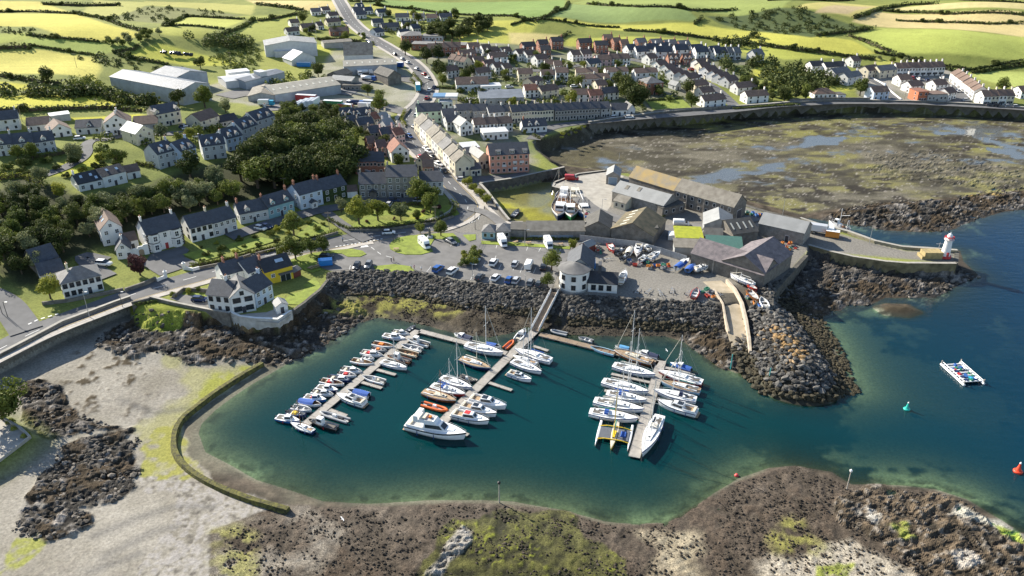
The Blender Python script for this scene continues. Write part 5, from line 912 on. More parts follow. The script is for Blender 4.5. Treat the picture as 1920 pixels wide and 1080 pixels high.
# ---- white shore house and yellow house
house('shore_house', (393,583), (436,588), 8.5, 5.4, 2.8, 'white', 'slate', 'x', (3, 2), 'white shore house with dark roof above the stone garden wall', 'house', None, (.2,), True, dark=True); house('shore_wing', (437,590), (481,582), 9, 5.4, 2.6, 'white', 'grey', 'y', (2, 2), 'white gabled wing with large dark windows on the terrace', 'house', None, (), True, dark=True, ww=2.2, wh=1.3); house('shore_wing', (482,578), (514,560), 8, 5.0, 2.8, 'paleblue', 'slate', 'x', (3, 2), 'pale blue rear wing of the shore house beside the lawn', 'house', None, (.8,), True); house('house', (425,545), (470,532), 7, 5.2, 2.6, 'white', 'slate', 'x', (3, 2), 'white house with brick chimneys behind the shore house', 'house', None, (-.6, .6), True, chm=W['brick']); house('house', (470,540), (500,528), 8, 5, 2.6, 'white', 'slate', 'x', (2, 2), 'slate roofed house between the shore house and yellow house', 'house', near=True)
yh = house('yellow_house', (500,535), (551,522), 8, 4.6, 2.6, 'yellow', 'black', 'x', (0, 1), 'bright yellow house with black roof and three rooflights', 'house', None, (-.98,), True, None, sky=((.1, .55), (.28, .55), (.46, .55)), chm=W['brick'])
for x in (.25, .62): door(yh, x*yh['dims'][0]/2, -4, 1.5, 2.3, glass, name='patio_door')
window(yh, -.45*yh['dims'][0]/2, -4, 2.8, 1.0, 1.0, False); mb = MB(); L_ = yh['dims'][0]; mb.box(-.05*L_, L_/2+.1, -5.6, -4.12, 2.9, 3.05); mb.obj('canopy', mat('grey_canopy', (.12, .12, .13), .6), yh)
house('summer_house', (520,590), (541,585), 3.5, 2.5, .9, 'white', 'pale', 'y', (1, 1), 'white garden room on the terrace corner', 'shed', near=True); house('shed', (552,522), (565,516), 3, 2.2, .7, 'redwood', 'grey', 'x', (0, 0), 'small dark shed right of the yellow house', 'shed', dr=None, gw=0)
# ---- harbour buildings
bigd = mat('big_door_blue', (.22, .30, .38), .7, var=.1)
t = shed((1178,357), (1262,384), 9, 5.6, 3.4, 'darkstone', 'lichen', 'orange lichen roofed half of the long stone warehouse', over=.2); t = shed((1262.5,384), (1372,417), 9, 5.8, 3.5, 'darkstone', 'asb', 'grey roofed half of the long stone warehouse on the quay', over=.2, win=(8, 2)); door(t, t['dims'][0]/2, 0, 3, 3.6, doord, math.pi/2, 'big_door')
for fx in (-.55, .05, .6): mb = MB(); x = fx*t['dims'][0]/2; mb.box(x-.15, x+.15, -4.85, -4.45, -.5, 5.6); mb.obj('buttress', W['stone'], t)
t = shed((1147,378), (1242,406), 10.5, 4.2, 2.8, 'stone', 'pale', 'pale sheet roofed shed joined to the long warehouse', over=.25); t['rise'] = 2.8
for fx, fy in ((-.6, .6), (-.15, .7)): mb = MB(); mb.box(-.7, .7, -1, 1, 0, .08); o = mb.obj('roof_light', RF['asb'], [c for c in t.children if c.name.startswith('roof')][0]); o.location = (fx*t['dims'][0]/2, -5.25*(1-fy), 4.2+2.8*fy+.23); o.rotation_euler = (math.atan2(2.8, 5.25), 0, 0)
shed((1150,389), (1172,395), 7, 2.8, 1.4, 'cream', 'asb', 'low annex with curved roof left of the pale shed', win=(2, 1)); shed((1241,408), (1283,398), 7, 3.4, .3, 'darkstone', 'dsheet', 'flat roofed rounded annex below the long warehouse', ridge='flat', win=(3, 1))
t = shed((1136,345), (1161,346.5), 9, 3.6, 1.7, 'stone', 'pale', 'small quay shed with blue double doors', ridge='y'); door(t, 0, -4.5, 3.4, 2.9, bigd, 0, 'double_door')
t = shed((988,447), (1096,447), 8.5, 2.8, 1.9, 'stone', 'asb', 'long low grey roofed shed beside the green basin', over=.35); mb = MB(); mb.box(-9, 6, -4.4, -4.26, .3, 1.2); mb.obj('wall_panel', mat('panel_blue_grey', (.30, .36, .42), .7), t)
shed((956,444), (987,445), 7, 2.6, .3, 'stone', 'dsheet', 'low dark flat roofed store left of the long shed', ridge='flat'); shed((904,448), (928,449), 6, 2.7, 1.8, 'teal', 'grey', 'small hipped pavilion with teal doors at the car park edge', ridge='hip', name='pavilion', cat='building', win=(2, 1)); shed((930,447), (957,447), 6, 2.7, 1.8, 'stone', 'grey', 'hipped stone pavilion beside the teal doors', ridge='hip', name='pavilion', cat='building', win=(2, 1))
shed((1096.5,446), (1144,449), 11, 4, 2.4, 'darkstone', 'dsheet', 'dark gabled shed between long shed and mossy shed', ridge='y', over=.3); t = shed((1145,450), (1222,464), 16, 4.2, 3.4, 'darkstone', 'moss', 'big gabled shed with mossy brown roof beside the boat yard', ridge='y', over=.35); t['rise'] = 3.4; strips(t, 5, 'y', .8, 2.4, palelight)
shed((1221,452), (1232,452), 5, 4.6, .4, 'darkstone', 'dsheet', 'narrow stone lean-to right of the mossy shed', ridge='flat')
shed((1266,464), (1316,466), 9, 3.6, .3, 'stone', 'grass', 'shed with bright green mossy flat roof', ridge='mono'); shed((1264,478), (1322,480), 5, 2.8, .8, 'tin', 'asb', 'rusty lean-to below the green mossy roof', ridge='mono'); t = shed((1318,443), (1372,447), 11, 4.4, 2.4, 'tin', 'pale', 'grey gabled shed with pale left slope behind the mossy roof', ridge='y'); shed((1318,461), (1352,463), 5, 3.8, 1.8, 'stone', 'asb', 'small grey gabled shed right of the green mossy roof'); shed((1352,464), (1372,462), 5, 3.4, .3, 'stone', 'asb', 'low brown roofed infill shed', ridge='flat'); shed((1324,481), (1390,485), 7, 3.0, 1.5, 'tin', 'green', 'dark green roofed shed', ridge='mono')
t = shed((1372,462), (1418,456), 12, 4.4, 2.8, 'darkstone', 'dsheet', 'dark roofed shed with pale rooflight strips by the corner warehouse'); t['rise'] = 2.8; strips(t, 4, m=palelight, w=.5, l=3)
t = shed((1294,498), (1428,541), 10, 4.4, 3.6, 'darkstone', 'purple', 'long purple slate warehouse along the boat yard', over=.25)
for fx in (-.35, .3): mb = MB(); x = fx*t['dims'][0]/2; mb.box(x-.2, x+.2, -5.3, -4.95, -.5, 4.3); mb.obj('buttress', W['stone'], t)
shed((1429,541), (1481,503), 14, 5.0, 3.8, 'darkstone', 'purple', 'corner warehouse with purple slate roof above the dark beach', over=.25); t = shed((1420,441), (1504,460), 9, 4.4, 2.6, 'stone', 'pale', 'pale roofed net store at the root of the pier', over=.25); door(t, .3*t['dims'][0]/2, -4.5, 1.2, 2.2, doord)
# red shed and the round cafe
t = shed((1086,471), (1101,477), 4, 2.6, 1.1, 'redwood', 'pale', 'little red wooden shed with pale roof in the boat yard', ridge='y', name='shed', cat='shed')
c = G(1076, 538); cf = empty('round_cafe', (c.x, c.y, c.z), math.radians(-8)); tag(cf, 'white round towered building with conical grey roof above the gangway', 'building')
mb = MB(); mb.lathe([(4.5, -1), (4.5, 6.4), (4.5, 6.42)], 40); mb.obj('tower', W['white'], cf); mb = MB(); mb.lathe([(4.95, 6.35), (4.95, 6.5), (.15, 8.1), (.05, 8.15)], 40); mb.obj('conical_roof', RF['grey'], cf); mb = MB(); mb.lathe([(4.56, 0), (4.56, .55)], 40); mb.obj('plinth', W['grey'], cf)
for a in (-2.3, -1.55, -.8, -3.05):
    for z in (1.9, 4.7): window(cf, 4.5*math.cos(a), 4.5*math.sin(a), z, 1.1, 1.3, False, a+math.pi/2, True)
mb = MB(); mb.box(-2.5, 5.5, 2, 13, -1, 5.6); mb.quad([(-2.5, 2, 5.6), (5.5, 2, 5.6), (1.5, 2, 8.6)]); mb.quad([(5.5, 13, 5.6), (-2.5, 13, 5.6), (1.5, 13, 8.6)]); mb.obj('hall_wall', W['grey'], cf); rb = MB(); roofmesh(rb, 8, 11, 5.63, 3, 'y', .3); o = link('hall_roof', uvmesh(rb.mesh('hall_roof', RF['slate'])), cf); o.location = (1.5, 7.5, 0)
mb = MB(); mb.box(4.3, 13, -2.6, 5, -1, 3.1); w_ = mb.obj('wing_wall', W['white'], cf); rb = MB(); roofmesh(rb, 8.7, 7.6, 3.1, 2, 'x', .3); o = link('wing_roof', uvmesh(rb.mesh('wing_roof', RF['black'])), cf); o.location = (8.65, 1.2, 0)
for x in (6, 8.2, 10.6): window(w_, x, -2.6, 1.6, 1.2, 1.5, False, 0, True)
mb = MB(); mb.box(7, 8, .5, 3.5, 3, 7.5); mb.obj('stair_tower', RF['slate'], cf)
# ------------------------------------------------------------------ trees, bushes, hedges
def leafmat(name, c1, c2):
    m = bpy.data.materials.new(name); m.use_nodes = True; N = m.node_tree.nodes; L = m.node_tree.links; b = N['Principled BSDF']; b.inputs['Roughness'].default_value = .75; b.inputs['Specular IOR Level'].default_value = .2
    oi = N.new('ShaderNodeObjectInfo'); g = N.new('ShaderNodeNewGeometry'); nz = N.new('ShaderNodeTexNoise'); nz.inputs['Scale'].default_value = .7; nz.inputs['Detail'].default_value = 4; L.new(g.outputs['Position'], nz.inputs['Vector'])
    ad = N.new('ShaderNodeMath'); ad.operation = 'MULTIPLY_ADD'; ad.inputs[1].default_value = .45; L.new(oi.outputs['Random'], ad.inputs[0]); L.new(nz.outputs[0], ad.inputs[2])
    cr = N.new('ShaderNodeValToRGB'); cr.color_ramp.elements[0].position = .38; cr.color_ramp.elements[1].position = .95; cr.color_ramp.elements[0].color = c1+(1,); cr.color_ramp.elements[1].color = c2+(1,); L.new(ad.outputs[0], cr.inputs[0]); L.new(cr.outputs[0], b.inputs['Base Color'])
    tl = N.new('ShaderNodeBsdfTranslucent'); L.new(cr.outputs[0], tl.inputs[0]); mx = N.new('ShaderNodeMixShader'); mx.inputs[0].default_value = .22; L.new(b.outputs[0], mx.inputs[1]); L.new(tl.outputs[0], mx.inputs[2]); L.new(mx.outputs[0], N['Material Output'].inputs[0])
    return m
LM = {'dark': leafmat('leaves_dark', (0.030, 0.046, 0.014), (0.099, 0.116, 0.029)), 'mid': leafmat('leaves_mid', (0.054, 0.081, 0.019), (0.172, 0.197, 0.039)), 'bright': leafmat('leaves_bright', (0.108, 0.135, 0.020), (0.330, 0.330, 0.053)), 'copper': leafmat('leaves_copper', (0.061, 0.027, 0.030), (0.172, 0.072, 0.066)), 'grey': leafmat('leaves_grey_green', (0.081, 0.108, 0.047), (0.264, 0.277, 0.132)), 'hedge': leafmat('leaves_hedge', (0.035, 0.051, 0.016), (0.112, 0.132, 0.039))}
bark = mat('bark', (.10, .075, .05), .9)
def leafquads(P0, nrm, size, rn):
    n = len(P0); a = rn.normal(size=(n, 3)); nr = nrm+rn.normal(size=(n, 3))*.7; nr /= np.linalg.norm(nr, axis=1)[:, None]; t = np.cross(nr, a); t /= np.linalg.norm(t, axis=1)[:, None]+1e-9; bt = np.cross(nr, t); s = (size*rn.uniform(.6, 1.3, n))[:, None]
    V = np.stack([P0+t*s, P0+bt*s*.8, P0-t*s, P0-bt*s*.8], 1).reshape(-1, 3); return V, np.arange(n*4).reshape(n, 4)
def crownmesh(seed, n, rx, rz, zc, size, lobes, cone=False):
    rn = np.random.RandomState(seed); C_ = []
    for k in range(lobes):
        d = rn.normal(size=3); d /= np.linalg.norm(d); d[2] = d[2]*.95+.12; r_ = rn.uniform(.3, .72)
        C_.append((d[0]*rx*r_, d[1]*rx*r_, zc+d[2]*rz*r_, rn.uniform(.30, .50)))
    C_ = np.array(C_); k = rn.randint(0, lobes, n); d = rn.normal(size=(n, 3)); d /= np.linalg.norm(d, axis=1)[:, None]; d[:, 2] = np.where(d[:, 2] < 0, d[:, 2]*.6, d[:, 2])
    rr = (C_[k, 3]*rn.uniform(.7, 1.08, n))[:, None]; P0 = C_[k, :3]+d*rr*np.array([rx, rx, rz])
    if cone: hh = np.clip((P0[:, 2])/(zc+rz), 0, 1); P0[:, :2] *= (1.25*(1-hh)+.12)[:, None]
    V, F_ = leafquads(P0, d, np.full(n, size), rn); me = gridmesh('crown', V, F_); return me
def trunkmesh(seed, h):
    r = random.Random(seed); mb = MB(); mb.tube((0, 0, -.3), (r.uniform(-.02, .02), 0, h*.55), .045, 7, .03)
    for k in range(4): a = r.uniform(0, 6.28); mb.tube((0, 0, h*r.uniform(.3, .5)), (math.cos(a)*.25, math.sin(a)*.25, h*r.uniform(.65, .85)), .022, 5, .008)
    return mb.mesh('trunk', bark)
CROWN = {}
for k in range(6): CROWN['r%d' % k] = crownmesh(k, 2900, .50, .50, .55, .031, 17)
for k in range(3): CROWN['b%d' % k] = crownmesh(20+k, 1300, .60, .55, .36, .048, 9)
CROWN['c0'] = crownmesh(40, 1800, .34, .5, .5, .05, 12, True)
TRUNK = [trunkmesh(k, 1.0) for k in range(3)]
_cm = {}
def crown_of(shape, leaf):
    if (shape, leaf) not in _cm: me = CROWN[shape].copy(); me.materials.clear(); me.materials.append(LM[leaf]); _cm[shape, leaf] = me
    return _cm[shape, leaf]
def tree(u, v, h, leaf='mid', label=None, group=None, w=1.0, shape=None, name='tree', pos=None, cat='tree'):
    p = pos if pos is not None else G(u, v); k = R.randrange(6); shape = shape or 'r%d' % k
    t = empty(name, tuple(p), R.uniform(0, 6.28)); t.scale = (h*w, h*w, h)
    if shape[0] != 'b': link('trunk', TRUNK[k % 3], t)
    link('crown', crown_of(shape, leaf), t); tag(t, label, cat, group); return t
for u, v, h, leaf, lab in [(95,560,7,'bright','round pale green tree beside the white hipped house'), (263,516,7,'copper','copper leaved tree beside the villa gate'), (529,487,4.6,'mid','smallest street tree left of the car park entrance'), (555,487,8,'mid','tallest street tree on the left grass island'), (584,477,6,'mid','street tree third along the left grass island'), (607,471,5.4,'mid','street tree at the right end of the left grass island'), (551,441,8,'mid','broad garden tree below the teal house'),
 (640,398,5.5,'grey','slender garden tree left of the big lawn garden'), (674,421,9.5,'bright','large yellow green tree on the corner of the lawn garden'), (709,414,8.5,'bright','pale tall tree in the middle of the lawn garden'), (752,413,6.5,'grey','loose leaved small tree in the lawn garden'), (782,412,4,'mid','small lawn tree right of the loose leaved one'), (807,399,7.5,'mid','dark round tree by the garden table'), (783,380,9,'mid','left of the twin round trees before the tall town house'), (803,384,9,'mid','right of the twin round trees before the tall town house'), (788,438,4,'mid','small tree on the verge above the motorhome island'), (827,443,6,'mid','thin tree on the grass island beside the memorial'),
 (877,351,4.6,'bright','first promenade tree nearest the bay road'), (889,363,4.6,'bright','second promenade tree from the bay road'), (900,373,4.6,'bright','third promenade tree from the bay road'), (912,384,4.4,'bright','fourth promenade tree nearest the junction'), (1034,507,6.5,'mid','tree between car park and round cafe'), (1026,539,4.5,'mid','low tree at the top of the gangway'), (1074,467,3.6,'bright','small yellow green tree by the red shed'), (750,314,6,'mid','bushy conifer beside the white gable house with red roof'),
 (652,328,11,'mid','light topped tree between the wood and brick terrace'), (604,322,11,'mid','tree at the right end of the wood behind the ivy house'), (1085,163,7,'mid','rounded conifer by the estate parking court'), (1071,198,8,'bright','pale tree before the bay road stone terrace'), (1187,208,15,'dark','largest dark tree left of the mansion lawn'), (1174,186,13,'dark','dark tree behind the largest tree by the mansion'), (1160,166,9,'dark','dark tree above the mansion trees'), (1204,196,11,'dark','dark tree touching the mansion lawn'), (1287,178,9,'dark','dark tree right of the mansion'), (1296,201,8,'mid','tree at the corner of the mansion lawn'), (1066,134,6,'mid','tree by the estate green'),
 (760,104,10,'dark','dark tree beside the brick block on the street'), (825,148,11,'dark','dark tree on the street verge'), (830,160,7,'bright','yellow green tree below the dark verge tree'), (800,119,10,'dark','left tree before the brick terrace'), (823,117,10,'dark','right tree before the brick terrace'), (880,148,8,'dark','dark tree beside the pink house'), (597,144,8,'dark','dark round tree before the cream factory'), (690,180,7,'mid','tree beside the stone ruin'), (714,192,7,'mid','upper tree by the lorry park bend'), (712,213,9,'mid','lower tree by the lorry park bend'), (568,43,8,'dark','dark tree in the hamlet left of the road'),
 (89,158,9,'dark','lone round tree in the long field hedge'), (336,200,9,'dark','left tree before the metal warehouse gable'), (385,202,11,'mid','right tree before the metal warehouse gable'), (424,212,7,'grey','grey green tree right of the warehouse trees'), (376,128,7,'dark','dark tree behind the metal warehouse'), (303,263,7,'grey','grey tree beside the white roofed house'), (358,264,6,'bright','yellow green tree in the villas court'), (1612,180,10,'mid','round tree by the bay lane'), (1510,188,9,'mid','left tree behind the bay wall'), (1470,190,8,'dark','dark tree left of the bay wall trees'), (1522,178,8,'dark','dark tree above the bay bungalow'), (1878,174,8,'mid','tree at the right end of the bay estate'), (145,305,8,'grey','grey leaved tree above the bungalow lawn'), (222,318,9,'mid','broad tree behind the white bungalow'), (80,345,7,'grey','rounded bush tree left of the bungalow'), (358,332,10,'dark','tall dark tree before the stepped villas'), (115,372,6,'bright','pale tree on the slope below the bungalow'), (272,385,8,'grey','pale tree on the wooded slope centre'), (330,378,9,'mid','round lit tree on the wooded slope'), (405,350,8,'grey','grey lit tree near the wood'), (35,300,6,'mid','left garden tree below the gabled row'), (62,300,7,'mid','right garden tree below the gabled row'), (1100,186,5,'mid','small tree right of the pale stone terrace tree')]:
    tree(u, v, h, leaf, lab)
SCR = []
def fill(s, n, hs, leaf, label, group, dmin, name='tree', shape=None, cat='tree', seed=1, w=1.05):
    rn = random.Random(seed); poly = [tuple(p[:2]) for p in GL(s)]; xs = [p[0] for p in poly]; yy = [p[1] for p in poly]; got = []; tries = 0
    cand = np.array([(rn.uniform(min(xs), max(xs)), rn.uniform(min(yy), max(yy))) for k in range(n*30)]); ok = psdf(poly, cand[:, 0], cand[:, 1]) < 0
    for (x, y), o in zip(cand, ok):
        if o and all((x-a)**2+(y-b)**2 > dmin*dmin for a, b in got):
            got.append((x, y))
            if len(got) >= n: break
    zz = zline(got)
    for (x, y), z in zip(got, zz): tree(0, 0, rn.uniform(*hs), leaf if isinstance(leaf, str) else rn.choice(leaf), label, group, rn.uniform(.9, 1.15)*w, shape, name, Vector((x, y, z)), cat)
    return got
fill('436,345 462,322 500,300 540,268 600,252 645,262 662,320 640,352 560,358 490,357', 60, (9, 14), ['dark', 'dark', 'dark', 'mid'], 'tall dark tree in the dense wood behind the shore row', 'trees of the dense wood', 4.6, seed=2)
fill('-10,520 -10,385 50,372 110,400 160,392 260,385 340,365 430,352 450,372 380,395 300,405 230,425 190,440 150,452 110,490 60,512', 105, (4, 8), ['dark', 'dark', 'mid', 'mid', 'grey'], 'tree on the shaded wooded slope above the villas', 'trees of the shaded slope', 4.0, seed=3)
fill('800,72 830,52 880,46 925,50 915,58 880,72 850,76', 26, (6, 9), ['dark'], 'dark tree in the copse behind the hamlet', 'trees of the copse', 4, seed=4)
fill('205,83 290,80 310,86 250,92 205,90', 12, (4, 6), ['mid', 'grey'], 'olive scrub tree in the clump above the bale field', 'clump above the bale field', 4, seed=5)
SCR.append(('345,82 400,72 480,78 480,90 400,92 350,88', 20, (5, 7), 'hedge', 'tree belt behind the works yards', 6))
SCR.append(('0,172 90,176 180,172 250,188 300,196 250,200 180,184 90,184 0,182', 44, (4.5, 6.5), 'hedge', 'thick tree belt left of the metal warehouse', 7))
SCR.append(('120,150 200,150 205,170 180,172 130,165', 10, (3, 6), 'mid', 'scrub beside the metal warehouse wall', 8))
SCR.append(('1330,62 1420,65 1440,95 1380,92 1340,80', 16, (3.5, 6), 'hedge', 'scrub behind the white gables', 9))
SCR.append(('1345,112 1440,120 1520,135 1570,160 1540,178 1480,178 1430,150 1370,140', 46, (4.5, 7.5), 'hedge', 'dense trees and scrub between the two estates', 10))
fill('1390,150 1440,170 1500,185 1480,192 1420,185 1390,165', 18, (4, 7), ['dark', 'mid'], 'garden tree right of the estate road', 'garden trees right of the estate road', 5, seed=11)
SCR.append(('1330,30 1450,26 1500,36 1630,55 1520,69 1350,46', 90, (2, 3.6), 'dark', 'dark gorse scrub filling the field above the right estate', 12))
SCR.append(('200,36 270,13 350,16 460,30 345,34 300,46', 55, (1.6, 3), 'hedge', 'olive rough scrub on the upper left slope', 13))
SCR.append(('840,95 980,110 1180,125 1300,150 1240,205 1120,215 1000,215 900,210 830,180', 190, (1.4, 4), 'mid', 'garden greenery among the estate houses', 14))
fill('630,60 700,85 690,60 660,40', 5, (2, 4), ['mid'], 'roadside bush in the left hamlet', 'bushes of the left hamlet', 6, 'bush', 'b1', 'bush', seed=15); SCR.append(('700,55 860,40 860,75 740,70', 26, (2.5, 5), 'hedge', 'garden greenery in the right hamlet', 16))
fill('0,310 90,300 190,282 230,300 200,335 80,335 0,330', 20, (2.5, 5), ['mid', 'bright', 'dark'], 'garden bush round the bungalow lawn', 'bushes round the bungalow lawn', 6, 'bush', 'b0', 'bush', seed=17)
SCR.append(('120,258 230,258 320,250 440,240 440,270 300,285 130,275', 22, (2, 4.5), 'mid', 'garden greenery among the hill houses', 18))
SCR.append(('480,150 600,140 620,150 600,160 500,170 460,145', 22, (2, 4.5), 'mid', 'rough bushes on the bank behind the cream factory', 19))
fill('522,205 640,212 690,228 640,242 530,245', 26, (4, 7), ['dark', 'mid'], 'tree along the top edge of the wood below the lorry park', 'top edge of the wood', 5, seed=20)
fill('350,468 470,440 600,412 620,430 480,470 370,495', 22, (1.2, 2.6), ['mid', 'bright', 'dark'], 'garden shrub before the shore road row', 'front garden shrubs', 4, 'bush', 'b0', 'bush', seed=21); fill('650,420 720,392 840,388 850,405 760,418', 16, (1.2, 2.6), ['mid', 'grey', 'copper'], 'shrub in the lawn garden', 'shrubs of the lawn garden', 5, 'bush', 'b2', 'bush', seed=22); fill('860,492 870,478 892,470 905,480 890,495 870,500', 9, (2, 4.2), ['mid', 'dark', 'bright'], 'bush in the planted island of the car park', 'planted island bushes', 2.4, 'bush', 'b1', 'bush', seed=23); fill('1055,250 1100,238 1090,246 1050,262', 8, (1.5, 2.5), ['mid', 'bright'], 'shrub on the bank at the start of the bay wall', 'bank shrubs', 3, 'bush', 'b0', 'bush', seed=24); fill('320,560 345,552 385,548 392,545 340,545', 7, (1.2, 2.4), ['mid', 'bright'], 'shrub by the shore house drive', 'drive shrubs', 3, 'bush', 'b1', 'bush', seed=25); fill('1640,105 1760,100 1790,118 1760,125 1650,118', 10, (3, 5), ['mid', 'grey'], 'thicket bush behind the bay terrace', 'thicket behind the bay terrace', 6, 'bush', 'b1', 'bush', seed=26); fill('1195,410 1240,398 1245,412 1210,420', 12, (1.2, 2.4), ['mid', 'bright'], 'weed bush in the yard below the pale shed', 'weeds below the pale shed', 1.6, 'bush', 'b0', 'bush', seed=27)
def scrub(s, n, hs, leaf, label, seed, flat=1.3):
    rn = np.random.RandomState(seed); poly = [tuple(p[:2]) for p in GL(s)]; xs = [p[0] for p in poly]; yy = [p[1] for p in poly]; c = np.column_stack([rn.uniform(min(xs), max(xs), n*4), rn.uniform(min(yy), max(yy), n*4)]); c = c[psdf(poly, c[:, 0], c[:, 1]) < 0][:n]; zz = zline(c); PP = []; NN = []; SS = []
    for (x, y), z in zip(c, zz):
        h = rn.uniform(*hs); m_ = int(60*(h/3)**.8); d = rn.normal(size=(m_, 3)); d /= np.linalg.norm(d, axis=1)[:, None]; d[:, 2] = np.abs(d[:, 2]); PP.append(np.array([x, y, z])+d*np.array([h*.55*flat, h*.55*flat, h])*rn.uniform(.6, 1.05, (m_, 1))); NN.append(d); SS.append(np.full(m_, .09*h+.2))
    V, F_ = leafquads(np.concatenate(PP), np.concatenate(NN), np.concatenate(SS), rn); me = gridmesh('scrub', V, F_); me.materials.append(LM[leaf]); o = link('scrub', me); tag(o, label, 'scrub', None, 'stuff'); return o
SCR += [('140,108 215,98 300,122 360,124 330,132 200,128', 60, (1, 2.6), 'hedge', 'olive scrub patches above the metal warehouse', 31), ('400,95 480,90 500,140 430,140 390,128', 70, (1, 3), 'mid', 'rough scrub slope left of the works hall', 32), ('0,50 60,55 130,74 60,72 0,60', 30, (.8, 2), 'hedge', 'rushy scrub band across the left fields', 33)]
def hedge(s, h, w, leaf, label, dens=9, size=.35, z=None):
    pts = dense([tuple(p[:2]) for p in GL(s)], 1.0); nn = normals(pts); rn = np.random.RandomState(len(pts)+int(h*100)); zz = zline(pts)
    A = np.array(pts); Nn = np.array([(n.x, n.y) for n in nn]); n = len(pts)*dens; i = rn.randint(0, len(pts), n); th = rn.uniform(-.15, math.pi+.15, n); lump = .72+.5*vn(A[i, 0]/5.0, A[i, 1]/5.0, 5)
    c, s_ = np.cos(th), np.sin(th); x = A[i]+Nn[i]*(c*w/2*lump*rn.uniform(.75, 1.05, n))[:, None]+rn.uniform(-.5, .5, (n, 2)); P0 = np.column_stack([x, zz[i]+s_*h*lump*rn.uniform(.75, 1.05, n)]); nr = np.column_stack([Nn[i]*c[:, None], s_])
    V, F_ = leafquads(P0, nr, np.full(n, size), rn); o = empty('hedge', (A[0, 0], A[0, 1], zz[0])); me = gridmesh('foliage', V-np.array([A[0, 0], A[0, 1], zz[0]]), F_); me.materials.append(LM[leaf]); link('foliage', me, o)
    mb = MB(); 
    B = A[::6] if len(A) > 12 else A; zb = zz[::6] if len(A) > 12 else zz; rows_ = [[(p[0]-A[0, 0], p[1]-A[0, 1], q-zz[0]-.2), (p[0]-A[0, 0], p[1]-A[0, 1], q-zz[0]+h*.6)] for p, q in zip(B, zb)]
    mb.grid(rows_); mb.obj('stems', bark, o); tag(o, label, 'hedge'); return o
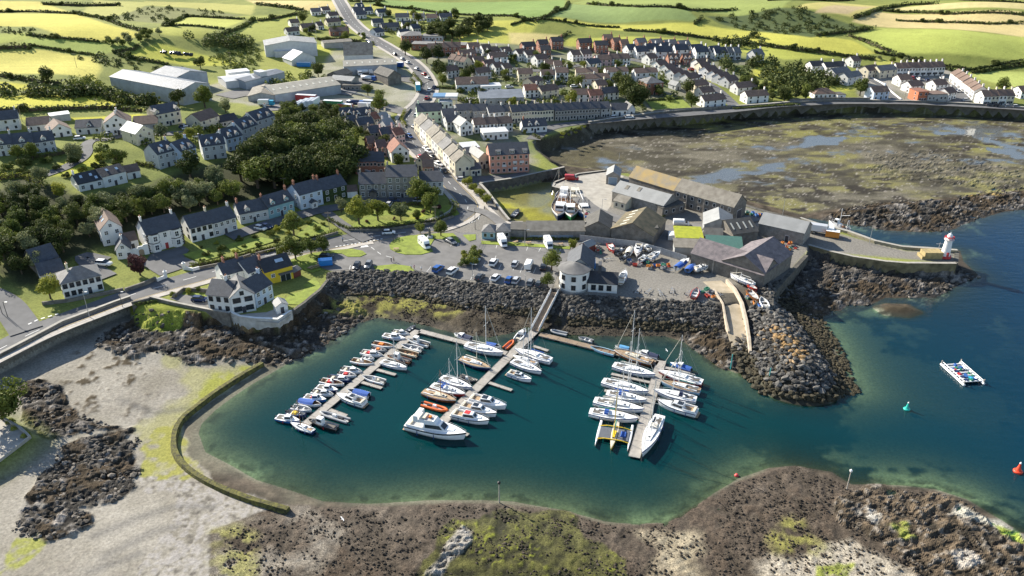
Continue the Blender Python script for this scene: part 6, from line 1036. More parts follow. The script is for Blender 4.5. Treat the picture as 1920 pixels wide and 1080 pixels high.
HED = [('-60,25 60,23 145,27 155,30', 1.8, 'hedge along the top edge of the big yellow field'), ('150,28 185,35 225,48 272,62', 2.2, 'hedge down the right edge of the big yellow field'), ('-60,96 0,95 60,95', 3, 'short dark hedge in the middle of the left fields'), ('80,9 150,12 225,11', 3, 'dark hedge at the top left'), ('-60,140 0,144 60,153 95,160 130,158', 3, 'hedge below the widest left field'), ('-60,210 60,209 200,204 275,210', 2.6, 'dark hedge behind the left hill houses'), ('212,99 250,96 262,92', 2, 'hedge left of the bale field'), ('222,104 270,113 315,122', 1.8, 'low hedge under the bale field'), ('55,97 60,92 180,104', 1.2, 'thin hedge between the left fields'), ('50,66 90,70 160,80 200,82', 1.5, 'hedge under the big yellow field'), ('305,50 345,33 350,31 460,37', 1.8, 'hedge round the small green field'), ('400,78 440,58 480,36', 2.2, 'diagonal hedge climbing beside the small green field'), ('310,50 420,55', 1.4, 'hedge of dots under the small green field'), ('480,9 540,16 570,21', 2.6, 'hedge under the tan field'), ('484,40 560,26 575,24', 2.2, 'hedge climbing to the hamlet'), ('595,75 640,76 680,80', 2.4, 'dark hedge above the low grey barn'),
 ('700,10 780,18 900,30 1000,38', 1.6, 'hedge under the deep green crop field'), ('655,3 690,4 720,2', 1.5, 'hedge at the road top'), ('1005,38 1030,30 1060,18 1066,6', 2.2, 'hedge between the two crop fields'), ('958,53 1000,42 1015,36', 1.6, 'thin hedge left of the crop hedge'), ('1040,78 1060,66 1068,62', 1.8, 'hedge right of the straw patch'), ('1010,42 1100,48 1160,52', 1.2, 'broken hedge under the crop field'), ('1300,48 1312,44 1316,36', 2.4, 'hedge end at the crop field corner'), ('1170,58 1280,66 1340,74 1450,88 1600,108', 2.0, 'long broken hedge above the white gables'), ('1440,88 1500,95 1560,103 1640,112', 2.4, 'hedge climbing past the right estate'), ('1100,8 1200,14 1300,20 1380,18', 1.8, 'hedge above the striped crop'), ('1440,3 1500,2 1560,3 1600,1', 1.8, 'hedge at the top edge right of centre'), ('1600,36 1620,30 1650,18 1700,10 1760,8', 2.6, 'hedge up the left side of the tan field'), ('1655,21 1720,24 1780,27 1920,36 2040,44', 2.0, 'hedge between the two tan fields'), ('1680,39 1760,42 1860,48 1920,50', 1.6, 'broken hedge across the lower tan field'), ('1590,68 1620,78 1650,90 1680,96', 2.6, 'dark hedge left of the wide green field'), ('1530,68 1580,62 1640,54', 2.4, 'hedge along the lower edge of the scrub field'), ('1640,98 1700,99 1800,101 1920,103 2040,108', 1.8, 'hedge below the wide green field'), ('1830,104 1880,106 1930,108', 2.2, 'thick hedge piece at the right edge'), ('1760,112 1850,118 1930,122', 1.6, 'lower hedge at the right edge'), ('1800,1 1860,5 1940,9', 1.8, 'hedge at the top right corner'),
 ('615,412 634,422 652,431', 1.6, 'clipped hedge along the lane by the lawn garden'), ('655,432 720,430 815,418 845,405 858,392 845,380', 2.0, 'long clipped hedge round the lawn garden at the bend'), ('480,474 530,462 580,450 632,434', 1.5, 'clipped hedge before the teal house gardens'), ('360,501 410,492 446,484 478,472', 1.5, 'clipped hedge along the villa lawn roadside'), ('500,474 600,448', 1.0, 'low hedge inside the teal house gardens'), ('690,388 760,384 790,385', 1.2, 'hedge before the stone town houses'), ('30,282 60,300 120,290 140,280', 2.4, 'tall hedge left of the bungalow lawn'), ('0,338 40,332 90,352', 2.4, 'yellow topped hedge left of the bungalow'), ('255,308 290,315', 2.2, 'clipped bright hedge left of the stepped villas'), ('760,237 752,225 760,210', 1.8, 'bright clipped hedge at the street bend garden'), ('1115,137 1170,132 1230,132', 3.4, 'tall conifer hedge in the middle of the estate'), ('1215,190 1280,186', 1.6, 'clipped hedge above the mansion lawn'), ('820,165 860,168', 1.6, 'hedge left of the long white hall'), ('1000,255 1015,262', 1.4, 'hedge at the bay corner house'), ('770,150 785,165 790,158 775,140', 1.6, 'verge hedge in the street works entrance'), ('1375,205 1500,197', 1.2, 'hedge behind the bay wall'), ('960,449 1090,450', 1.0, 'dark hedge under the long shed wall'), ('255,572 300,565', .8, 'rough hedge on the grassy bank')]
for i, (s_, h_, l_) in enumerate(HED):
    near = i >= 36; lf = 'hedge' if not near else ('bright' if 'bright' in l_ or 'yellow' in l_ else 'mid'); hedge(s_, h_, h_*(1.25 if not near else .9), lf, l_, 9 if not near else 34, .62 if not near else .24)
for a in SCR: scrub(*a)
fill('850,100 980,105 1180,130 1290,150 1240,200 1120,205 1000,205 900,200 840,170', 26, (4, 7), ['dark', 'mid', 'mid', 'bright'], 'small garden tree among the estate houses', 'garden trees of the estate', 14, seed=41); fill('640,40 660,80 600,80 560,60', 8, (3, 6), ['dark', 'mid'], 'garden tree in the left hamlet', 'garden trees of the left hamlet', 8, seed=42); fill('720,30 860,30 870,50 740,60', 12, (4, 7), ['dark', 'mid'], 'garden tree in the right hamlet', 'garden trees of the right hamlet', 8, seed=43); fill('665,240 740,236 760,262 700,290 665,280', 9, (3, 6), ['dark', 'mid'], 'back yard tree west of the main street', 'back yard trees', 6, seed=44); fill('885,235 1000,236 990,300 950,300 900,280', 9, (1.6, 3.2), ['mid', 'dark'], 'yard shrub behind the orange apartments', 'yard shrubs', 6, 'bush', 'b1', 'bush', seed=45)
# hedgerow bushes dotted along the far hedges
for i, (s_, h_, l_) in enumerate(HED[:36]):
    pts = dense([tuple(p[:2]) for p in GL(s_)], 1.0)
    if len(pts) < 20: continue
    sel = [pts[R.randrange(len(pts))] for k in range(max(1, len(pts)//26))]; zz = zline(sel)
    for (x, y), z in zip(sel, zz): tree(0, 0, R.uniform(2.6, 5), R.choice(['dark', 'mid', 'dark']), 'round bush standing in a far field hedge', 'bushes in the far hedges', 1.2, R.choice(['b0', 'b1', 'b2']), 'bush', Vector((x+R.uniform(-1, 1), y, z)), 'bush')
tree(0, 0, 11, 'mid', 'large tree at the left edge above the rocks', None, 1.1, None, 'tree', Vector(P(8, 790, 3.6)+(3.4,)))
for k, (u, v) in enumerate([(30, 812), (48, 826), (20, 800)]): tree(0, 0, 2.5, 'bright', 'low bush round the left platform wall, %s from the tree' % ORD[k], None, 1.2, 'b1', 'bush', Vector(P(u, v, 3)+(2.6,)), 'bush')
# ------------------------------------------------------------------ pontoons and gangway
deckw = mat('pontoon_planks', (.40, .37, .33), .85, var=.2, scale=.8, kind='plank'); deckb = mat('gangway_planks', (.30, .22, .15), .85, var=.25, scale=.8, kind='plank'); floatm = mat('pontoon_float', (.16, .155, .14), .9, var=.3); galv = mat('galvanised_steel', (.45, .46, .47), .45, .6, var=.1); whitesteel = mat('white_steel', (.78, .78, .77), .5, var=.05)
_cl = MB(); _cl.box(-.15, .15, -.05, .05, .05, .12); _cl.box(-.05, .05, -.04, .04, 0, .06); CLEAT = _cl.mesh('cleat', galv)
def pontoon(pts, w, label, unit=6.0, m=deckw, name='pontoon', fr=.5):
    a = Vector(P(*pts[0], .5)); b = Vector(P(*pts[1], .5)); d = b-a; L_ = d.length; t = empty(name, (a.x, a.y, 0), math.atan2(d.y, d.x)); n = max(1, round(L_/unit)); u = L_/n
    for k in range(n):
        mb = MB(); mb.box(k*u+.04, (k+1)*u-.04, -w/2, w/2, fr-.14, fr); me = uvmesh(mb.mesh('deck_section', m)); link('deck_section', me, t)
        mb = MB(); mb.box(k*u+.04, (k+1)*u-.04, w/2+.003, w/2+.09, fr-.2, fr+.03); mb.obj('edge_beam', floatm, t); mb = MB(); mb.box(k*u+.04, (k+1)*u-.04, -w/2-.09, -w/2-.003, fr-.2, fr+.03); mb.obj('edge_beam', floatm, t)
        mb = MB(); mb.box(k*u+u*.12, k*u+u*.88, -w/2+.12, w/2-.12, -.35, fr-.16); mb.obj('float', floatm, t)
        for sg in (-1, 1): o = link('cleat', CLEAT, t); o.location = ((k+.5)*u, sg*(w/2-.12), fr)
    tag(t, label, 'pontoon'); return t
pontoon([(783,619), (560,806)], 2.2, 'left long pontoon lined with small motor boats'); pontoon([(786,620), (952,663)], 1.9, 'pontoon linking the left and middle walkways'); pontoon([(1003,620), (826,794)], 2.4, 'middle long pontoon between yachts and cruisers'); pontoon([(1012,626), (1234,681)], 2.0, 'brownish pontoon linking the middle and right walkways', m=deckb); pontoon([(1240,676), (1189,857)], 2.5, 'right long pontoon lined with sailing yachts')
for i, (a, b, l) in enumerate([((702,691), (742,702), 'upper finger pontoon on the left walkway'), ((672,714), (716,727), 'middle finger pontoon on the left walkway'), ((614,766), (650,779), 'lower finger pontoon on the left walkway'), ((864,702), (894,713), 'short finger left of the middle walkway'), ((915,716), (960,731), 'long finger right of the middle walkway'), ((845,800), (878,815), 'finger behind the big motor yacht bow'), ((1000,648), (1028,657), 'finger beside the blue covered yacht under the gangway'), ((1146,700), (1222,717), 'top left finger of the right walkway'), ((1133,731), (1210,745), 'second left finger of the right walkway'), ((1166,774), (1200,783), 'third left finger of the right walkway'), ((1244,688), (1295,697), 'top right finger of the right walkway'), ((1236,713), (1300,724), 'second right finger of the right walkway'), ((1230,747), (1252,752), 'short right finger of the right walkway')]): pontoon([a, b], 1.0, l, 20, name='finger_pontoon', fr=.42)
pilem = mat('pile_steel', (.30, .29, .27), .7, var=.3)
# gangway bridge
a = Vector(P(1040, 548, 5.3)+(5.3,)); b = Vector(P(1003, 620, .75)+(.75,)); d = b-a; gw = empty('gangway', tuple(a), math.atan2(d.y, d.x)); L_ = math.hypot(d.x, d.y); dz = d.z; W2 = 1.1
mb = MB(); mb.quad([(0, -W2, 0), (L_, -W2, dz), (L_, W2, dz), (0, W2, 0)]); mb.quad([(0, W2, -.15), (L_, W2, dz-.15), (L_, -W2, dz-.15), (0, -W2, -.15)]); link('deck', uvmesh(mb.mesh('deck', deckb)), gw)
for sg in (-1, 1):
    mb = MB(); y = sg*(W2+.06)
    for zz in (0, .55, 1.15): mb.tube((0, y, zz), (L_, y, dz+zz), .07)
    n = 14
    for k in range(n+1): x = L_*k/n; z = dz*k/n; mb.tube((x, y, z), (x, y, z+1.15), .05); 
    for k in range(n): mb.tube((L_*k/n, y, dz*k/n), (L_*(k+1)/n, y, dz*(k+1)/n+1.15), .04)
    mb.quad([(0, y+.02*sg, 0), (L_, y+.02*sg, dz), (L_, y+.02*sg, dz+.8), (0, y+.02*sg, .8)]); mb.quad([(0, y+.04*sg, .8), (L_, y+.04*sg, dz+.8), (L_, y+.04*sg, dz), (0, y+.04*sg, 0)]); mb.obj('side_truss', whitesteel, gw)
tag(gw, 'white sided gangway bridge down from the car park to the pontoons', 'gangway')
# ------------------------------------------------------------------ boats
BM = {'white': mat('gelcoat_white', (.80, .80, .79), .3, var=.05), 'cream': mat('gelcoat_cream', (.66, .60, .47), .35, var=.08), 'navy': mat('hull_navy', (.015, .03, .10), .3, var=.05), 'red': mat('hull_red', (.38, .04, .03), .35, var=.05), 'blue': mat('hull_blue', (.04, .16, .42), .35, var=.05), 'paleblue': mat('hull_pale_blue', (.30, .48, .62), .35, var=.05), 'wood': mat('varnished_wood', (.20, .085, .035), .35, var=.25), 'black': mat('hull_black', (.02, .02, .022), .4, var=0), 'grey': mat('grey_rubber', (.30, .31, .32), .6, var=.05), 'orange': mat('rib_orange', (.65, .13, .02), .5, var=.05), 'yellow': mat('hull_yellow', (.75, .50, .03), .35, var=.05), 'green': mat('hull_green', (.03, .20, .07), .4, var=.05), 'maroon': mat('hull_maroon', (.22, .025, .035), .35, var=.05)}
canvasb = mat('canvas_blue', (.02, .09, .36), .8, var=.15, scale=3); canvasn = mat('canvas_navy', (.015, .025, .07), .8, var=.15); canvasw = mat('canvas_cream', (.58, .54, .46), .8, var=.1); canvasg = mat('canvas_green', (.03, .20, .16), .8); teak = mat('teak_deck', (.36, .25, .15), .8, var=.15, scale=3); cockp = mat('cockpit_grey', (.42, .42, .41), .7, var=.1); darkin = mat('boat_interior', (.12, .11, .10), .8, var=.2); bglass = mat('boat_glass', (.02, .025, .03), .08, var=0, spec=.8); alu = mat('aluminium', (.74, .74, .73), .4, .15, var=0); outb = mat('outboard_black', (.025, .025, .028), .4, var=0); stripe = mat('boot_stripe', (.03, .06, .22), .4, var=0); orangeb = mat('orange_gear', (.75, .20, .02), .6, var=0); redg = mat('red_gear', (.55, .03, .03), .5, var=0); rope = mat('rigging_wire', (.35, .35, .35), .4, .5, var=0)
def hullrows(L_, B, fb, full=.55, tr=.82, sheer=.28, ns=11):
    rows_ = []; 
    for k in range(ns):
        t = k/(ns-1); x = -L_/2+L_*t
        w = B/2*(tr+(1-tr)*math.sin(min(1, t/.45)*math.pi/2)) if t < .45 else B/2*max(.012, (1-((t-.45)/.55)**(1.6+full)))
        z = fb*(1+sheer*t*t); rk = .10*L_*(t**4)*.6
        rows_.append([(x+rk, w, z), (x+rk*.6, w*.97, z*.45), (x, w*.72, -.12), (x-.0, 0, -.35), (x, -w*.72, -.12), (x+rk*.6, -w*.97, z*.45), (x+rk, -w, z)])
    return rows_
def hull(t, L_, B, fb, m, open_=False, deckm=None, trim=None, **kw):
    rw = hullrows(L_, B, fb, **kw); mb = MB(); mb.grid([r[::-1] for r in rw]); mb.quad(rw[0]); mb.quad([(p[0], p[1], p[2]) for p in rw[-1]][::-1]); h = mb.obj('hull', m, t, False)
    d = MB(); e = [(r[0], r[-1]) for r in rw]
    if open_:
        ins = [[(a[0], a[1]*.84, a[2]+.02), (a[0], a[1]*.78, .12), (b_[0], b_[1]*.78, .12), (b_[0], b_[1]*.84, b_[2]+.02)] for a, b_ in e[:-1]]; d.grid([r[::-1] for r in ins], 0); d.quad(ins[-1]); d.quad(ins[0][::-1]); d.obj('interior', deckm or cockp, t)
        g = MB(); g.grid([[(a[0], a[1]*1.03, a[2]+.03), (a[0], a[1]*.82, a[2]+.04)][::-1] for a, b_ in e]); g.grid([[(b_[0], b_[1]*1.03, b_[2]+.03), (b_[0], b_[1]*.82, b_[2]+.04)] for a, b_ in e]); g.obj('gunwale', trim or m, t)
    else:
        d.grid([[(a[0], a[1]*.99, a[2]+.01), (a[0], 0, a[2]+.06), (b_[0], b_[1]*.99, b_[2]+.01)] for a, b_ in e]); d.obj('deck', deckm or BM['white'], t)
        if trim: g = MB(); g.grid([[(a[0], a[1]*1.025, a[2]*.80), (a[0], a[1]*1.03, a[2]*.97)] for a, b_ in e]); g.grid([[(b_[0], b_[1]*1.03, b_[2]*.97), (b_[0], b_[1]*1.025, b_[2]*.80)] for a, b_ in e]); g.obj('rubbing_stripe', trim, t)
    return h
def frustum(t, name, x0, x1, w0, w1, z0, z1, m, rake0=.1, rake1=.5, tw=.82, win=None, wfrac=(.3, .8)):
    b_ = [(x0, -w0/2, z0), (x1, -w1/2, z0), (x1, w1/2, z0), (x0, w0/2, z0)]; tp = [(x0+rake0, -w0/2*tw, z1), (x1-rake1, -w1/2*tw, z1), (x1-rake1, w1/2*tw, z1), (x0+rake0, w0/2*tw, z1)]
    mb = MB(); mb.quad(tp)
    for i in range(4): j = (i+1) % 4; mb.quad([b_[i], b_[j], tp[j], tp[i]])
    o = mb.obj(name, m, t)
    if win:
        lo, hi = wfrac; q = lambda i, f: Vector(b_[i])*(1-f)+Vector(tp[i])*f; C_ = Vector(((x0+x1)/2, 0, 0))
        for i in (0, 1, 2):
            j = (i+1) % 4; a1, a2, a3, a4 = q(i, lo), q(j, lo), q(j, hi), q(i, hi); ins = lambda p, r_, f: p*(1-f)+r_*f; nn_ = (a2-a1).cross(a4-a1).normalized()*.025
            g = MB(); g.quad([ins(a1, a2, .08)+nn_, ins(a2, a1, .08)+nn_, ins(a3, a4, .08)+nn_, ins(a4, a3, .08)+nn_]); g.obj('windscreen' if i == 1 else 'cabin_window', win, o)
    return o
def rig(t, L_, h, fb, mx=.08, mast=alu, boom=True, cover=None, jib=None, thick=.105):
    x = L_*mx; mb = MB(); mb.tube((x, 0, fb), (x, 0, fb+h), thick, 8, thick*.7); mb.tube((x, -L_*.13, fb+h*.58), (x, L_*.13, fb+h*.58), .03, 5); mb.obj('mast', mast, t)
    mb = MB(); r_ = .022
    for e in ((L_*.52, 0, fb*1.25), (-L_*.48, 0, fb)): mb.tube((x, 0, fb+h*.985), e, r_, 4)
    for sg in (-1, 1): mb.tube((x, 0, fb+h*.97), (x, sg*L_*.13, fb+h*.58), r_, 4); mb.tube((x, sg*L_*.13, fb+h*.58), (x-.1, sg*L_*.145, fb), r_, 4)
    g = mb.obj('rigging', rope, t); g['kind'] = 'stuff'
    if boom:
        mb = MB(); mb.tube((x, 0, fb+1.35), (x-L_*.40, 0, fb+1.45), .06, 6); b_ = mb.obj('boom', mast, t)
        if cover: mb = MB(); mb.tube((x-.05, 0, fb+1.6), (x-L_*.38, 0, fb+1.56), .19, 8, .11); mb.obj('sail_cover', cover, b_)
    if jib: mb = MB(); mb.tube((x+.25, 0, fb+h*.93), (L_*.51, 0, fb*1.25+.3), .05, 6, .075); mb.obj('furled_jib', jib, t)
def rail(t, L_, B, fb, sheer=.28):
    mb = MB(); rw = hullrows(L_, B, fb, sheer=sheer); pts = [(r[0][0], r[0][1]*.94, r[0][2]+.55) for r in rw[2:-1]]+[(rw[-1][0][0], 0, rw[-1][0][2]+.6)]+[(r[-1][0], r[-1][1]*.94, r[-1][2]+.55) for r in rw[2:-1][::-1]]; mb.path(pts, .018, 4)
    for p in pts[::2]: mb.tube(p, (p[0], p[1], p[2]-.55), .015, 4)
    g = mb.obj('guard_rail', alu, t); g['kind'] = 'stuff'
def outboard(t, x, z=.55, m=outb): mb = MB(); mb.box(x-.38, x+.02, -.17, .17, z, z+.45, taper=.05); mb.box(x-.26, x-.12, -.07, .07, -.45, z); mb.obj('outboard_motor', m, t)
def fenders(t, L_, B, fb, m=None):
    for k, fx in enumerate((-.25, .05)):
        for sg in (-1, 1): mb = MB(); mb.tube((fx*L_, sg*(B/2+.08), .12), (fx*L_, sg*(B/2+.08), fb*.8), .09, 6); mb.obj('fender', m or stripe, t)
def place(name, st, bow, z=0.0):
    a = Vector(P(*st, z)); b = Vector(P(*bow, z)); d = b-a; c = (a+b)/2; return empty(name, (c.x, c.y, z), math.atan2(d.y, d.x)), d.length*1.05
def yacht(st, bow, label, hm='white', cover=canvasb, mastm=None, mh=1.25, L=None, dodger=None, group='sailing yachts in the marina', deckm=None, z=0, trim=stripe, jib=canvasw, mx=.08):
    t, L_ = place('sailing_yacht', st, bow, z); B = min(L_*.33, 3.5); fb = .09*L_+.14
    hull(t, L_, B, fb, BM[hm], deckm=deckm, trim=trim if hm == 'white' else BM['white'], tr=.72)
    frustum(t, 'cabin', -L_*.12, L_*.27, B*.62, B*.34, fb+.03, fb+.42, BM['white'] if hm != 'wood' else BM['cream'], .05, .35, .85, bglass, (.35, .75))
    mb = MB(); mb.box(-L_*.42, -L_*.13, -B*.24, B*.24, fb+.045, fb+.075); c = mb.obj('cockpit', teak if hm in ('navy', 'wood', 'cream') else darkin, t)
    for sg in (-1, 1): mb = MB(); mb.box(-L_*.43, -L_*.11, sg*B*.29-.09, sg*B*.29+.09, fb+.03, fb+.3); mb.obj('coaming', BM['white'], t)
    mb = MB(); mb.tube((-L_*.33, 0, fb+.3), (-L_*.33, 0, fb+.75), .05); mb.lathe([(.36, fb+.73), (.38, fb+.78), (.34, fb+.8)], 12, (-L_*.33, 0)); mb.obj('wheel', alu, c)
    if dodger: mb = MB(); mb.grid([[(-L_*.17+dx, y, fb+.4+zz) for y, zz in ((-B*.3, 0), (-B*.26, .5), (0, .62), (B*.26, .5), (B*.3, 0))] for dx in (0, L_*.09)]); mb.obj('spray_hood', dodger, t)
    for fx in (.33, .16): mb = MB(); mb.box(L_*fx-.25, L_*fx+.25, -.25, .25, fb+(.1 if fx > .3 else .42), fb+(.14 if fx > .3 else .46)); mb.obj('hatch', bglass, t)
    rig(t, L_, L_*mh, fb, mx, mastm or alu, True, cover, jib); rail(t, L_, B, fb); fenders(t, L_, B, fb)
    tag(t, label, 'sailboat', group); return t
def cruiser(st, bow, label, hm='white', fly=False, stripe_=None, group='motor cruisers in the marina', z=0, canopy=None):
    t, L_ = place('motor_cruiser', st, bow, z); B = L_*.345; fb = .105*L_+.2
    hull(t, L_, B, fb, BM[hm], trim=stripe_ or bglass, tr=.9, full=.9); mb = MB(); mb.box(-L_*.5-.55, -L_*.5-.02, -B*.4, B*.4, .25, .35); mb.obj('bathing_platform', teak, t)
    c = frustum(t, 'cabin', -L_*.16, L_*.24, B*.78, B*.5, fb+.03, fb+.03+.092*L_+.25, BM['white'], .12, L_*.13, .84, bglass, (.3, .85))
    frustum(t, 'foredeck_coachroof', L_*.12, L_*.38, B*.55, B*.22, fb*1.1, fb*1.1+.35, BM['white'], .05, .45, .8)
    mb = MB(); mb.box(-L_*.46, -L_*.165, -B*.34, B*.34, fb+.06, fb+.085); k = mb.obj('cockpit', teak if not fly else cockp, t); mb = MB(); mb.box(-L_*.46, -L_*.40, -B*.32, B*.32, fb+.09, fb+.5); mb.obj('bench', BM['cream'], k)
    for sg in (-1, 1): mb = MB(); mb.box(-L_*.47, -L_*.15, sg*B*.40-.08, sg*B*.40+.08, fb+.03, fb+.55); mb.obj('coaming', BM['white'], t)
    zt = fb+.03+.092*L_+.25
    if fly:
        f = frustum(t, 'flybridge', -L_*.30, L_*.06, B*.74, B*.5, zt, zt+.75, BM['white'], -.1, .6, .95); mb = MB(); mb.box(-L_*.26, -L_*.02, -B*.26, B*.26, zt+.752, zt+.79); mb.obj('flybridge_floor', cockp, f); mb = MB(); mb.box(-L_*.22, -L_*.14, -B*.22, B*.22, zt+.8, zt+1.15); mb.obj('seat', BM['cream'], f); mb = MB(); mb.box(-L_*.10, -L_*.06, -.35, .35, zt+.8, zt+1.25); mb.obj('helm_console', orangeb, f)
        mb = MB(); 
        for sg in (-1, 1): mb.box(-L_*.33, -L_*.25, sg*B*.36-.1, sg*B*.36+.1, zt+.2, zt+1.5)
        mb.box(-L_*.33, -L_*.25, -B*.36, B*.36, zt+1.5, zt+1.65); mb.obj('radar_arch', BM['white'], t)
    else: mb = MB(); mb.box(-L_*.13, L_*.02, -B*.22, B*.22, zt+.02, zt+.06); mb.obj('roof_hatch', canopy or bglass, c); mb = MB(); mb.tube((-L_*.1, 0, zt), (-L_*.12, 0, zt+.9), .03); mb.obj('antenna', alu, c)
    rail(t, L_, B, fb); fenders(t, L_, B, fb); tag(t, label, 'motor boat', group); return t
def smallboat(st, bow, label, kind='open', hm='white', cover=None, group='small boats on the left pontoon', motor=True, inm=None, z=0, gear=None):
    t, L_ = place('small_boat', st, bow, z); B = min(2.4, L_*.44); fb = .58+L_*.025
    hull(t, L_, B, fb, BM[hm], open_=kind != 'cabin', deckm=(inm or cockp) if kind != 'cabin' else BM['white'], trim=None if kind != 'cabin' else stripe, tr=.86)
    if kind == 'open':
        for fx in (-.25, .08): mb = MB(); mb.box(L_*fx-.14, L_*fx+.14, -B*.4, B*.4, fb*.62, fb*.7); mb.obj('thwart', BM['wood'] if inm else BM['white'], t)
    elif kind == 'console': mb = MB(); mb.box(-L_*.08, L_*.06, -.35, .35, .12, fb+.55, taper=.06); c = mb.obj('console', BM['white'], t); mb = MB(); mb.quad([(L_*.07, -.33, fb+.5), (L_*.07, .33, fb+.5), (L_*.02, .28, fb+.95), (L_*.02, -.28, fb+.95)]); mb.obj('windscreen', bglass, c); mb = MB(); mb.box(-L_*.24, -L_*.14, -.4, .4, .12, fb+.2); mb.obj('seat', BM['cream'], t)
    elif kind == 'cuddy': frustum(t, 'cuddy', -L_*.02, L_*.38, B*.8, B*.3, fb*.9, fb+.75, BM['white'], .05, .9, .8, bglass, (.35, .85)); mb = MB(); mb.box(-L_*.38, -L_*.28, -B*.36, B*.36, .12, fb*.8); mb.obj('seat', BM['cream'], t)
    elif kind == 'cabin': frustum(t, 'cabin', -L_*.08, L_*.27, B*.72, B*.4, fb, fb+.95, BM['white'], .05, .75, .85, bglass, (.35, .85)); mb = MB(); mb.box(-L_*.44, -L_*.1, -B*.34, B*.34, fb+.04, fb+.07); mb.obj('cockpit', darkin, t)
    elif kind == 'wheelhouse': frustum(t, 'wheelhouse', 0, L_*.22, B*.6, B*.5, fb*.4, fb+1.5, BM['white'], .02, .12, .92, bglass, (.55, .9)); mb = MB(); mb.box(-L_*.4, -L_*.1, -B*.3, B*.3, .13, .45); mb.obj('fish_box', darkin, t)
    if cover:
        rw = hullrows(L_, B, fb)[:8]; mb = MB(); mb.grid([[(r[0][0], r[0][1]*1.01, r[0][2]+.04), (r[0][0], r[0][1]*.55, r[0][2]+.38), (r[0][0], 0, r[0][2]+.52), (r[-1][0], r[-1][1]*.55, r[-1][2]+.38), (r[-1][0], r[-1][1]*1.01, r[-1][2]+.04)] for r in rw]); mb.obj('cover', cover, t)
    if gear: mb = MB(); mb.box(-L_*.2, L_*.02, -B*.25, B*.25, fb*.5, fb+.25, taper=.1); mb.obj('gear', gear, t)
    if motor: outboard(t, -L_/2, fb*.7)
    if B > 1.4: 
        for sg in (-1, 1): mb = MB(); mb.tube((L_*-.1, sg*(B/2+.06), .1), (L_*-.1, sg*(B/2+.06), fb*.85), .08, 6); mb.obj('fender', redg if L_ > 4.8 else stripe, t)
    tag(t, label, 'boat', group); return t
def rib(st, bow, label, tube='grey', group='inflatables', console=True, z=0):
    t, L_ = place('inflatable_boat', st, bow, z); B = min(2.2, L_*.42); r_ = B*.15; path = [(-L_/2, B/2-r_, .35), (L_*.1, B/2-r_, .37), (L_*.32, B*.3, .45), (L_*.46, B*.1, .55), (L_*.49, 0, .58), (L_*.46, -B*.1, .55), (L_*.32, -B*.3, .45), (L_*.1, -B/2+r_, .37), (-L_/2, -B/2+r_, .35)]; mb = MB(); rows_ = []
    for i, p in enumerate(path):
        a = Vector(path[max(0, i-1)]); b_ = Vector(path[min(len(path)-1, i+1)]); d = (b_-a).normalized(); sd = d.cross(Vector((0, 0, 1))).normalized(); up = sd.cross(d); rows_.append([Vector(p)+sd*(r_*math.cos(q))+up*(r_*math.sin(q)) for q in [k*math.pi/4 for k in range(8)]])
    mb.grid(rows_, close=True); mb.quad(rows_[0][::-1]); mb.quad(rows_[-1]); mb.obj('tube', BM[tube], t, True); mb = MB(); mb.prism([(-L_/2+.1, -B*.3), (L_*.25, -B*.3), (L_*.42, 0), (L_*.25, B*.3), (-L_/2+.1, B*.3)], -.2, .16); mb.obj('floor', cockp, t)
    if console: mb = MB(); mb.box(-L_*.08, L_*.06, -.32, .32, .165, 1.1, taper=.06); mb.obj('console', BM['white'], t); mb = MB(); mb.box(-L_*.3, -L_*.16, -.3, .3, .165, .7); mb.obj('seat', outb, t)
    outboard(t, -L_/2-.02, .5); tag(t, label, 'boat', group); return t
Q2, Q3 = (480, 540), (960, 540)
# left pontoon, left side: bows to the walkway
for i, (cx, cy, ln, kind, hm, cov, lab) in enumerate([(1085,348,110,'cuddy','white',None,'white runabout behind the first boat at the top of the left pontoon'), (1035,380,150,'cabin','white',None,'white cabin boat at the head of the left pontoon'), (955,440,145,'open','white',None,'white boat with orange gear, second down the left pontoon'), (925,474,100,'open','grey',None,'small grey dinghy with orange cover on the left pontoon'), (868,505,145,'cuddy','white',None,'white cuddy boat with red trim beside the grey dinghy'), (840,538,85,'open','white',None,'tiny white tender tucked on the left pontoon'), (797,568,150,'console','white',None,'white console boat beside the tiny tender'), (718,630,138,'cuddy','white',None,'white sport boat above the middle of the left pontoon'), (685,662,120,'open','white',None,'white open boat with red inside midway down the left pontoon'), (628,695,155,'cuddy','navy',None,'navy sided white boat midway down the left pontoon'), (572,722,158,'console','white',None,'white boat with red seats below the navy sided one'), (535,768,142,'cabin','navy',None,'dark sided cabin boat in the lower half of left pontoon'), (500,800,142,'cuddy','white',None,'white cuddy boat beside the dark sided cabin boat'), (445,840,145,'cabin','blue',None,'blue trimmed cabin boat above the blue covered boat'), (405,875,150,'open','white',canvasb,'boat under a bright blue cover low on the left pontoon'), (343,918,132,'open','white',None,'plain white open boat near the end of left pontoon'), (305,955,137,'open','navy',None,'dark open boat with yellow inside near the pontoon end'), (240,997,158,'cabin','blue',None,'last blue cabin boat on the left pontoon end')]):
    sl = .19; smallboat(zp(Q2, cx-ln/2, cy-ln*sl/2), zp(Q2, cx+ln/2, cy+ln*sl/2), lab, kind, hm, cov, gear=orangeb if 'orange' in lab else (redg if 'red ' in lab else (BM['yellow'] if 'yellow' in lab else None)), inm=teak if i % 4 == 2 else None)
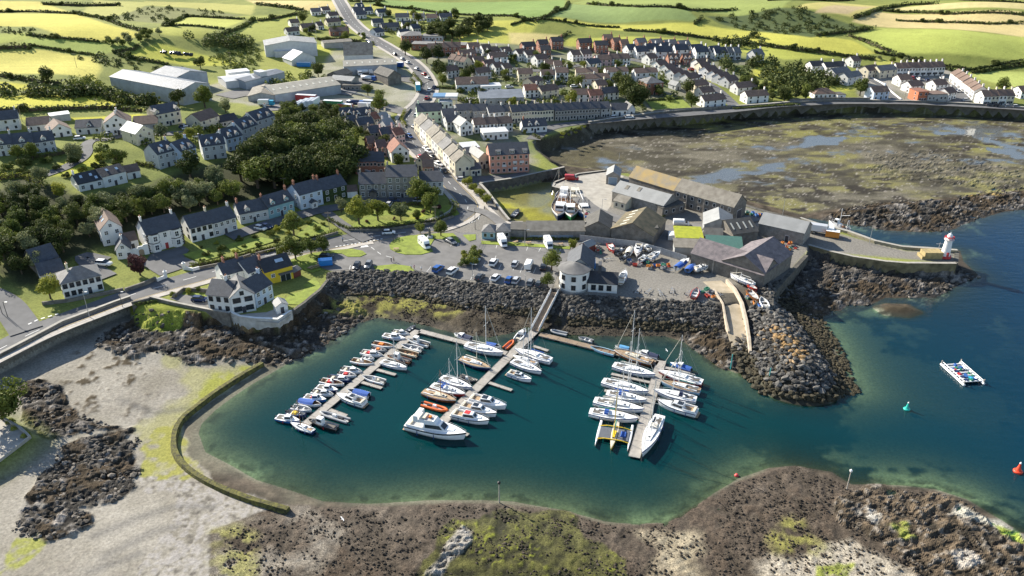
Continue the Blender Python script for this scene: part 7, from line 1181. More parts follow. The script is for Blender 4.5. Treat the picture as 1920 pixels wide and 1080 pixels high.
for cx, cy, ln, kind, hm, cov, lab in [(1220,420,145,'wheelhouse','white',None,'white wheelhouse boat first on the right of the left pontoon'), (1170,460,138,'open','white',None,'white boat second on the right of the left pontoon'), (1130,497,150,'open','cream',None,'cream open boat beside the red wooden boat'), (1075,545,155,'wheelhouse','wood',None,'red brown wooden boat with pale blue cabin'), (885,700,150,'console','white',None,'white boat with twin outboards beside a finger pontoon'), (770,800,148,'open','white',canvasb,'white boat half under a blue cover right of the left pontoon')]:
    sl = .24; smallboat(zp(Q2, cx+ln/2, cy+ln*sl/2), zp(Q2, cx-ln/2, cy-ln*sl/2), lab, kind, hm, cov, inm=teak if kind == 'open' and hm == 'cream' else None)
yacht(zp(Q2, 945, 570), zp(Q2, 1120, 615), 'small white sailing boat with a thin mast on the left pontoon', mh=1.0, cover=canvasw); cruiser(zp(Q2, 812, 885), zp(Q2, 622, 825), 'white sports cruiser low on the right of the left pontoon'); rib(zp(Q2, 690, 1005), zp(Q2, 490, 945), 'long grey inflatable boat at the low finger pontoon'); smallboat(zp(Q2, 605, 1062), zp(Q2, 412, 1010), 'black and white pilot boat with wheelhouse at the pontoon end', 'wheelhouse', 'black'); yacht(zp(Q2, 430, 1090), zp(Q2, 275, 1035), 'blue hulled small yacht lying across the left pontoon end', 'navy', None, BM['wood'], 1.15); smallboat(zp(Q2, 1135, 335), zp(Q2, 1195, 295), 'black dinghy at the shore corner of the left pontoon', 'open', 'black')
# middle pontoon
yacht(zp(Q2, 1580, 445), zp(Q2, 1832, 508), 'white yacht with tall white mast by the link pontoon', mastm=BM['white'], mh=1.22, cover=canvasw); yacht(zp(Q2, 1540, 548), zp(Q2, 1742, 618), 'navy hulled yacht with tan mast and teak deck', 'navy', canvasw, BM['cream'], 1.05, deckm=teak); smallboat(zp(Q2, 1612, 395), zp(Q2, 1495, 360), 'white motorboat with black cover beyond the link pontoon', 'cuddy', 'white', canvasn, group='boats by the link pontoons'); smallboat(zp(Q2, 1730, 432), zp(Q2, 1830, 455), 'small blue covered boat by the tall white mast', 'open', 'white', canvasb, group='boats by the link pontoons'); rib(zp(Q2, 1525, 672), zp(Q2, 1640, 712), 'dark inflatable boat left of the middle pontoon', 'black')
yacht(zp(Q2, 1395, 692), zp(Q2, 1602, 765), 'white yacht with red stern gear left of the middle pontoon', mh=1.4, cover=None); yacht(zp(Q2, 1325, 750), zp(Q2, 1552, 815), 'red hulled yacht with blue sail cover', 'red', canvasb, mh=1.0, dodger=canvasb); yacht(zp(Q2, 1260, 795), zp(Q2, 1482, 862), 'dark wooden yacht with varnished deck and cream cabin', 'wood', None, BM['wood'], .85, deckm=teak); rib(zp(Q2, 1255, 878), zp(Q2, 1432, 930), 'orange rescue inflatable with dark seats', 'orange')
t = cruiser((768,800), (866,823), 'largest white flybridge motor yacht at the end of the middle pontoon', fly=True)
cruiser(zp(Q2, 1610, 850), zp(Q2, 1858, 908), 'upper of three white cruisers right of the middle pontoon', stripe_=BM['white']); cruiser(zp(Q2, 1545, 905), zp(Q2, 1785, 965), 'middle of three white cruisers right of the middle pontoon'); cruiser(zp(Q2, 1478, 965), zp(Q2, 1728, 1020), 'lower of three white cruisers with red roof hatch', canopy=redg)
yacht(zp(Q3, 285, 562), zp(Q3, 40, 490), 'white yacht with bright blue sail cover under the gangway', cover=canvasb, mh=1.35); yacht(zp(Q3, 5, 568), zp(Q3, 205, 645), 'white yacht with black windows right of the middle pontoon', mh=1.3, cover=None); cruiser(zp(Q3, -25, 655), zp(Q3, 132, 705), 'small white cruiser with blue stripe beside the white yachts', stripe_=stripe); yacht(zp(Q3, 180, 585), zp(Q3, 20, 530), 'grey decked yacht squeezed between two white yachts', 'cream', canvasw, mh=1.0)
smallboat((969,640), (984,622), 'white launch beside the gangway foot', 'cuddy', 'white', group='boats by the link pontoons'); rib((947,655), (962,642), 'little orange dinghy at the link pontoon corner', 'orange', console=False)
# link pontoon craft
rib(zp(Q3, 410, 355), zp(Q3, 295, 330), 'white inflatable tender on the shore side of the link pontoon', 'grey', console=False) ; smallboat(zp(Q3, 602, 412), zp(Q3, 505, 385), 'grey dinghy on the shore side of the link pontoon', 'open', 'grey', group='boats by the link pontoons'); smallboat(zp(Q3, 765, 505), zp(Q3, 600, 460), 'long slim rowing skiff with pale pink inside', 'open', 'paleblue', group='boats by the link pontoons', motor=False, inm=teak); smallboat(zp(Q3, 875, 470), zp(Q3, 780, 450), 'small boat under pale blue cover on the link pontoon', 'open', 'white', mat('canvas_sky', (.12, .36, .62), .8), group='boats by the link pontoons'); smallboat(zp(Q3, 1090, 532), zp(Q3, 935, 490), 'white speedboat with dark cover beyond the link pontoon', 'cuddy', 'white', canvasn, group='boats by the link pontoons')
yacht(zp(Q3, 1045, 578), zp(Q3, 785, 500), 'dark wooden yacht under the tallest mast beside the link pontoon', 'wood', None, alu, 1.3, deckm=teak)
# right pontoon
for a, b, l, hm, cv, mh, dg in [((765,600), (1048,672), 'top white yacht with teak cockpit left of the right pontoon', 'white', canvasw, 1.15, None), ((685,722), (995,800), 'second white yacht with cream deck left of the right pontoon', 'white', canvasw, 1.15, None), ((715,808), (988,862), 'blue banded white yacht left of the right pontoon', 'white', canvasb, 1.1, canvasb), ((622,868), (958,935), 'broad white yacht with cream spray hood left of the right pontoon', 'white', canvasw, 1.05, canvasw), ((588,950), (915,1005), 'white yacht with bright blue canvas tent and green cover', 'white', canvasg, .95, canvasb)]: yacht(zp(Q3, *a), zp(Q3, *b), l, hm, cv, None, mh, dodger=dg)
smallboat(zp(Q3, 1338, 625), zp(Q3, 1195, 582), 'white motor boat with blue cover at the top right finger', 'cabin', 'blue', canvasb, group='boats by the link pontoons'); yacht(zp(Q3, 1418, 730), zp(Q3, 1118, 655), 'maroon hulled motor sailer right of the right pontoon', 'maroon', canvasw, None, 1.1); yacht(zp(Q3, 1402, 792), zp(Q3, 1138, 728), 'pale blue hulled yacht right of the right pontoon', 'paleblue', canvasg, None, 1.05, deckm=teak); yacht(zp(Q3, 1372, 858), zp(Q3, 1082, 795), 'white yacht with navy canvas right of the right pontoon', 'white', canvasn, None, 1.0, dodger=canvasn); cruiser(zp(Q3, 1378, 955), zp(Q3, 1112, 880), 'white cruiser with dark blue stripe right of the right pontoon', stripe_=BM['navy'])
yacht((1236,789), (1206,854), 'white yacht moored bow outward at the right pontoon end', 'white', None, None, 1.05, dodger=canvasw, jib=canvasw)
# yellow trimaran
t, L_ = place('trimaran', (1157,795), (1146,843)); fb = .75
hull(t, L_, 1.5, fb, BM['yellow'], deckm=BM['cream'], tr=.7)
for sg in (-1, 1):
    o = empty('outrigger', (0, sg*3.7, 0)); o.parent = t; rw = hullrows(L_*.92, .62, .55); mb = MB(); mb.grid([r[::-1] for r in rw]); mb.quad(rw[0]); mb.grid([[(r[0][0], r[0][1], r[0][2]), (r[0][0], 0, r[0][2]+.08), (r[-1][0], r[-1][1], r[-1][2])] for r in rw]); f = mb.obj('float', BM['white'], t); f.location = (0, sg*3.7, 0); bpy.data.objects.remove(o)
    mb = MB(); mb.box(-L_*.2, L_*.2, min(sg*.8, sg*3.4), max(sg*.8, sg*3.4), .78, .8); n_ = mb.obj('net', mat('trampoline_net', (.10, .11, .13), .9), t)
for fx in (-.24, .24): mb = MB(); mb.path([(L_*fx, -3.75, .6), (L_*fx, -2, 1.0), (L_*fx, 0, 1.05), (L_*fx, 2, 1.0), (L_*fx, 3.75, .6)], .13, 6); mb.obj('cross_beam', BM['yellow'], t)
mb = MB(); mb.box(-L_*.30, -L_*.08, -.4, .4, fb+.05, fb+.12); mb.obj('cockpit', darkin, t); frustum(t, 'cabin', -L_*.08, L_*.2, 1.0, .6, fb+.03, fb+.4, BM['yellow'], .05, .4, .85, bglass); rig(t, L_, 12, fb, .06, BM['yellow'], True, canvasg); mb = MB(); mb.box(-L_*.12, L_*.08, 1.4, 2.7, .81, 1.05, taper=.15); mb.obj('dinghy_cover', canvasb, t); tag(t, 'yellow trimaran with yellow mast beside the right pontoon', 'sailboat')
# ------------------------------------------------------------------ trawlers in the drying basin
def trawler(st, bow, label, hm, z=1.55, wh='white', mastz=6, heel=0, L=None):
    t, L_ = place('trawler', st, bow, z); t.rotation_euler[0] = heel; B = L_*.34; fb = 1.5+L_*.02
    rw = hullrows(L_, B, fb, sheer=.55, tr=.75); mb = MB(); mb.grid([r[::-1] for r in rw]); mb.quad(rw[0]); mb.obj('hull', BM[hm], t)
    g = MB(); e = [(r[0], r[-1]) for r in rw]; g.grid([[(a[0], a[1]*1.02, a[2]*.86), (a[0], a[1]*1.03, a[2]+.35)] for a, b in e]); g.grid([[(b[0], b[1]*1.03, b[2]+.35), (b[0], b[1]*1.02, b[2]*.86)] for a, b in e]); g.obj('bulwark', BM['white'], t); d = MB(); d.grid([[(a[0], a[1]*.98, a[2]*.9), (b[0], b[1]*.98, b[2]*.9)] for a, b in e]); d.obj('deck', mat('rusty_deck', (.22, .16, .12), .85, var=.4, scale=2), t)
    w = frustum(t, 'wheelhouse', L_*.08, L_*.28, B*.55, B*.48, fb*.9, fb+2.6, BM[wh], .05, .15, .92, bglass, (.55, .88)); frustum(t, 'casing', -L_*.08, L_*.08, B*.5, B*.5, fb*.9, fb+1.2, BM[wh], .05, .05, .95)
    mb = MB(); mb.tube((L_*.02, 0, fb), (L_*.02, 0, fb+mastz), .12, 6, .07); mb.tube((L_*.02, 0, fb+mastz*.6), (-L_*.4, 0, fb+mastz*.75), .08, 6); mb.obj('mast', BM['white'], t)
    mb = MB(); 
    for sg in (-1, 1): mb.tube((-L_*.42, sg*B*.32, fb*.9), (-L_*.40, sg*B*.18, fb+3.2), .1, 6)
    mb.tube((-L_*.40, -B*.18, fb+3.2), (-L_*.40, B*.18, fb+3.2), .1, 6); mb.obj('gantry', BM['white'] if hm != 'wood' else BM['cream'], t)
    mb = MB(); mb.tube((-L_*.2, -B*.28, fb+.5), (-L_*.2, B*.28, fb+.5), .42, 10); mb.obj('winch', mat('winch_rust', (.28, .14, .07), .8), t); mb = MB(); mb.tube((L_*.02, 0, fb+mastz), (L_*.5, 0, fb*1.6), .02, 4); mb.tube((L_*.02, 0, fb+mastz), (-L_*.40, 0, fb+3.2), .02, 4); g = mb.obj('rigging', rope, t); g['kind'] = 'stuff'
    tag(t, label, 'fishing boat', 'trawlers in the drying basin'); return t
trawler((1052,393), (1060,363), 'blue hulled trawler with white wheelhouse', 'blue'); trawler((1082,396), (1076,364), 'brown rusty trawler behind the blue one', 'wood', wh='cream'); trawler((1058,378), (1046,414), 'navy trawler with white stern lying lowest left', 'navy'); trawler((1068,382), (1070,416), 'green keeled white trawler in the middle of the raft', 'green'); trawler((1084,384), (1100,414), 'blue and white trawler nearest the quay road', 'blue'); yacht((1063,354), (1036,350), 'white sailing boat aground at the basin mouth', 'white', None, BM['cream'], 1.1, group=None, z=1.75)
smallboat((962,408), (972,396), 'dark dinghy on the green mud of the basin', 'open', 'black', group=None, motor=False, z=1.7)
# ------------------------------------------------------------------ vehicles
tyre = mat('tyre_rubber', (.02, .02, .02), .9, var=0); carglass = mat('car_glass', (.02, .025, .03), .06, var=0, spec=.8); lampw = mat('headlamp', (.7, .7, .68), .2, var=0); lampr = mat('tail_lamp', (.4, .02, .02), .3, var=0); plast = mat('black_plastic', (.03, .03, .032), .6, var=0)
PAINT = {k: mat('paint_'+k.replace(' ', '_'), c, .28, 0, 0) for k, c in {'white': (.78, .78, .77), 'silver': (.45, .46, .48), 'dark grey': (.06, .065, .07), 'black': (.018, .018, .02), 'blue': (.03, .10, .32), 'navy': (.015, .03, .09), 'red': (.42, .03, .03), 'grey': (.20, .21, .22), 'pale blue': (.22, .34, .44), 'green': (.03, .17, .10), 'orange': (.65, .24, .04), 'cyan': (.02, .32, .48), 'bright blue': (.02, .20, .55)}.items()}
def loft_x(mb, secs, m=0):   # sections along x: (x, half width low, half width high, z low, z high)
    rw = [[(x, -a, z0), (x, -a, (z0+z1)*.55), (x, -b, z1), (x, b, z1), (x, a, (z0+z1)*.55), (x, a, z0)] for x, a, b, z0, z1 in secs]
    mb.grid(rw, m, True); mb.quad(rw[0][::-1], m); mb.quad(rw[-1], m)
def carmeshes(kind):
    if kind == 'car': L_, body, cab = 4.2, [(-2.1, .78, .70, .32, .78), (-1.95, .86, .80, .25, .92), (-.9, .88, .82, .22, .95), (.75, .88, .82, .22, .95), (1.7, .86, .78, .24, .80), (2.1, .74, .64, .32, .62)], [(-1.98, .78, .66, .90, .98), (-1.55, .78, .62, .92, 1.42), (-.2, .80, .64, .93, 1.48), (.35, .80, .62, .93, 1.44), (1.15, .78, .72, .90, .96)]
    elif kind == 'suv': L_, body, cab = 4.5, [(-2.25, .84, .78, .38, 1.0), (-2.1, .92, .86, .3, 1.08), (.85, .92, .86, .3, 1.08), (1.9, .90, .82, .32, .98), (2.25, .80, .70, .4, .78)], [(-2.2, .84, .72, 1.05, 1.2), (-1.95, .84, .70, 1.06, 1.68), (.3, .86, .70, 1.06, 1.70), (1.1, .84, .76, 1.04, 1.12)]
    else: L_, body, cab = 5.2, [(-2.6, .95, .90, .35, 1.95), (-2.5, .98, .92, .3, 2.0), (1.1, .98, .92, .3, 2.0), (1.2, .96, .9, .3, 1.25), (2.3, .94, .84, .32, 1.05), (2.6, .82, .72, .4, .8)], [(.95, .90, .80, 1.2, 1.98), (1.15, .90, .80, 1.22, 1.95), (1.95, .86, .78, 1.1, 1.16)]
    b = MB(); loft_x(b, body); g = MB(); loft_x(g, cab); r = MB(); 
    c0, c1 = cab[1], cab[-2]; r.box(c0[0]+.12, c1[0]-.08, -c0[2]+.02, c0[2]-.02, c0[4]-.02, max(c0[4], c1[4])+.045) if kind != 'van' else r.box(-2.2, .8, -.7, .7, 2.0, 2.04)
    w = MB(); w.tube((0, -.1, 0), (0, .1, 0), .32, 14); w.tube((0, -.115, 0), (0, .115, 0), .19, 8, m=1); h = MB(); h.box(-.05, .05, -.16, .16, -.07, .07)
    return dict(L=L_, body=b.mesh('body', [PAINT['white']], True), glass=g.mesh('windows', carglass), roof=r.mesh('roof', PAINT['white']), wheel=w.mesh('wheel', [tyre, galv]), lamp=h.mesh('headlight', lampw), tail=(lambda q: (q.box(-.04, .04, -.12, .12, -.1, .1), q.mesh('tail_light', lampr))[1])(MB()), hw=.86 if kind == 'car' else .93, fz=.62 if kind == 'car' else .78)
CM = {k: carmeshes(k) for k in ('car', 'suv', 'van')}
def car(u, v, deg, paint, label, kind='car', group=None, cat=None, s=1.1):
    p = G(u, v); c = CM[kind]; t = empty('van' if kind == 'van' else 'car', (p.x, p.y, p.z+.12), math.radians(deg)); t.scale = (s, s, s)
    for nm, key in (('body', 'body'), ('roof', 'roof')):
        o = link(nm, c[key], t); o.material_slots[0].link = 'OBJECT'; o.material_slots[0].material = PAINT[paint]
    link('windows', c['glass'], t)
    for sx in (-1, 1):
        for sy in (-1, 1): o = link('wheel', c['wheel'], t); o.location = (sx*c['L']*.31, sy*(c['hw']-.07), .32)
    for sy in (-1, 1): o = link('headlight', c['lamp'], t); o.location = (c['L']/2-.08, sy*.55, c['fz']); o = link('tail_light', c['tail'], t); o.location = (-c['L']/2+.05, sy*.62, c['fz']+.12)
    tag(t, label, cat or ('van' if kind == 'van' else 'car'), group); return t
g1 = 'cars in the harbour car park'
for u, v, d, pc, l, k in [(669,502,-95,'dark grey','dark grey car by the grassy verge, left of a pair','car'), (691,500,-95,'grey','grey car by the grassy verge, right of a pair','car'), (822,508,62,'blue','blue car at the left of the lower car park row','suv'), (849,512,62,'white','white car with roof box in the lower car park row','suv'), (900,523,66,'dark grey','dark estate car in the lower car park row','car'), (930,524,66,'white','white hatchback in the lower car park row','car'), (955,528,70,'blue','blue car right of the white hatchback in the lower row','car'), (968,529,70,'silver','silver car touching the blue one in the lower row','car'), (995,533,72,'grey','grey car near the gangway head','car'), (1011,536,72,'dark grey','dark car nearest the gangway head','car'), (890,493,60,'pale blue','pale blue car beside the planted island','car'), (926,496,72,'white','white people carrier in the middle car park row','suv'), (966,498,75,'silver','silver car in the middle car park row','car'), (992,501,78,'white','white pick-up van in the middle car park row','van'), (1019,504,80,'black','black car under the hedge in the middle row','car'), (846,456,-50,'grey','grey car parked behind the grass island','car'), (612,484,-10,'black','black car beside the blue skip','car')]: car(u, v, d, pc, l, k, g1)
for u, v, d, pc, l, k in [(729,439,8,'white','white estate car driving past the grass island','car'), (867,339,5,'silver','silver car at the bay road corner','car'), (489,431,-25,'white','white car in the shore row lane','car'), (500,428,-25,'navy','dark car beside the white one in the row lane','car'), (549,413,15,'white','white car under the garden tree','car'), (730,386,80,'silver','silver car in the lawn garden drive','car'), (694,328,-10,'white','white car before the brick terrace','car'), (375,565,-5,'navy','navy car on the drive of the shore house','car'), (196,498,-8,'white','white jeep outside the small gabled cottage','suv'), (1110,499,85,'bright blue','blue van behind the round cafe','van'), (1277,423,-5,'white','white van above the mossy roofed shed','van'), (1258,447,80,'white','white van in the alley beside the mossy roof','van'), (1152,223,5,'white','left white car on the bay road','car'), (1180,222,5,'white','right white car on the bay road','car'), (1310,146,-60,'white','white van in the estate road','van'), (1072,338,-10,'red','dark red van on the fishing quay','van'), (786,379,0,'silver','silver car before the tall town house','car'), (738,379,0,'navy','navy car before the stone town house','car')]: car(u, v, d, pc, l, k)
st = [(789,298,'red'), (799,312,'dark grey'), (812,297,'black'), (799,281,'white'), (804,286,'white'), (822,310,'white'), (829,317,'silver'), (833,323,'black'), (777,241,'grey'), (781,218,'white'), (801,186,'red'), (806,171,'white'), (815,166,'navy'), (802,148,'white'), (795,141,'red'), (781,131,'silver'), (764,119,'white'), (754,112,'silver'), (740,104,'black'), (692,82,'blue'), (768,258,'blue')]
st.sort(key=lambda a: -a[1])
for i, (u, v, pc) in enumerate(st): car(u, v, -55 if v > 240 else (75 if v > 150 else 125), pc, '%s car on main street, number %s counting up from the harbour' % (pc, ['one', 'two', 'three', 'four', 'five', 'six', 'seven', 'eight', 'nine', 'ten', 'eleven', 'twelve', 'thirteen', 'fourteen', 'fifteen', 'sixteen', 'seventeen', 'eighteen', 'nineteen', 'twenty', 'twenty-one'][i]), 'car', 'cars on the main street')
es = [(1710,148,'red'), (1722,150,'white'), (1738,152,'navy'), (1748,155,'blue'), (1765,148,'silver'), (1795,172,'white'), (1812,190,'silver'), (1855,199,'dark grey'), (1870,200,'black'), (1890,201,'silver'), (1905,202,'silver')]
for i, (u, v, pc) in enumerate(es): car(u, v, 80 if v < 180 else 3, pc, '%s car, %s from left in the bay side estate court' % (pc, ORD[i]), 'car', 'cars in the bay side estate')
es = [(1030,158,'white'), (1062,157,'silver'), (1077,164,'white'), (1297,132,'red'), (1018,118,'black'), (955,165,'white'), (905,152,'navy'), (880,190,'white'), (900,188,'silver')]
for i, (u, v, pc) in enumerate(sorted(es)): car(u, v, 15, pc, '%s car, %s from left among the estate houses' % (pc, ORD[i]), 'car', 'cars in the estate')
for i, (u, v, pc) in enumerate([(352,243,'white'), (346,240,'navy'), (150,262,'white'), (205,256,'silver'), (372,258,'white')]): car(u, v, 20, pc, '%s car parked among the hill houses, %s listed from the right court' % (pc, ORD[i]), 'car', 'cars among the hill houses')
def motorhome(u, v, deg, label):
    p = G(u, v); t = empty('motorhome', (p.x, p.y, p.z+.14), math.radians(deg)); mb = MB(); loft_x(mb, [(-3.2, 1.05, 1.0, .45, 2.85), (-3.1, 1.12, 1.05, .4, 2.95), (1.3, 1.12, 1.05, .4, 2.95), (2.1, 1.1, 1.0, .4, 2.75), (2.35, 1.0, .95, .45, 2.0), (3.1, .92, .82, .45, 1.15), (3.3, .8, .7, .5, .8)]); mb.obj('body', PAINT['white'], t); mb = MB(); mb.quad([(2.42, -.85, 1.95), (3.0, -.85, 1.25), (3.0, .85, 1.25), (2.42, .85, 1.95)][::-1]); mb.quad([(2.46, -.85, 1.97), (3.04, -.85, 1.27), (3.04, .85, 1.27), (2.46, .85, 1.97)]); mb.obj('windscreen', carglass, t)
    for x in (-1.8, .2):
        for sy in (-1, 1): mb = MB(); mb.box(x-.45, x+.45, sy*1.125-.02, sy*1.125+.02, 1.7, 2.25); mb.obj('side_window', carglass, t)
    for x in (-2, -.4): mb = MB(); mb.box(x-.3, x+.3, -.3, .3, 2.96, 3.06); mb.obj('roof_vent', PAINT['silver'], t)
    for x in (-1.7, 2.1):
        for sy in (-1, 1): o = link('wheel', CM['car']['wheel'], t); o.location = (x, sy*.95, .34)
    mb = MB(); mb.box(-3.1, 1.5, -1.14, 1.14, 1.15, 1.32); mb.obj('side_stripe', PAINT['grey'], t); tag(t, label, 'motorhome', 'motorhomes in the car park')
motorhome(796,463,-62,'white motorhome on the teardrop grass island edge'); motorhome(942,459,-75,'white camper beside the pavilion'); motorhome(1028,463,-80,'white motorhome before the long shed verge')
def lorry(u, v, deg, L_, h, bodyc, cabc, label, tank=False, cab=True):
    p = G(u, v); t = empty('lorry', (p.x, p.y, p.z+.12), math.radians(deg)); mb = MB()
    if tank: mb.tube((-L_/2, 0, 2), (L_/2-2.6, 0, 2), 1.1, 14); mb.obj('tank', bodyc, t, True)
    else: mb.box(-L_/2, L_/2-(2.6 if cab else 0), -1.25, 1.25, 1.0 if cab else .1, h); mb.obj('box_body', bodyc, t); mb = MB(); mb.box(-L_/2+.05, L_/2-(2.65 if cab else .05), -1.2, 1.2, h, h+.06); mb.obj('roof_panel', PAINT['white'] if bodyc != PAINT['white'] else PAINT['silver'], t)
    if cab:
        mb = MB(); loft_x(mb, [(L_/2-2.3, 1.2, 1.1, .6, 2.9), (L_/2-.4, 1.2, 1.1, .6, 2.8), (L_/2, 1.15, 1.05, .6, 2.0)]); c = mb.obj('cab', cabc, t); mb = MB(); mb.box(L_/2-.3, L_/2+.02, -1.0, 1.0, 1.75, 2.4); mb.obj('windscreen', carglass, c); mb = MB(); mb.box(-L_/2+.2, L_/2-.3, -.5, .5, .55, .98); mb.obj('chassis', plast, t)
        for x in (-L_/2+1.2, -L_/2+2.4, L_/2-1.4):
            for sy in (-1, 1): o = link('wheel', CM['car']['wheel'], t); o.location = (x, sy*1.08, .45); o.scale = (1.4, 1.4, 1.4)
    tag(t, label, 'lorry'); return t
Wp = PAINT
lorry(575,191,-12,11,3.6,mat('trailer_red', (.30, .04, .04), .5),Wp['red'],'long red trailer against the cream roofed factory',cab=False); lorry(625,202,-12,10,3.6,mat('container_green', (.03, .22, .09), .5),Wp['green'],'green container in the lorry park',cab=False); lorry(648,206,-20,8,3,mat('container_red', (.38, .06, .03), .5),Wp['red'],'short red container right of the green one',cab=False); lorry(667,199,-8,9,3,PAINT['navy'],PAINT['blue'],'dark blue tank lorry in the lorry park',True); lorry(690,205,-12,10,3.2,PAINT['white'],PAINT['white'],'white box lorry by the lorry park bend'); lorry(700,200,-12,11,3.2,PAINT['silver'],PAINT['red'],'silver box lorry behind the white one')
for i, (u, v) in enumerate([(552,206), (562,203), (572,200), (582,198), (590,197)]): lorry(u, v, -100, 9, 3.2, PAINT['white'], PAINT['white'], 'white trailer, %s from left in the parked trailer rank' % ORD[i], cab=False)
lorry(685,140,20,9,3,PAINT['white'],PAINT['white'],'white milk tanker before the cream roofed hall',True); lorry(692,152,-15,9,3,PAINT['white'],PAINT['blue'],'white milk tanker below the first',True); lorry(674,141,-70,7,3,PAINT['silver'],PAINT['white'],'silver box lorry left of the tankers'); lorry(500,199,0,8,3.2,PAINT['white'],PAINT['cyan'],'white lorry with cyan cab left of the trailer rank'); lorry(570,125,-5,8,2.5,PAINT['bright blue'],PAINT['white'],'blue skip lorry below the marquee store',cab=False); lorry(745,125,-15,8,2.6,PAINT['blue'],PAINT['red'],'blue stacked tanks at the street works gate',cab=False)
b = lorry(784,170,98,10,4.2,PAINT['cyan'],PAINT['cyan'],'turquoise double deck bus on the street lay-by'); b.name = 'bus'; b['category'] = 'bus'
# ------------------------------------------------------------------ boats ashore on trailers
def trailer(t0, L_, z, label):
    p = t0.location; t = empty('boat_trailer', (p.x, p.y, z), t0.rotation_euler[2]); mb = MB()
    for sy in (-.5, .5): mb.tube((-L_*.4, sy, .5), (L_*.45, 0, .5), .05, 5)
    mb.tube((L_*.45, 0, .5), (L_*.62, 0, .4), .05, 5)
    for x in (-.3, 0, .25): mb.tube((L_*x, -.6, .55), (L_*x, .6, .55), .05, 5)
    o = mb.obj('frame', galv, t)
    for sy in (-1, 1): w = link('wheel', CM['car']['wheel'], t); w.location = (-L_*.12, sy*.85, .3)
    tag(t, label, 'trailer', 'boat trailers in the yard')
YZ = 5.0
def ashore(fn, st, bow, lab, *a, **k):
    t = fn(st, bow, lab, *a, z=YZ+.95, group='boats stored in the boat yard', **k); trailer(t, (Vector(P(*st, 5))-Vector(P(*bow, 5))).length, YZ+.04, 'trailer under the %s' % ' '.join(lab.split()[:8])); return t
ashore(smallboat, (1142,460), (1150,474), 'red and white speedboat by the fence', 'cuddy', 'red'); ashore(rib, (1157,476), (1173,466), 'dark inflatable by the fence', 'black'); ashore(cruiser, (1198,464), (1194,480), 'white covered cruiser by the fence'); ashore(smallboat, (1178,478), (1184,466), 'small tan covered boat by the fence', 'open', 'white', canvasw); ashore(cruiser, (1217,488), (1236,477), 'white cabin cruiser near the yard fence'); ashore(smallboat, (1200,490), (1213,483), 'little white boat on low trailer', 'cuddy', 'white'); ashore(rib, (1165,488), (1178,480), 'black inflatable below the dark one', 'black'); ashore(smallboat, (1268,505), (1290,490), 'white speedboat with blue canopy by the slate warehouse', 'cabin', 'white', canvasb); ashore(smallboat, (1289,510), (1301,499), 'blue speedboat beside the blue canopied one', 'open', 'blue', canvasb); ashore(cruiser, (1303,508), (1328,502), 'white cruiser before the slate warehouse wall'); ashore(cruiser, (1163,532), (1172,514), 'white motor boat standing alone in the yard'); ashore(yacht, (1412,536), (1372,520), 'white keelboat hull near the slipway head', 'white', None, alu, .25); ashore(smallboat, (1436,578), (1427,562), 'white dinghy beside the breakwater root', 'open', 'white', motor=False); ashore(smallboat, (1404,548), (1420,566), 'varnished wooden skiff right of the slipway', 'open', 'wood', motor=False); ashore(smallboat, (1404,537), (1418,546), 'red dinghy above the wooden skiff', 'open', 'red', motor=False); ashore(smallboat, (1300,560), (1306,545), 'red canoe like skiff left of the slipway', 'open', 'red', motor=False); ashore(smallboat, (1218,470), (1208,462), 'white hull half hidden by the fence', 'cuddy', 'white')
for i, (u, v, d) in enumerate([(1195,548,70), (1215,549,60), (1238,552,95), (1260,548,80), (1290,552,60), (1330,556,110), (1345,552,120), (1135,488,10), (1250,508,-30)]):
    p = G(u, v); e = empty('x', tuple(p), math.radians(d)); trailer(e, 5, YZ+.04, 'empty galvanised trailer, %s listed along the yard edge' % ORD[i]); bpy.data.objects.remove(e)
# yard clutter
cratec = [mat('crate_'+k, c, .7, var=.1) for k, c in {'blue': (.05, .15, .40), 'red': (.45, .06, .04), 'grey': (.30, .30, .30), 'green': (.06, .25, .16), 'orange': (.55, .2, .04)}.items()]
crm = []
for cm_ in cratec:
    mb = MB()
    for q in ((-.5, -.42, -.35, .35), (.42, .5, -.35, .35), (-.42, .42, -.35, -.27), (-.42, .42, .27, .35)): mb.box(q[0], q[1], q[2], q[3], 0, .5)
    mb.box(-.42, .42, -.27, .27, 0, .06); crm.append(mb.mesh('crate', cm_))
names = ['blue', 'red', 'grey', 'green', 'orange']
def crates(s, n, where, seed):
    rn_ = random.Random(seed); poly = [tuple(p[:2]) for p in GL(s)]; xs = [p[0] for p in poly]; yy = [p[1] for p in poly]; k = 0
    while k < n:
        x, y = rn_.uniform(min(xs), max(xs)), rn_.uniform(min(yy), max(yy))
        if psdf(poly, np.array([x]), np.array([y]))[0] > 0: continue
        c = rn_.randrange(5); o = link('crate', crm[c]); o.location = (x, y, 5.06+(.5 if rn_.random() < .3 else 0)); o.rotation_euler = (0, 0, rn_.uniform(0, 3)); o.scale = [rn_.uniform(.8, 1.5)]*3; tag(o, '%s fish crate in the clutter %s' % (names[c], where), 'crate', 'crates '+where); k += 1
crates('1108,462 1130,463 1128,480 1106,476', 14, 'by the red shed', 1); crates('1172,485 1260,498 1250,510 1180,498', 22, 'under the stored boats', 2); crates('1310,545 1345,548 1335,565 1300,560', 12, 'left of the slipway head', 3); crates('1400,545 1440,570 1432,585 1400,560', 16, 'right of the slipway', 4); crates('1465,455 1500,462 1485,475 1460,470', 14, 'before the net store', 5); crates('1395,395 1440,405 1430,412 1392,402', 12, 'behind the long warehouse end', 6); crates('1085,400 1120,402 1110,412 1095,410', 10, 'beside the trawlers', 7); crates('1205,405 1245,412 1225,420 1195,412', 8, 'in the weeds below the pale shed', 8)
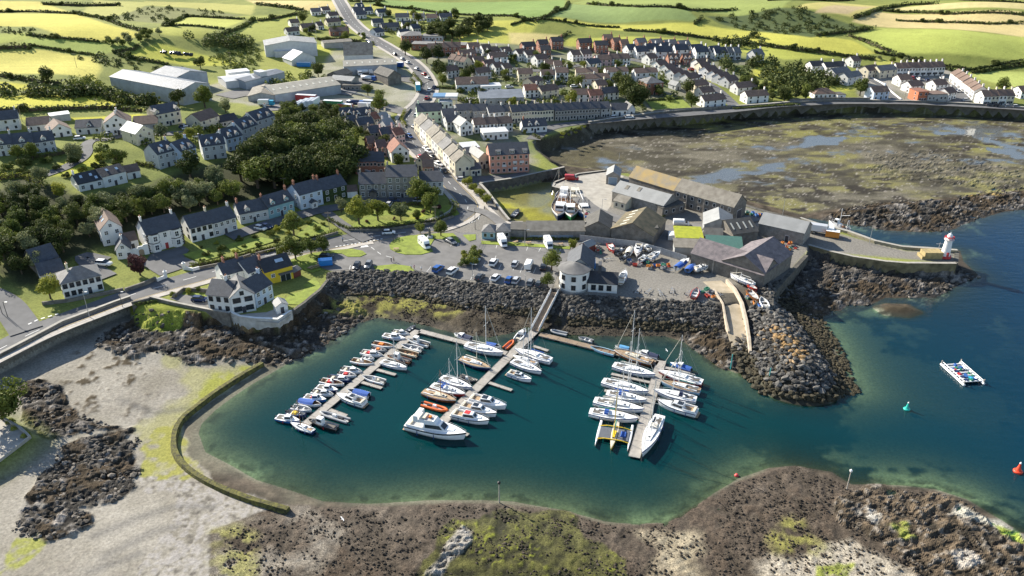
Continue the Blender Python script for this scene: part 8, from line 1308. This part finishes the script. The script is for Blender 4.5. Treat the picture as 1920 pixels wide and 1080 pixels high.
# ------------------------------------------------------------------ lighthouse, beacons, buoys, raft
redp = mat('lighthouse_red', (.50, .05, .05), .5, var=.1); whl = mat('lighthouse_white', (.80, .79, .77), .6, var=.06)
p = P(1771, 482, 5.2); t = empty('lighthouse', (p[0], p[1], 5.2)); mb = MB(); mb.lathe([(1.5, 0), (1.05, 6.2), (1.05, 6.25)], 20); mb.obj('tower', whl, t, False); mb = MB(); mb.lathe([(1.9, 0), (1.9, .7), (1.55, .72)], 20); mb.obj('base', redp, t); mb = MB(); mb.lathe([(1.5, 6.2), (1.55, 6.4), (1.0, 6.42)], 20); g = mb.obj('gallery', whl, t); mb = MB()
for k in range(12): a = k*math.pi/6; mb.tube((1.48*math.cos(a), 1.48*math.sin(a), 6.4), (1.48*math.cos(a), 1.48*math.sin(a), 7.2), .04, 4)
mb.lathe([(1.52, 7.1), (1.52, 7.2), (1.44, 7.2), (1.44, 7.1)], 16); mb.obj('railing', redp, g); mb = MB(); mb.lathe([(.75, 6.43), (.75, 7.5), (.85, 7.55)], 12); mb.obj('lantern', whl, t); mb = MB(); mb.lathe([(.9, 7.5), (.6, 8.1), (.1, 8.5), (.06, 8.9)], 12); mb.obj('dome', whl, t); mb = MB(); mb.box(-.35, .35, -1.62, -1.3, .3, 2.2); mb.obj('door', redp, t); tag(t, 'small white lighthouse with red base on the pier end', 'lighthouse')
p = P(1745, 481, 5.2); mb = MB(); mb.box(-2.9, 2.9, -1.8, 1.8, -.2, 2.1); mb.box(-3.7, -2.9, -1.8, 1.8, -.2, .8); o = mb.obj('pier_block', mat('ochre_stone', (.36, .28, .13), .95, var=.35, scale=1)); o.location = (p[0], p[1], 5.2); tag(o, 'ochre stone block with a step beside the lighthouse', 'pier block')
def pole(u, v, z, h, m, label, r=.12, cat='pole', head=None, hm=None):
    p = P(u, v, z) if z is not None else None; g_ = G(u, v) if z is None else Vector((p[0], p[1], z)); t = empty('lamp_post' if 'lamp' in label else 'pole', tuple(g_)); mb = MB(); mb.tube((0, 0, -.5), (0, 0, h), r, 8, r*.7); mb.obj('shaft', m, t)
    if head == 'lamp': mb = MB(); mb.tube((0, 0, h-.05), (1.1, -.4, h+.15), .05, 5); a = mb.obj('arm', m, t); mb = MB(); mb.box(.8, 1.5, -.62, -.32, h+.1, h+.24); mb.obj('lantern', galv, a)
    elif head == 'top': mb = MB(); mb.lathe([(r*1.5, h), (r*2.4, h+.2), (r*2.4, h+.5), (.02, h+.75)], 8); mb.obj('topmark', hm or m, t)
    elif head == 'bar': mb = MB(); mb.box(-1.1, 1.1, -.07, .07, h-.6, h-.45); mb.obj('crossbar', m, t)
    tag(t, label, cat); return t
rust = mat('weathered_post', (.42, .38, .33), .8, var=.3); tealp = mat('teal_paint', (.06, .38, .36), .6, var=.1); woodp = mat('pole_wood', (.26, .21, .16), .9, var=.2); dkp = mat('dark_pole', (.05, .05, .055), .6, var=0)
pole(936,940,.4,4.6,rust,'pale beacon post with black top in the foreground shallows',.14,'beacon','top',plast); pole(1588,915,.5,4.3,rust,'leaning white topped post on the right shore',.13,'beacon','top',BM['white']); pole(1370,690,.4,4.2,tealp,'teal post left of the slipway foot',.16,'beacon'); pole(1441,716,.4,4.2,tealp,'teal post at the breakwater foot',.16,'beacon')
for u, v, z, h, m, hd, l in [(168,595,None,8,galv,'lamp','tall grey lamp post on the sea wall road'), (817,420,None,7,woodp,'bar','telegraph pole beside the lawn garden hedge'), (891,430,None,8,dkp,'lamp','black lamp post at the street junction'), (984,461,None,6,galv,'lamp','lamp post on the verge before the long shed'), (1630,456,5.2,6.5,galv,None,'thin grey mast on the pier'), (1467,405,5,6.5,galv,None,'thin mast behind the net store'), (1332,368,5,8,galv,None,'tall mast behind the long warehouse roof'), (144,127,None,8,woodp,'bar','telegraph pole in the widest left field'), (433,123,None,8,woodp,'bar','telegraph pole right of the bale field'), (42,228,None,8,woodp,'bar','telegraph pole behind the left hill houses'), (185,212,None,7,woodp,'bar','telegraph pole in the hedge behind the white villa'), (618,432,None,7,woodp,'bar','telegraph pole at the end of the row lane'), (534,360,None,6,woodp,'bar','aerial pole behind the pale blue house'), (595,86,None,10,galv,None,'tall pale mast beside the works hall'), (1128,402,5,6,galv,'lamp','lamp post on the fishing quay'), (886,523,None,5,galv,'lamp','lamp post in the lower car park row'), (985,537,None,5,galv,'lamp','lamp post near the gangway head'), (1759,470,5.2,3,galv,'bar','little signal pole beside the lighthouse'), (1545,193,None,7,woodp,'bar','pole left on the bay wall road'), (1655,188,None,7,woodp,'bar','pole by the blue bay house'), (1695,190,None,6,woodp,'bar','pole at the bay lane foot'), (1420,192,None,7,woodp,'bar','pole at the estate road corner'), (1160,312,5,6,galv,None,'mast at the back of the fishing quay'), (230,576,None,5,dkp,'lamp','dark lamp post at the end of the sea wall'), (15,596,None,5,dkp,'lamp','dark lamp post at the left junction'), (5,590,None,5,dkp,None,'dark sign post at the left junction'), (738,455,None,3.5,dkp,None,'thin post on the grass island')]: pole(u, v, z, h, m, l, .1, 'lamp post' if 'lamp' in l else 'pole', hd)
def buoy(u, v, m, label, s=1.0, cone=True):
    p = P(u, v, 0); t = empty('buoy', (p[0], p[1], 0), .5); t.scale = (s, s, s); mb = MB(); mb.lathe([(.3, -.4), (1.0, 0), (1.1, .35), (.9, .55), (.35, .62)] if cone else [(.1, -.45), (.45, -.3), (.6, .05), (.45, .4), (.1, .55)], 14); mb.obj('float', m, t, True)
    if cone: mb = MB(); mb.lathe([(.6, .55), (.28, 2.0), (.22, 2.5)], 10); mb.obj('tower', m, t); mb = MB(); mb.lathe([(.2, 2.5), (.26, 2.7), (.1, 3.0)], 8); mb.obj('lamp', BM['white'], t)
    tag(t, label, 'buoy')
buoy(1700,768,mat('buoy_green', (.02, .42, .34), .5, var=0),'turquoise green cone buoy off the breakwater', .75); buoy(1908,885,mat('buoy_red', (.70, .06, .02), .5, var=0),'red orange cone buoy at the right edge',.9); buoy(1381,892,redp,'small red ball buoy by the near shore',.85,False)
a, b, c = (Vector(P(*q, 0)) for q in ((1768,688), (1803,720), (1789,684))); d = b-a; L_ = d.length; w = 5.4; t = empty('raft', (a.x, a.y, 0), math.atan2(d.y, d.x))
for y in (0, w):
    mb = MB(); mb.tube((-1, y, .3), (L_+1, y, .3), .32, 10); mb.obj('pontoon_tube', BM['white'], t)
    for x in (-.8, L_+.8): mb = MB(); mb.tube((x, y, -.2), (x, y, 1.5), .14, 6); mb.obj('corner_post', rust, t)
for k in range(7): x = L_*k/6; mb = MB(); mb.box(x-.12, x+.12, -.2, w+.2, .55, .75); mb.obj('cross_beam', BM['white'], t)
mb = MB(); mb.box(0, L_, .5, w-.5, .35, .5); mb.obj('deck', mat('raft_deck', (.22, .24, .26), .8), t)
for y in (.15, w-.15): mb = MB(); mb.tube((-.6, y, 1.15), (L_+.6, y, 1.15), .08, 6); mb.obj('hand_rail', BM['white'], t)
rn_ = random.Random(4); cc = [PAINT['blue'], PAINT['green'], PAINT['white'], PAINT['red'], PAINT['cyan'], PAINT['navy']]
for k in range(22): x = rn_.uniform(.5, L_-.5); y = rn_.uniform(.8, w-.8); s_ = rn_.uniform(.3, .55); mb = MB(); mb.box(x-s_, x+s_, y-s_*.7, y+s_*.7, .5, .85+rn_.random()*.3); mb.obj('bin', cc[rn_.randrange(6)], t)
tag(t, 'white rectangular work raft with coloured bins on the open water', 'raft')
# crabber and lorry at the pier root
trawler((1590,438), (1555,427), 'white crabber moored in the channel behind the pier', 'white', 0, mastz=7)['group'] = 'boats by the pier'; lorry(1538,438,-22,9,3.2,PAINT['white'],PAINT['white'],'white box lorry with orange side on the pier root'); lorry(1560,444,-22,4.5,2.2,PAINT['orange'],PAINT['orange'],'orange container on the pier',cab=False)
# ------------------------------------------------------------------ car park furniture
p = G(611, 497); t = empty('skip', (p.x, p.y, p.z+.15), .2); mb = MB(); mb.box(-2.2, 2.2, -1.1, 1.1, .1, 1.9, taper=.12); mb.obj('body', PAINT['bright blue'], t); mb = MB(); mb.quad([(-2.2, -1.1, 1.91), (2.2, -1.1, 1.91), (2.2, 0, 2.5), (-2.2, 0, 2.5)]); mb.quad([(-2.2, 0, 2.5), (2.2, 0, 2.5), (2.2, 1.1, 1.91), (-2.2, 1.1, 1.91)]); mb.obj('lid', mat('tarpaulin_blue', (.03, .22, .60), .6, var=.15, scale=2), t); tag(t, 'bright blue covered skip beside the left grass island', 'skip')
p = G(806, 446); t = empty('memorial', (p.x, p.y, p.z+.15)); mb = MB(); mb.box(-1, 1, -1, 1, 0, .35); mb.box(-.7, .7, -.7, .7, .35, .7); mb.obj('plinth', W['palegrey'], t); mb = MB(); mb.box(-.45, .45, -.3, .3, .7, 3.4, taper=.2); mb.obj('stone', W['darkstone'], t); tag(t, 'dark stone memorial on the grass island', 'memorial')
def picnic(u, v, rz, label):
    p = G(u, v); t = empty('picnic_table', (p.x, p.y, p.z+.18), rz); mb = MB(); mb.box(-.9, .9, -.4, .4, .7, .76); mb.obj('table_top', teak, t)
    for sg in (-1, 1): mb = MB(); mb.box(-.9, .9, sg*.75-.14, sg*.75+.14, .42, .47); mb.obj('bench', teak, t); mb = MB(); mb.box(sg*.6-.04, sg*.6+.04, -.85, .85, .34, .42); mb.tube((sg*.6, -.6, 0), (sg*.6, -.25, .7), .05, 4); mb.tube((sg*.6, .6, 0), (sg*.6, .25, .7), .05, 4); mb.obj('leg_frame', woodp, t)
    tag(t, label, 'picnic table', 'picnic tables')
for i, (u, v) in enumerate([(743,470), (991,458), (1051,461), (967,457), (594,502), (583,505)]): picnic(u, v, .2*i, ['picnic table on the teardrop grass island', 'picnic table left on the long shed verge', 'picnic table right on the long shed verge', 'picnic table near the pavilion', 'upper picnic table on the left island tip', 'lower picnic table on the left island tip'][i])
# fence of the boat yard
pts = dense(seg('1087,452 1130,457 1195,464 1240,477 1287,492'), 3.0); t = empty('yard_fence', (pts[0][0], pts[0][1], 5.0)); fm = mat('fence_sheet', (.33, .34, .35), .7, var=.2)
for a, b in zip(pts[:-1], pts[1:]):
    a = Vector(a)-Vector(pts[0]); b = Vector(b)-Vector(pts[0]); mb = MB(); n = (b-a).normalized(); n = Vector((-n.y, n.x))*.04; mb.prism([tuple(a+n), tuple(b+n), tuple(b-n), tuple(a-n)], .1, 2.3); mb.obj('panel', fm, t); mb = MB(); mb.tube((a.x, a.y, -.2), (a.x, a.y, 2.5), .07, 5); mb.obj('post', galv, t)
tag(t, 'grey sheet fence behind the stored boats', 'fence')
def railing(s, h, label, m=dkp, step=2.2, base=None, lift=0):
    pts = dense(seg(s), step); t = empty('railing', (pts[0][0], pts[0][1], 0)); zz = zline(pts)+lift; mb = MB()
    for p, z in zip(pts, zz): mb.tube((p[0]-pts[0][0], p[1]-pts[0][1], z), (p[0]-pts[0][0], p[1]-pts[0][1], z+h), .035, 4)
    g = mb.obj('posts', m, t); g['kind'] = 'stuff'; mb = MB()
    for f in (.5, 1): mb.path([(p[0]-pts[0][0], p[1]-pts[0][1], z+h*f) for p, z in zip(pts, zz)], .03, 4)
    g = mb.obj('rails', m, t); g['kind'] = 'stuff'; tag(t, label, 'railing')
railing('-60,695 0,672 62,641 120,612 175,592 217,577 245,566', 1.1, 'thin dark railing along the sea wall road', lift=.1); railing('900,352 918,372 940,402 955,418', 1.1, 'railing along the promenade above the green basin'); railing('905,455 897,470 893,482', 1.0, 'railing left of the pavilion car park'); railing('1043,505 1060,507', 1.6, 'short fence panel left of the round cafe', galv); railing('1036,541 1060,553 1135,556', 1.0, 'railing in front of the round cafe', galv)
# gate pillars and low walls at the villa
for u, v, l in [(346,505,'white gate pillar right of the villa entrance'), (311,521,'white gate pillar left of the villa entrance')]:
    p = G(u, v); t = empty('gate_pillar', tuple(p), .3); mb = MB(); mb.box(-.45, .45, -.45, .45, -.3, 2.0); mb.obj('shaft', W['white'], t); mb = MB(); mb.box(-.55, .55, -.55, .55, 2.0, 2.2); mb.lathe([(.3, 2.2), (.32, 2.5), (.05, 2.75)], 10); mb.obj('cap', W['white'], t); tag(t, l, 'gate pillar')
for s_, h_, m_, l in [('311,521 295,528 293,525', 1.0, W['white'], 'white curved wall left of the villa entrance'), ('346,505 362,508 374,505', 1.0, W['white'], 'white curved wall right of the villa entrance'), ('293,526 270,536 235,548', 1.3, stone_m, 'stone roadside wall left of the villa entrance'), ('374,505 420,496 470,480', .9, stone_m, 'stone wall under the villa lawn hedge'), ('480,478 580,454 634,438', .9, stone_m, 'stone wall under the teal house gardens'), ('654,434 720,433 820,420 850,408', .9, stone_m, 'low wall under the lawn garden hedge'), ('80,572 130,566 200,552 232,545', 1.0, stone_m, 'stone wall before the white hipped house'), ('1075,220 1150,224 1200,214', 1.0, stone_m, 'stone wall before the white bungalow'), ('1225,212 1310,207 1370,203', 1.5, stone_m, 'tall stone wall below the mansion lawn'), ('1480,192 1540,190 1630,190', 2.0, stone_m, 'tall stone wall before the hipped bay bungalow'), ('770,205 752,226 760,240', .9, stone_m, 'garden wall at the street bend'), ('640,172 680,180 720,195', 1.0, galv, 'fence line below the stone ruin'), ('325,560 345,545 392,548', 1.1, stone_m, 'stone wall round the shore house drive'), ('1615,138 1655,158 1690,188', .8, W['white'], 'white wall along the bay lane')]:
    wall('garden_wall', seg(s_), 2.0 if P(*map(float, s_.split()[0].split(',')))[1] < 330 else 4.0, None, .5, m_, l, par=h_)
# bales in the upper left field, sheep-sized dots
balem = mat('bale_wrap_black', (.02, .02, .023), .3, var=0); balew = mat('bale_wrap_pale', (.62, .66, .68), .4, var=.1); bl = []
for mm in (balem, balew): mb = MB(); mb.tube((-.7, 0, .65), (.7, 0, .65), .68, 12); bl.append(mb.mesh('bale', mm, True))
k = 0
for s_, mi, n, l, g_ in [((302,98,362,106), 0, 44, 'black wrapped bale in the stack in the left field', 'black wrapped bales'), ((300,90,348,93), 1, 20, 'pale wrapped bale in the row above the black bales', 'pale wrapped bales')]:
    for q in range(n):
        f = q/n; u = s_[0]+(s_[2]-s_[0])*R.random(); v = s_[1]+(s_[3]-s_[1])*((u-s_[0])/(s_[2]-s_[0]))+R.uniform(-2.2, 2.2)*(1 if mi == 0 else .4); p = G(u, v); o = link('bale', bl[mi]); o.location = p; o.rotation_euler = (0, 0, R.uniform(-.3, .3)); tag(o, l, 'bale', g_)
# ------------------------------------------------------------------ people by the car park edge
skinm = mat('skin', (.55, .34, .25), .6, var=0); hairm = mat('hair_brown', (.06, .04, .025), .7, var=0)
def person(u, v, deg, shirt, trous, label, stride=.12, arm=.1):
    p = G(u, v); t = empty('person', (p.x, p.y, p.z+.15), math.radians(deg))
    J = [(0, 0, .95, .15, .11), (0, 0, 1.2, .16, .11), (0, 0, 1.42, .18, .10), (0, 0, 1.5, .07, .07), (0, 0, 1.60, .08, .09), (.01, 0, 1.72, .075, .09), (stride, .1, .5, .075, .075), (-stride*.4, .1, .08, .05, .05), (.16-stride*.4, .1, .04, .04, .045), (-stride, -.1, .5, .075, .075), (-stride*1.6, -.1, .09, .05, .05), (.16-stride*1.6, -.1, .04, .04, .045), (0, .21, 1.40, .06, .06), (-arm, .27, 1.12, .05, .05), (arm*.4, .27, .86, .038, .038), (arm*.6, .27, .78, .03, .045), (0, -.21, 1.40, .06, .06), (arm, -.27, 1.12, .05, .05), (arm*2, -.26, .88, .038, .038), (arm*2.2, -.26, .8, .03, .045)]
    E = [(0, 1), (1, 2), (2, 3), (3, 4), (4, 5), (0, 6), (6, 7), (7, 8), (0, 9), (9, 10), (10, 11), (2, 12), (12, 13), (13, 14), (14, 15), (2, 16), (16, 17), (17, 18), (18, 19)]
    me = bpy.data.meshes.new('body'); me.from_pydata([j[:3] for j in J], E, []); o = bpy.data.objects.new('body', me); COL.objects.link(o); sk = o.modifiers.new('skin', 'SKIN'); 
    if not me.skin_vertices: me.attributes
    for i, j in enumerate(J): me.skin_vertices[0].data[i].radius = (j[3], j[4])
    me.skin_vertices[0].data[0].use_root = True; ss = o.modifiers.new('sub', 'SUBSURF'); ss.levels = 1; ss.render_levels = 1
    ev = o.evaluated_get(bpy.context.evaluated_depsgraph_get()); m2_ = bpy.data.meshes.new_from_object(ev); bpy.data.objects.remove(o); m2_.materials.clear()
    for q in (trous, shirt, skinm, hairm): m2_.materials.append(q)
    for f in m2_.polygons:
        c = f.center; f.use_smooth = True; f.material_index = 3 if (c.z > 1.68 or (c.z > 1.56 and c.x < -.02)) else 2 if c.z > 1.5 or (abs(c.y) > .2 and c.z < .95) else 1 if c.z > .93 else 0
    link('body', m2_, t); tag(t, label, 'person'); return t
sh_ = {k: mat('cloth_'+k, c, .9, var=.1) for k, c in {'dark': (.03, .03, .04), 'pink': (.55, .28, .33), 'white': (.70, .70, .70), 'tan': (.40, .30, .20), 'navy': (.02, .03, .08), 'blue': (.10, .18, .35)}.items()}
bpy.context.view_layer.update()
person(734,492,200,sh_['dark'],sh_['navy'],'person in dark clothes, left of two by the grassy verge'); person(738.5,491,180,sh_['tan'],sh_['dark'],'person in tan top, right of two by the grassy verge'); person(771,505,-90,sh_['white'],sh_['navy'],'person in white top, left of two at the rock edge'); person(777,506,-80,sh_['pink'],sh_['tan'],'person in pink top, right of two at the rock edge'); person(790,509,-60,sh_['white'],sh_['tan'],'person in white top alone right of the rock edge pair'); person(643,454,30,sh_['blue'],sh_['dark'],'person in blue crossing near the give way line')
# gulls
gm = mat('gull_white', (.78, .78, .77), .7, var=0)
for u, v, z, d, l in [(642,973,3,35,'white gull gliding over the foreground mud'), (1250,657,6,10,'gull flying over the shallow right of the yachts')]:
    p = P(u, v, z); t = empty('gull', (p[0], p[1], z), math.radians(d)); mb = MB(); mb.lathe([(.02, -.28), (.09, -.1), (.08, .12), (.02, .3)], 8); o = mb.obj('body', gm, t, True); o.rotation_euler = (0, math.pi/2, 0); 
    for sg in (-1, 1): mb = MB(); mb.grid([[(.1, sg*.05, .04), (.14, sg*.35, .14), (.0, sg*.75, .08)], [(-.1, sg*.05, .03), (-.05, sg*.35, .13), (-.1, sg*.75, .07)]]); mb.grid([[(-.1, sg*.05, .02), (-.05, sg*.35, .12), (-.1, sg*.75, .06)], [(.1, sg*.05, .03), (.14, sg*.35, .13), (.0, sg*.75, .07)]]); mb.obj('wing', gm, t)
    tag(t, l, 'bird')
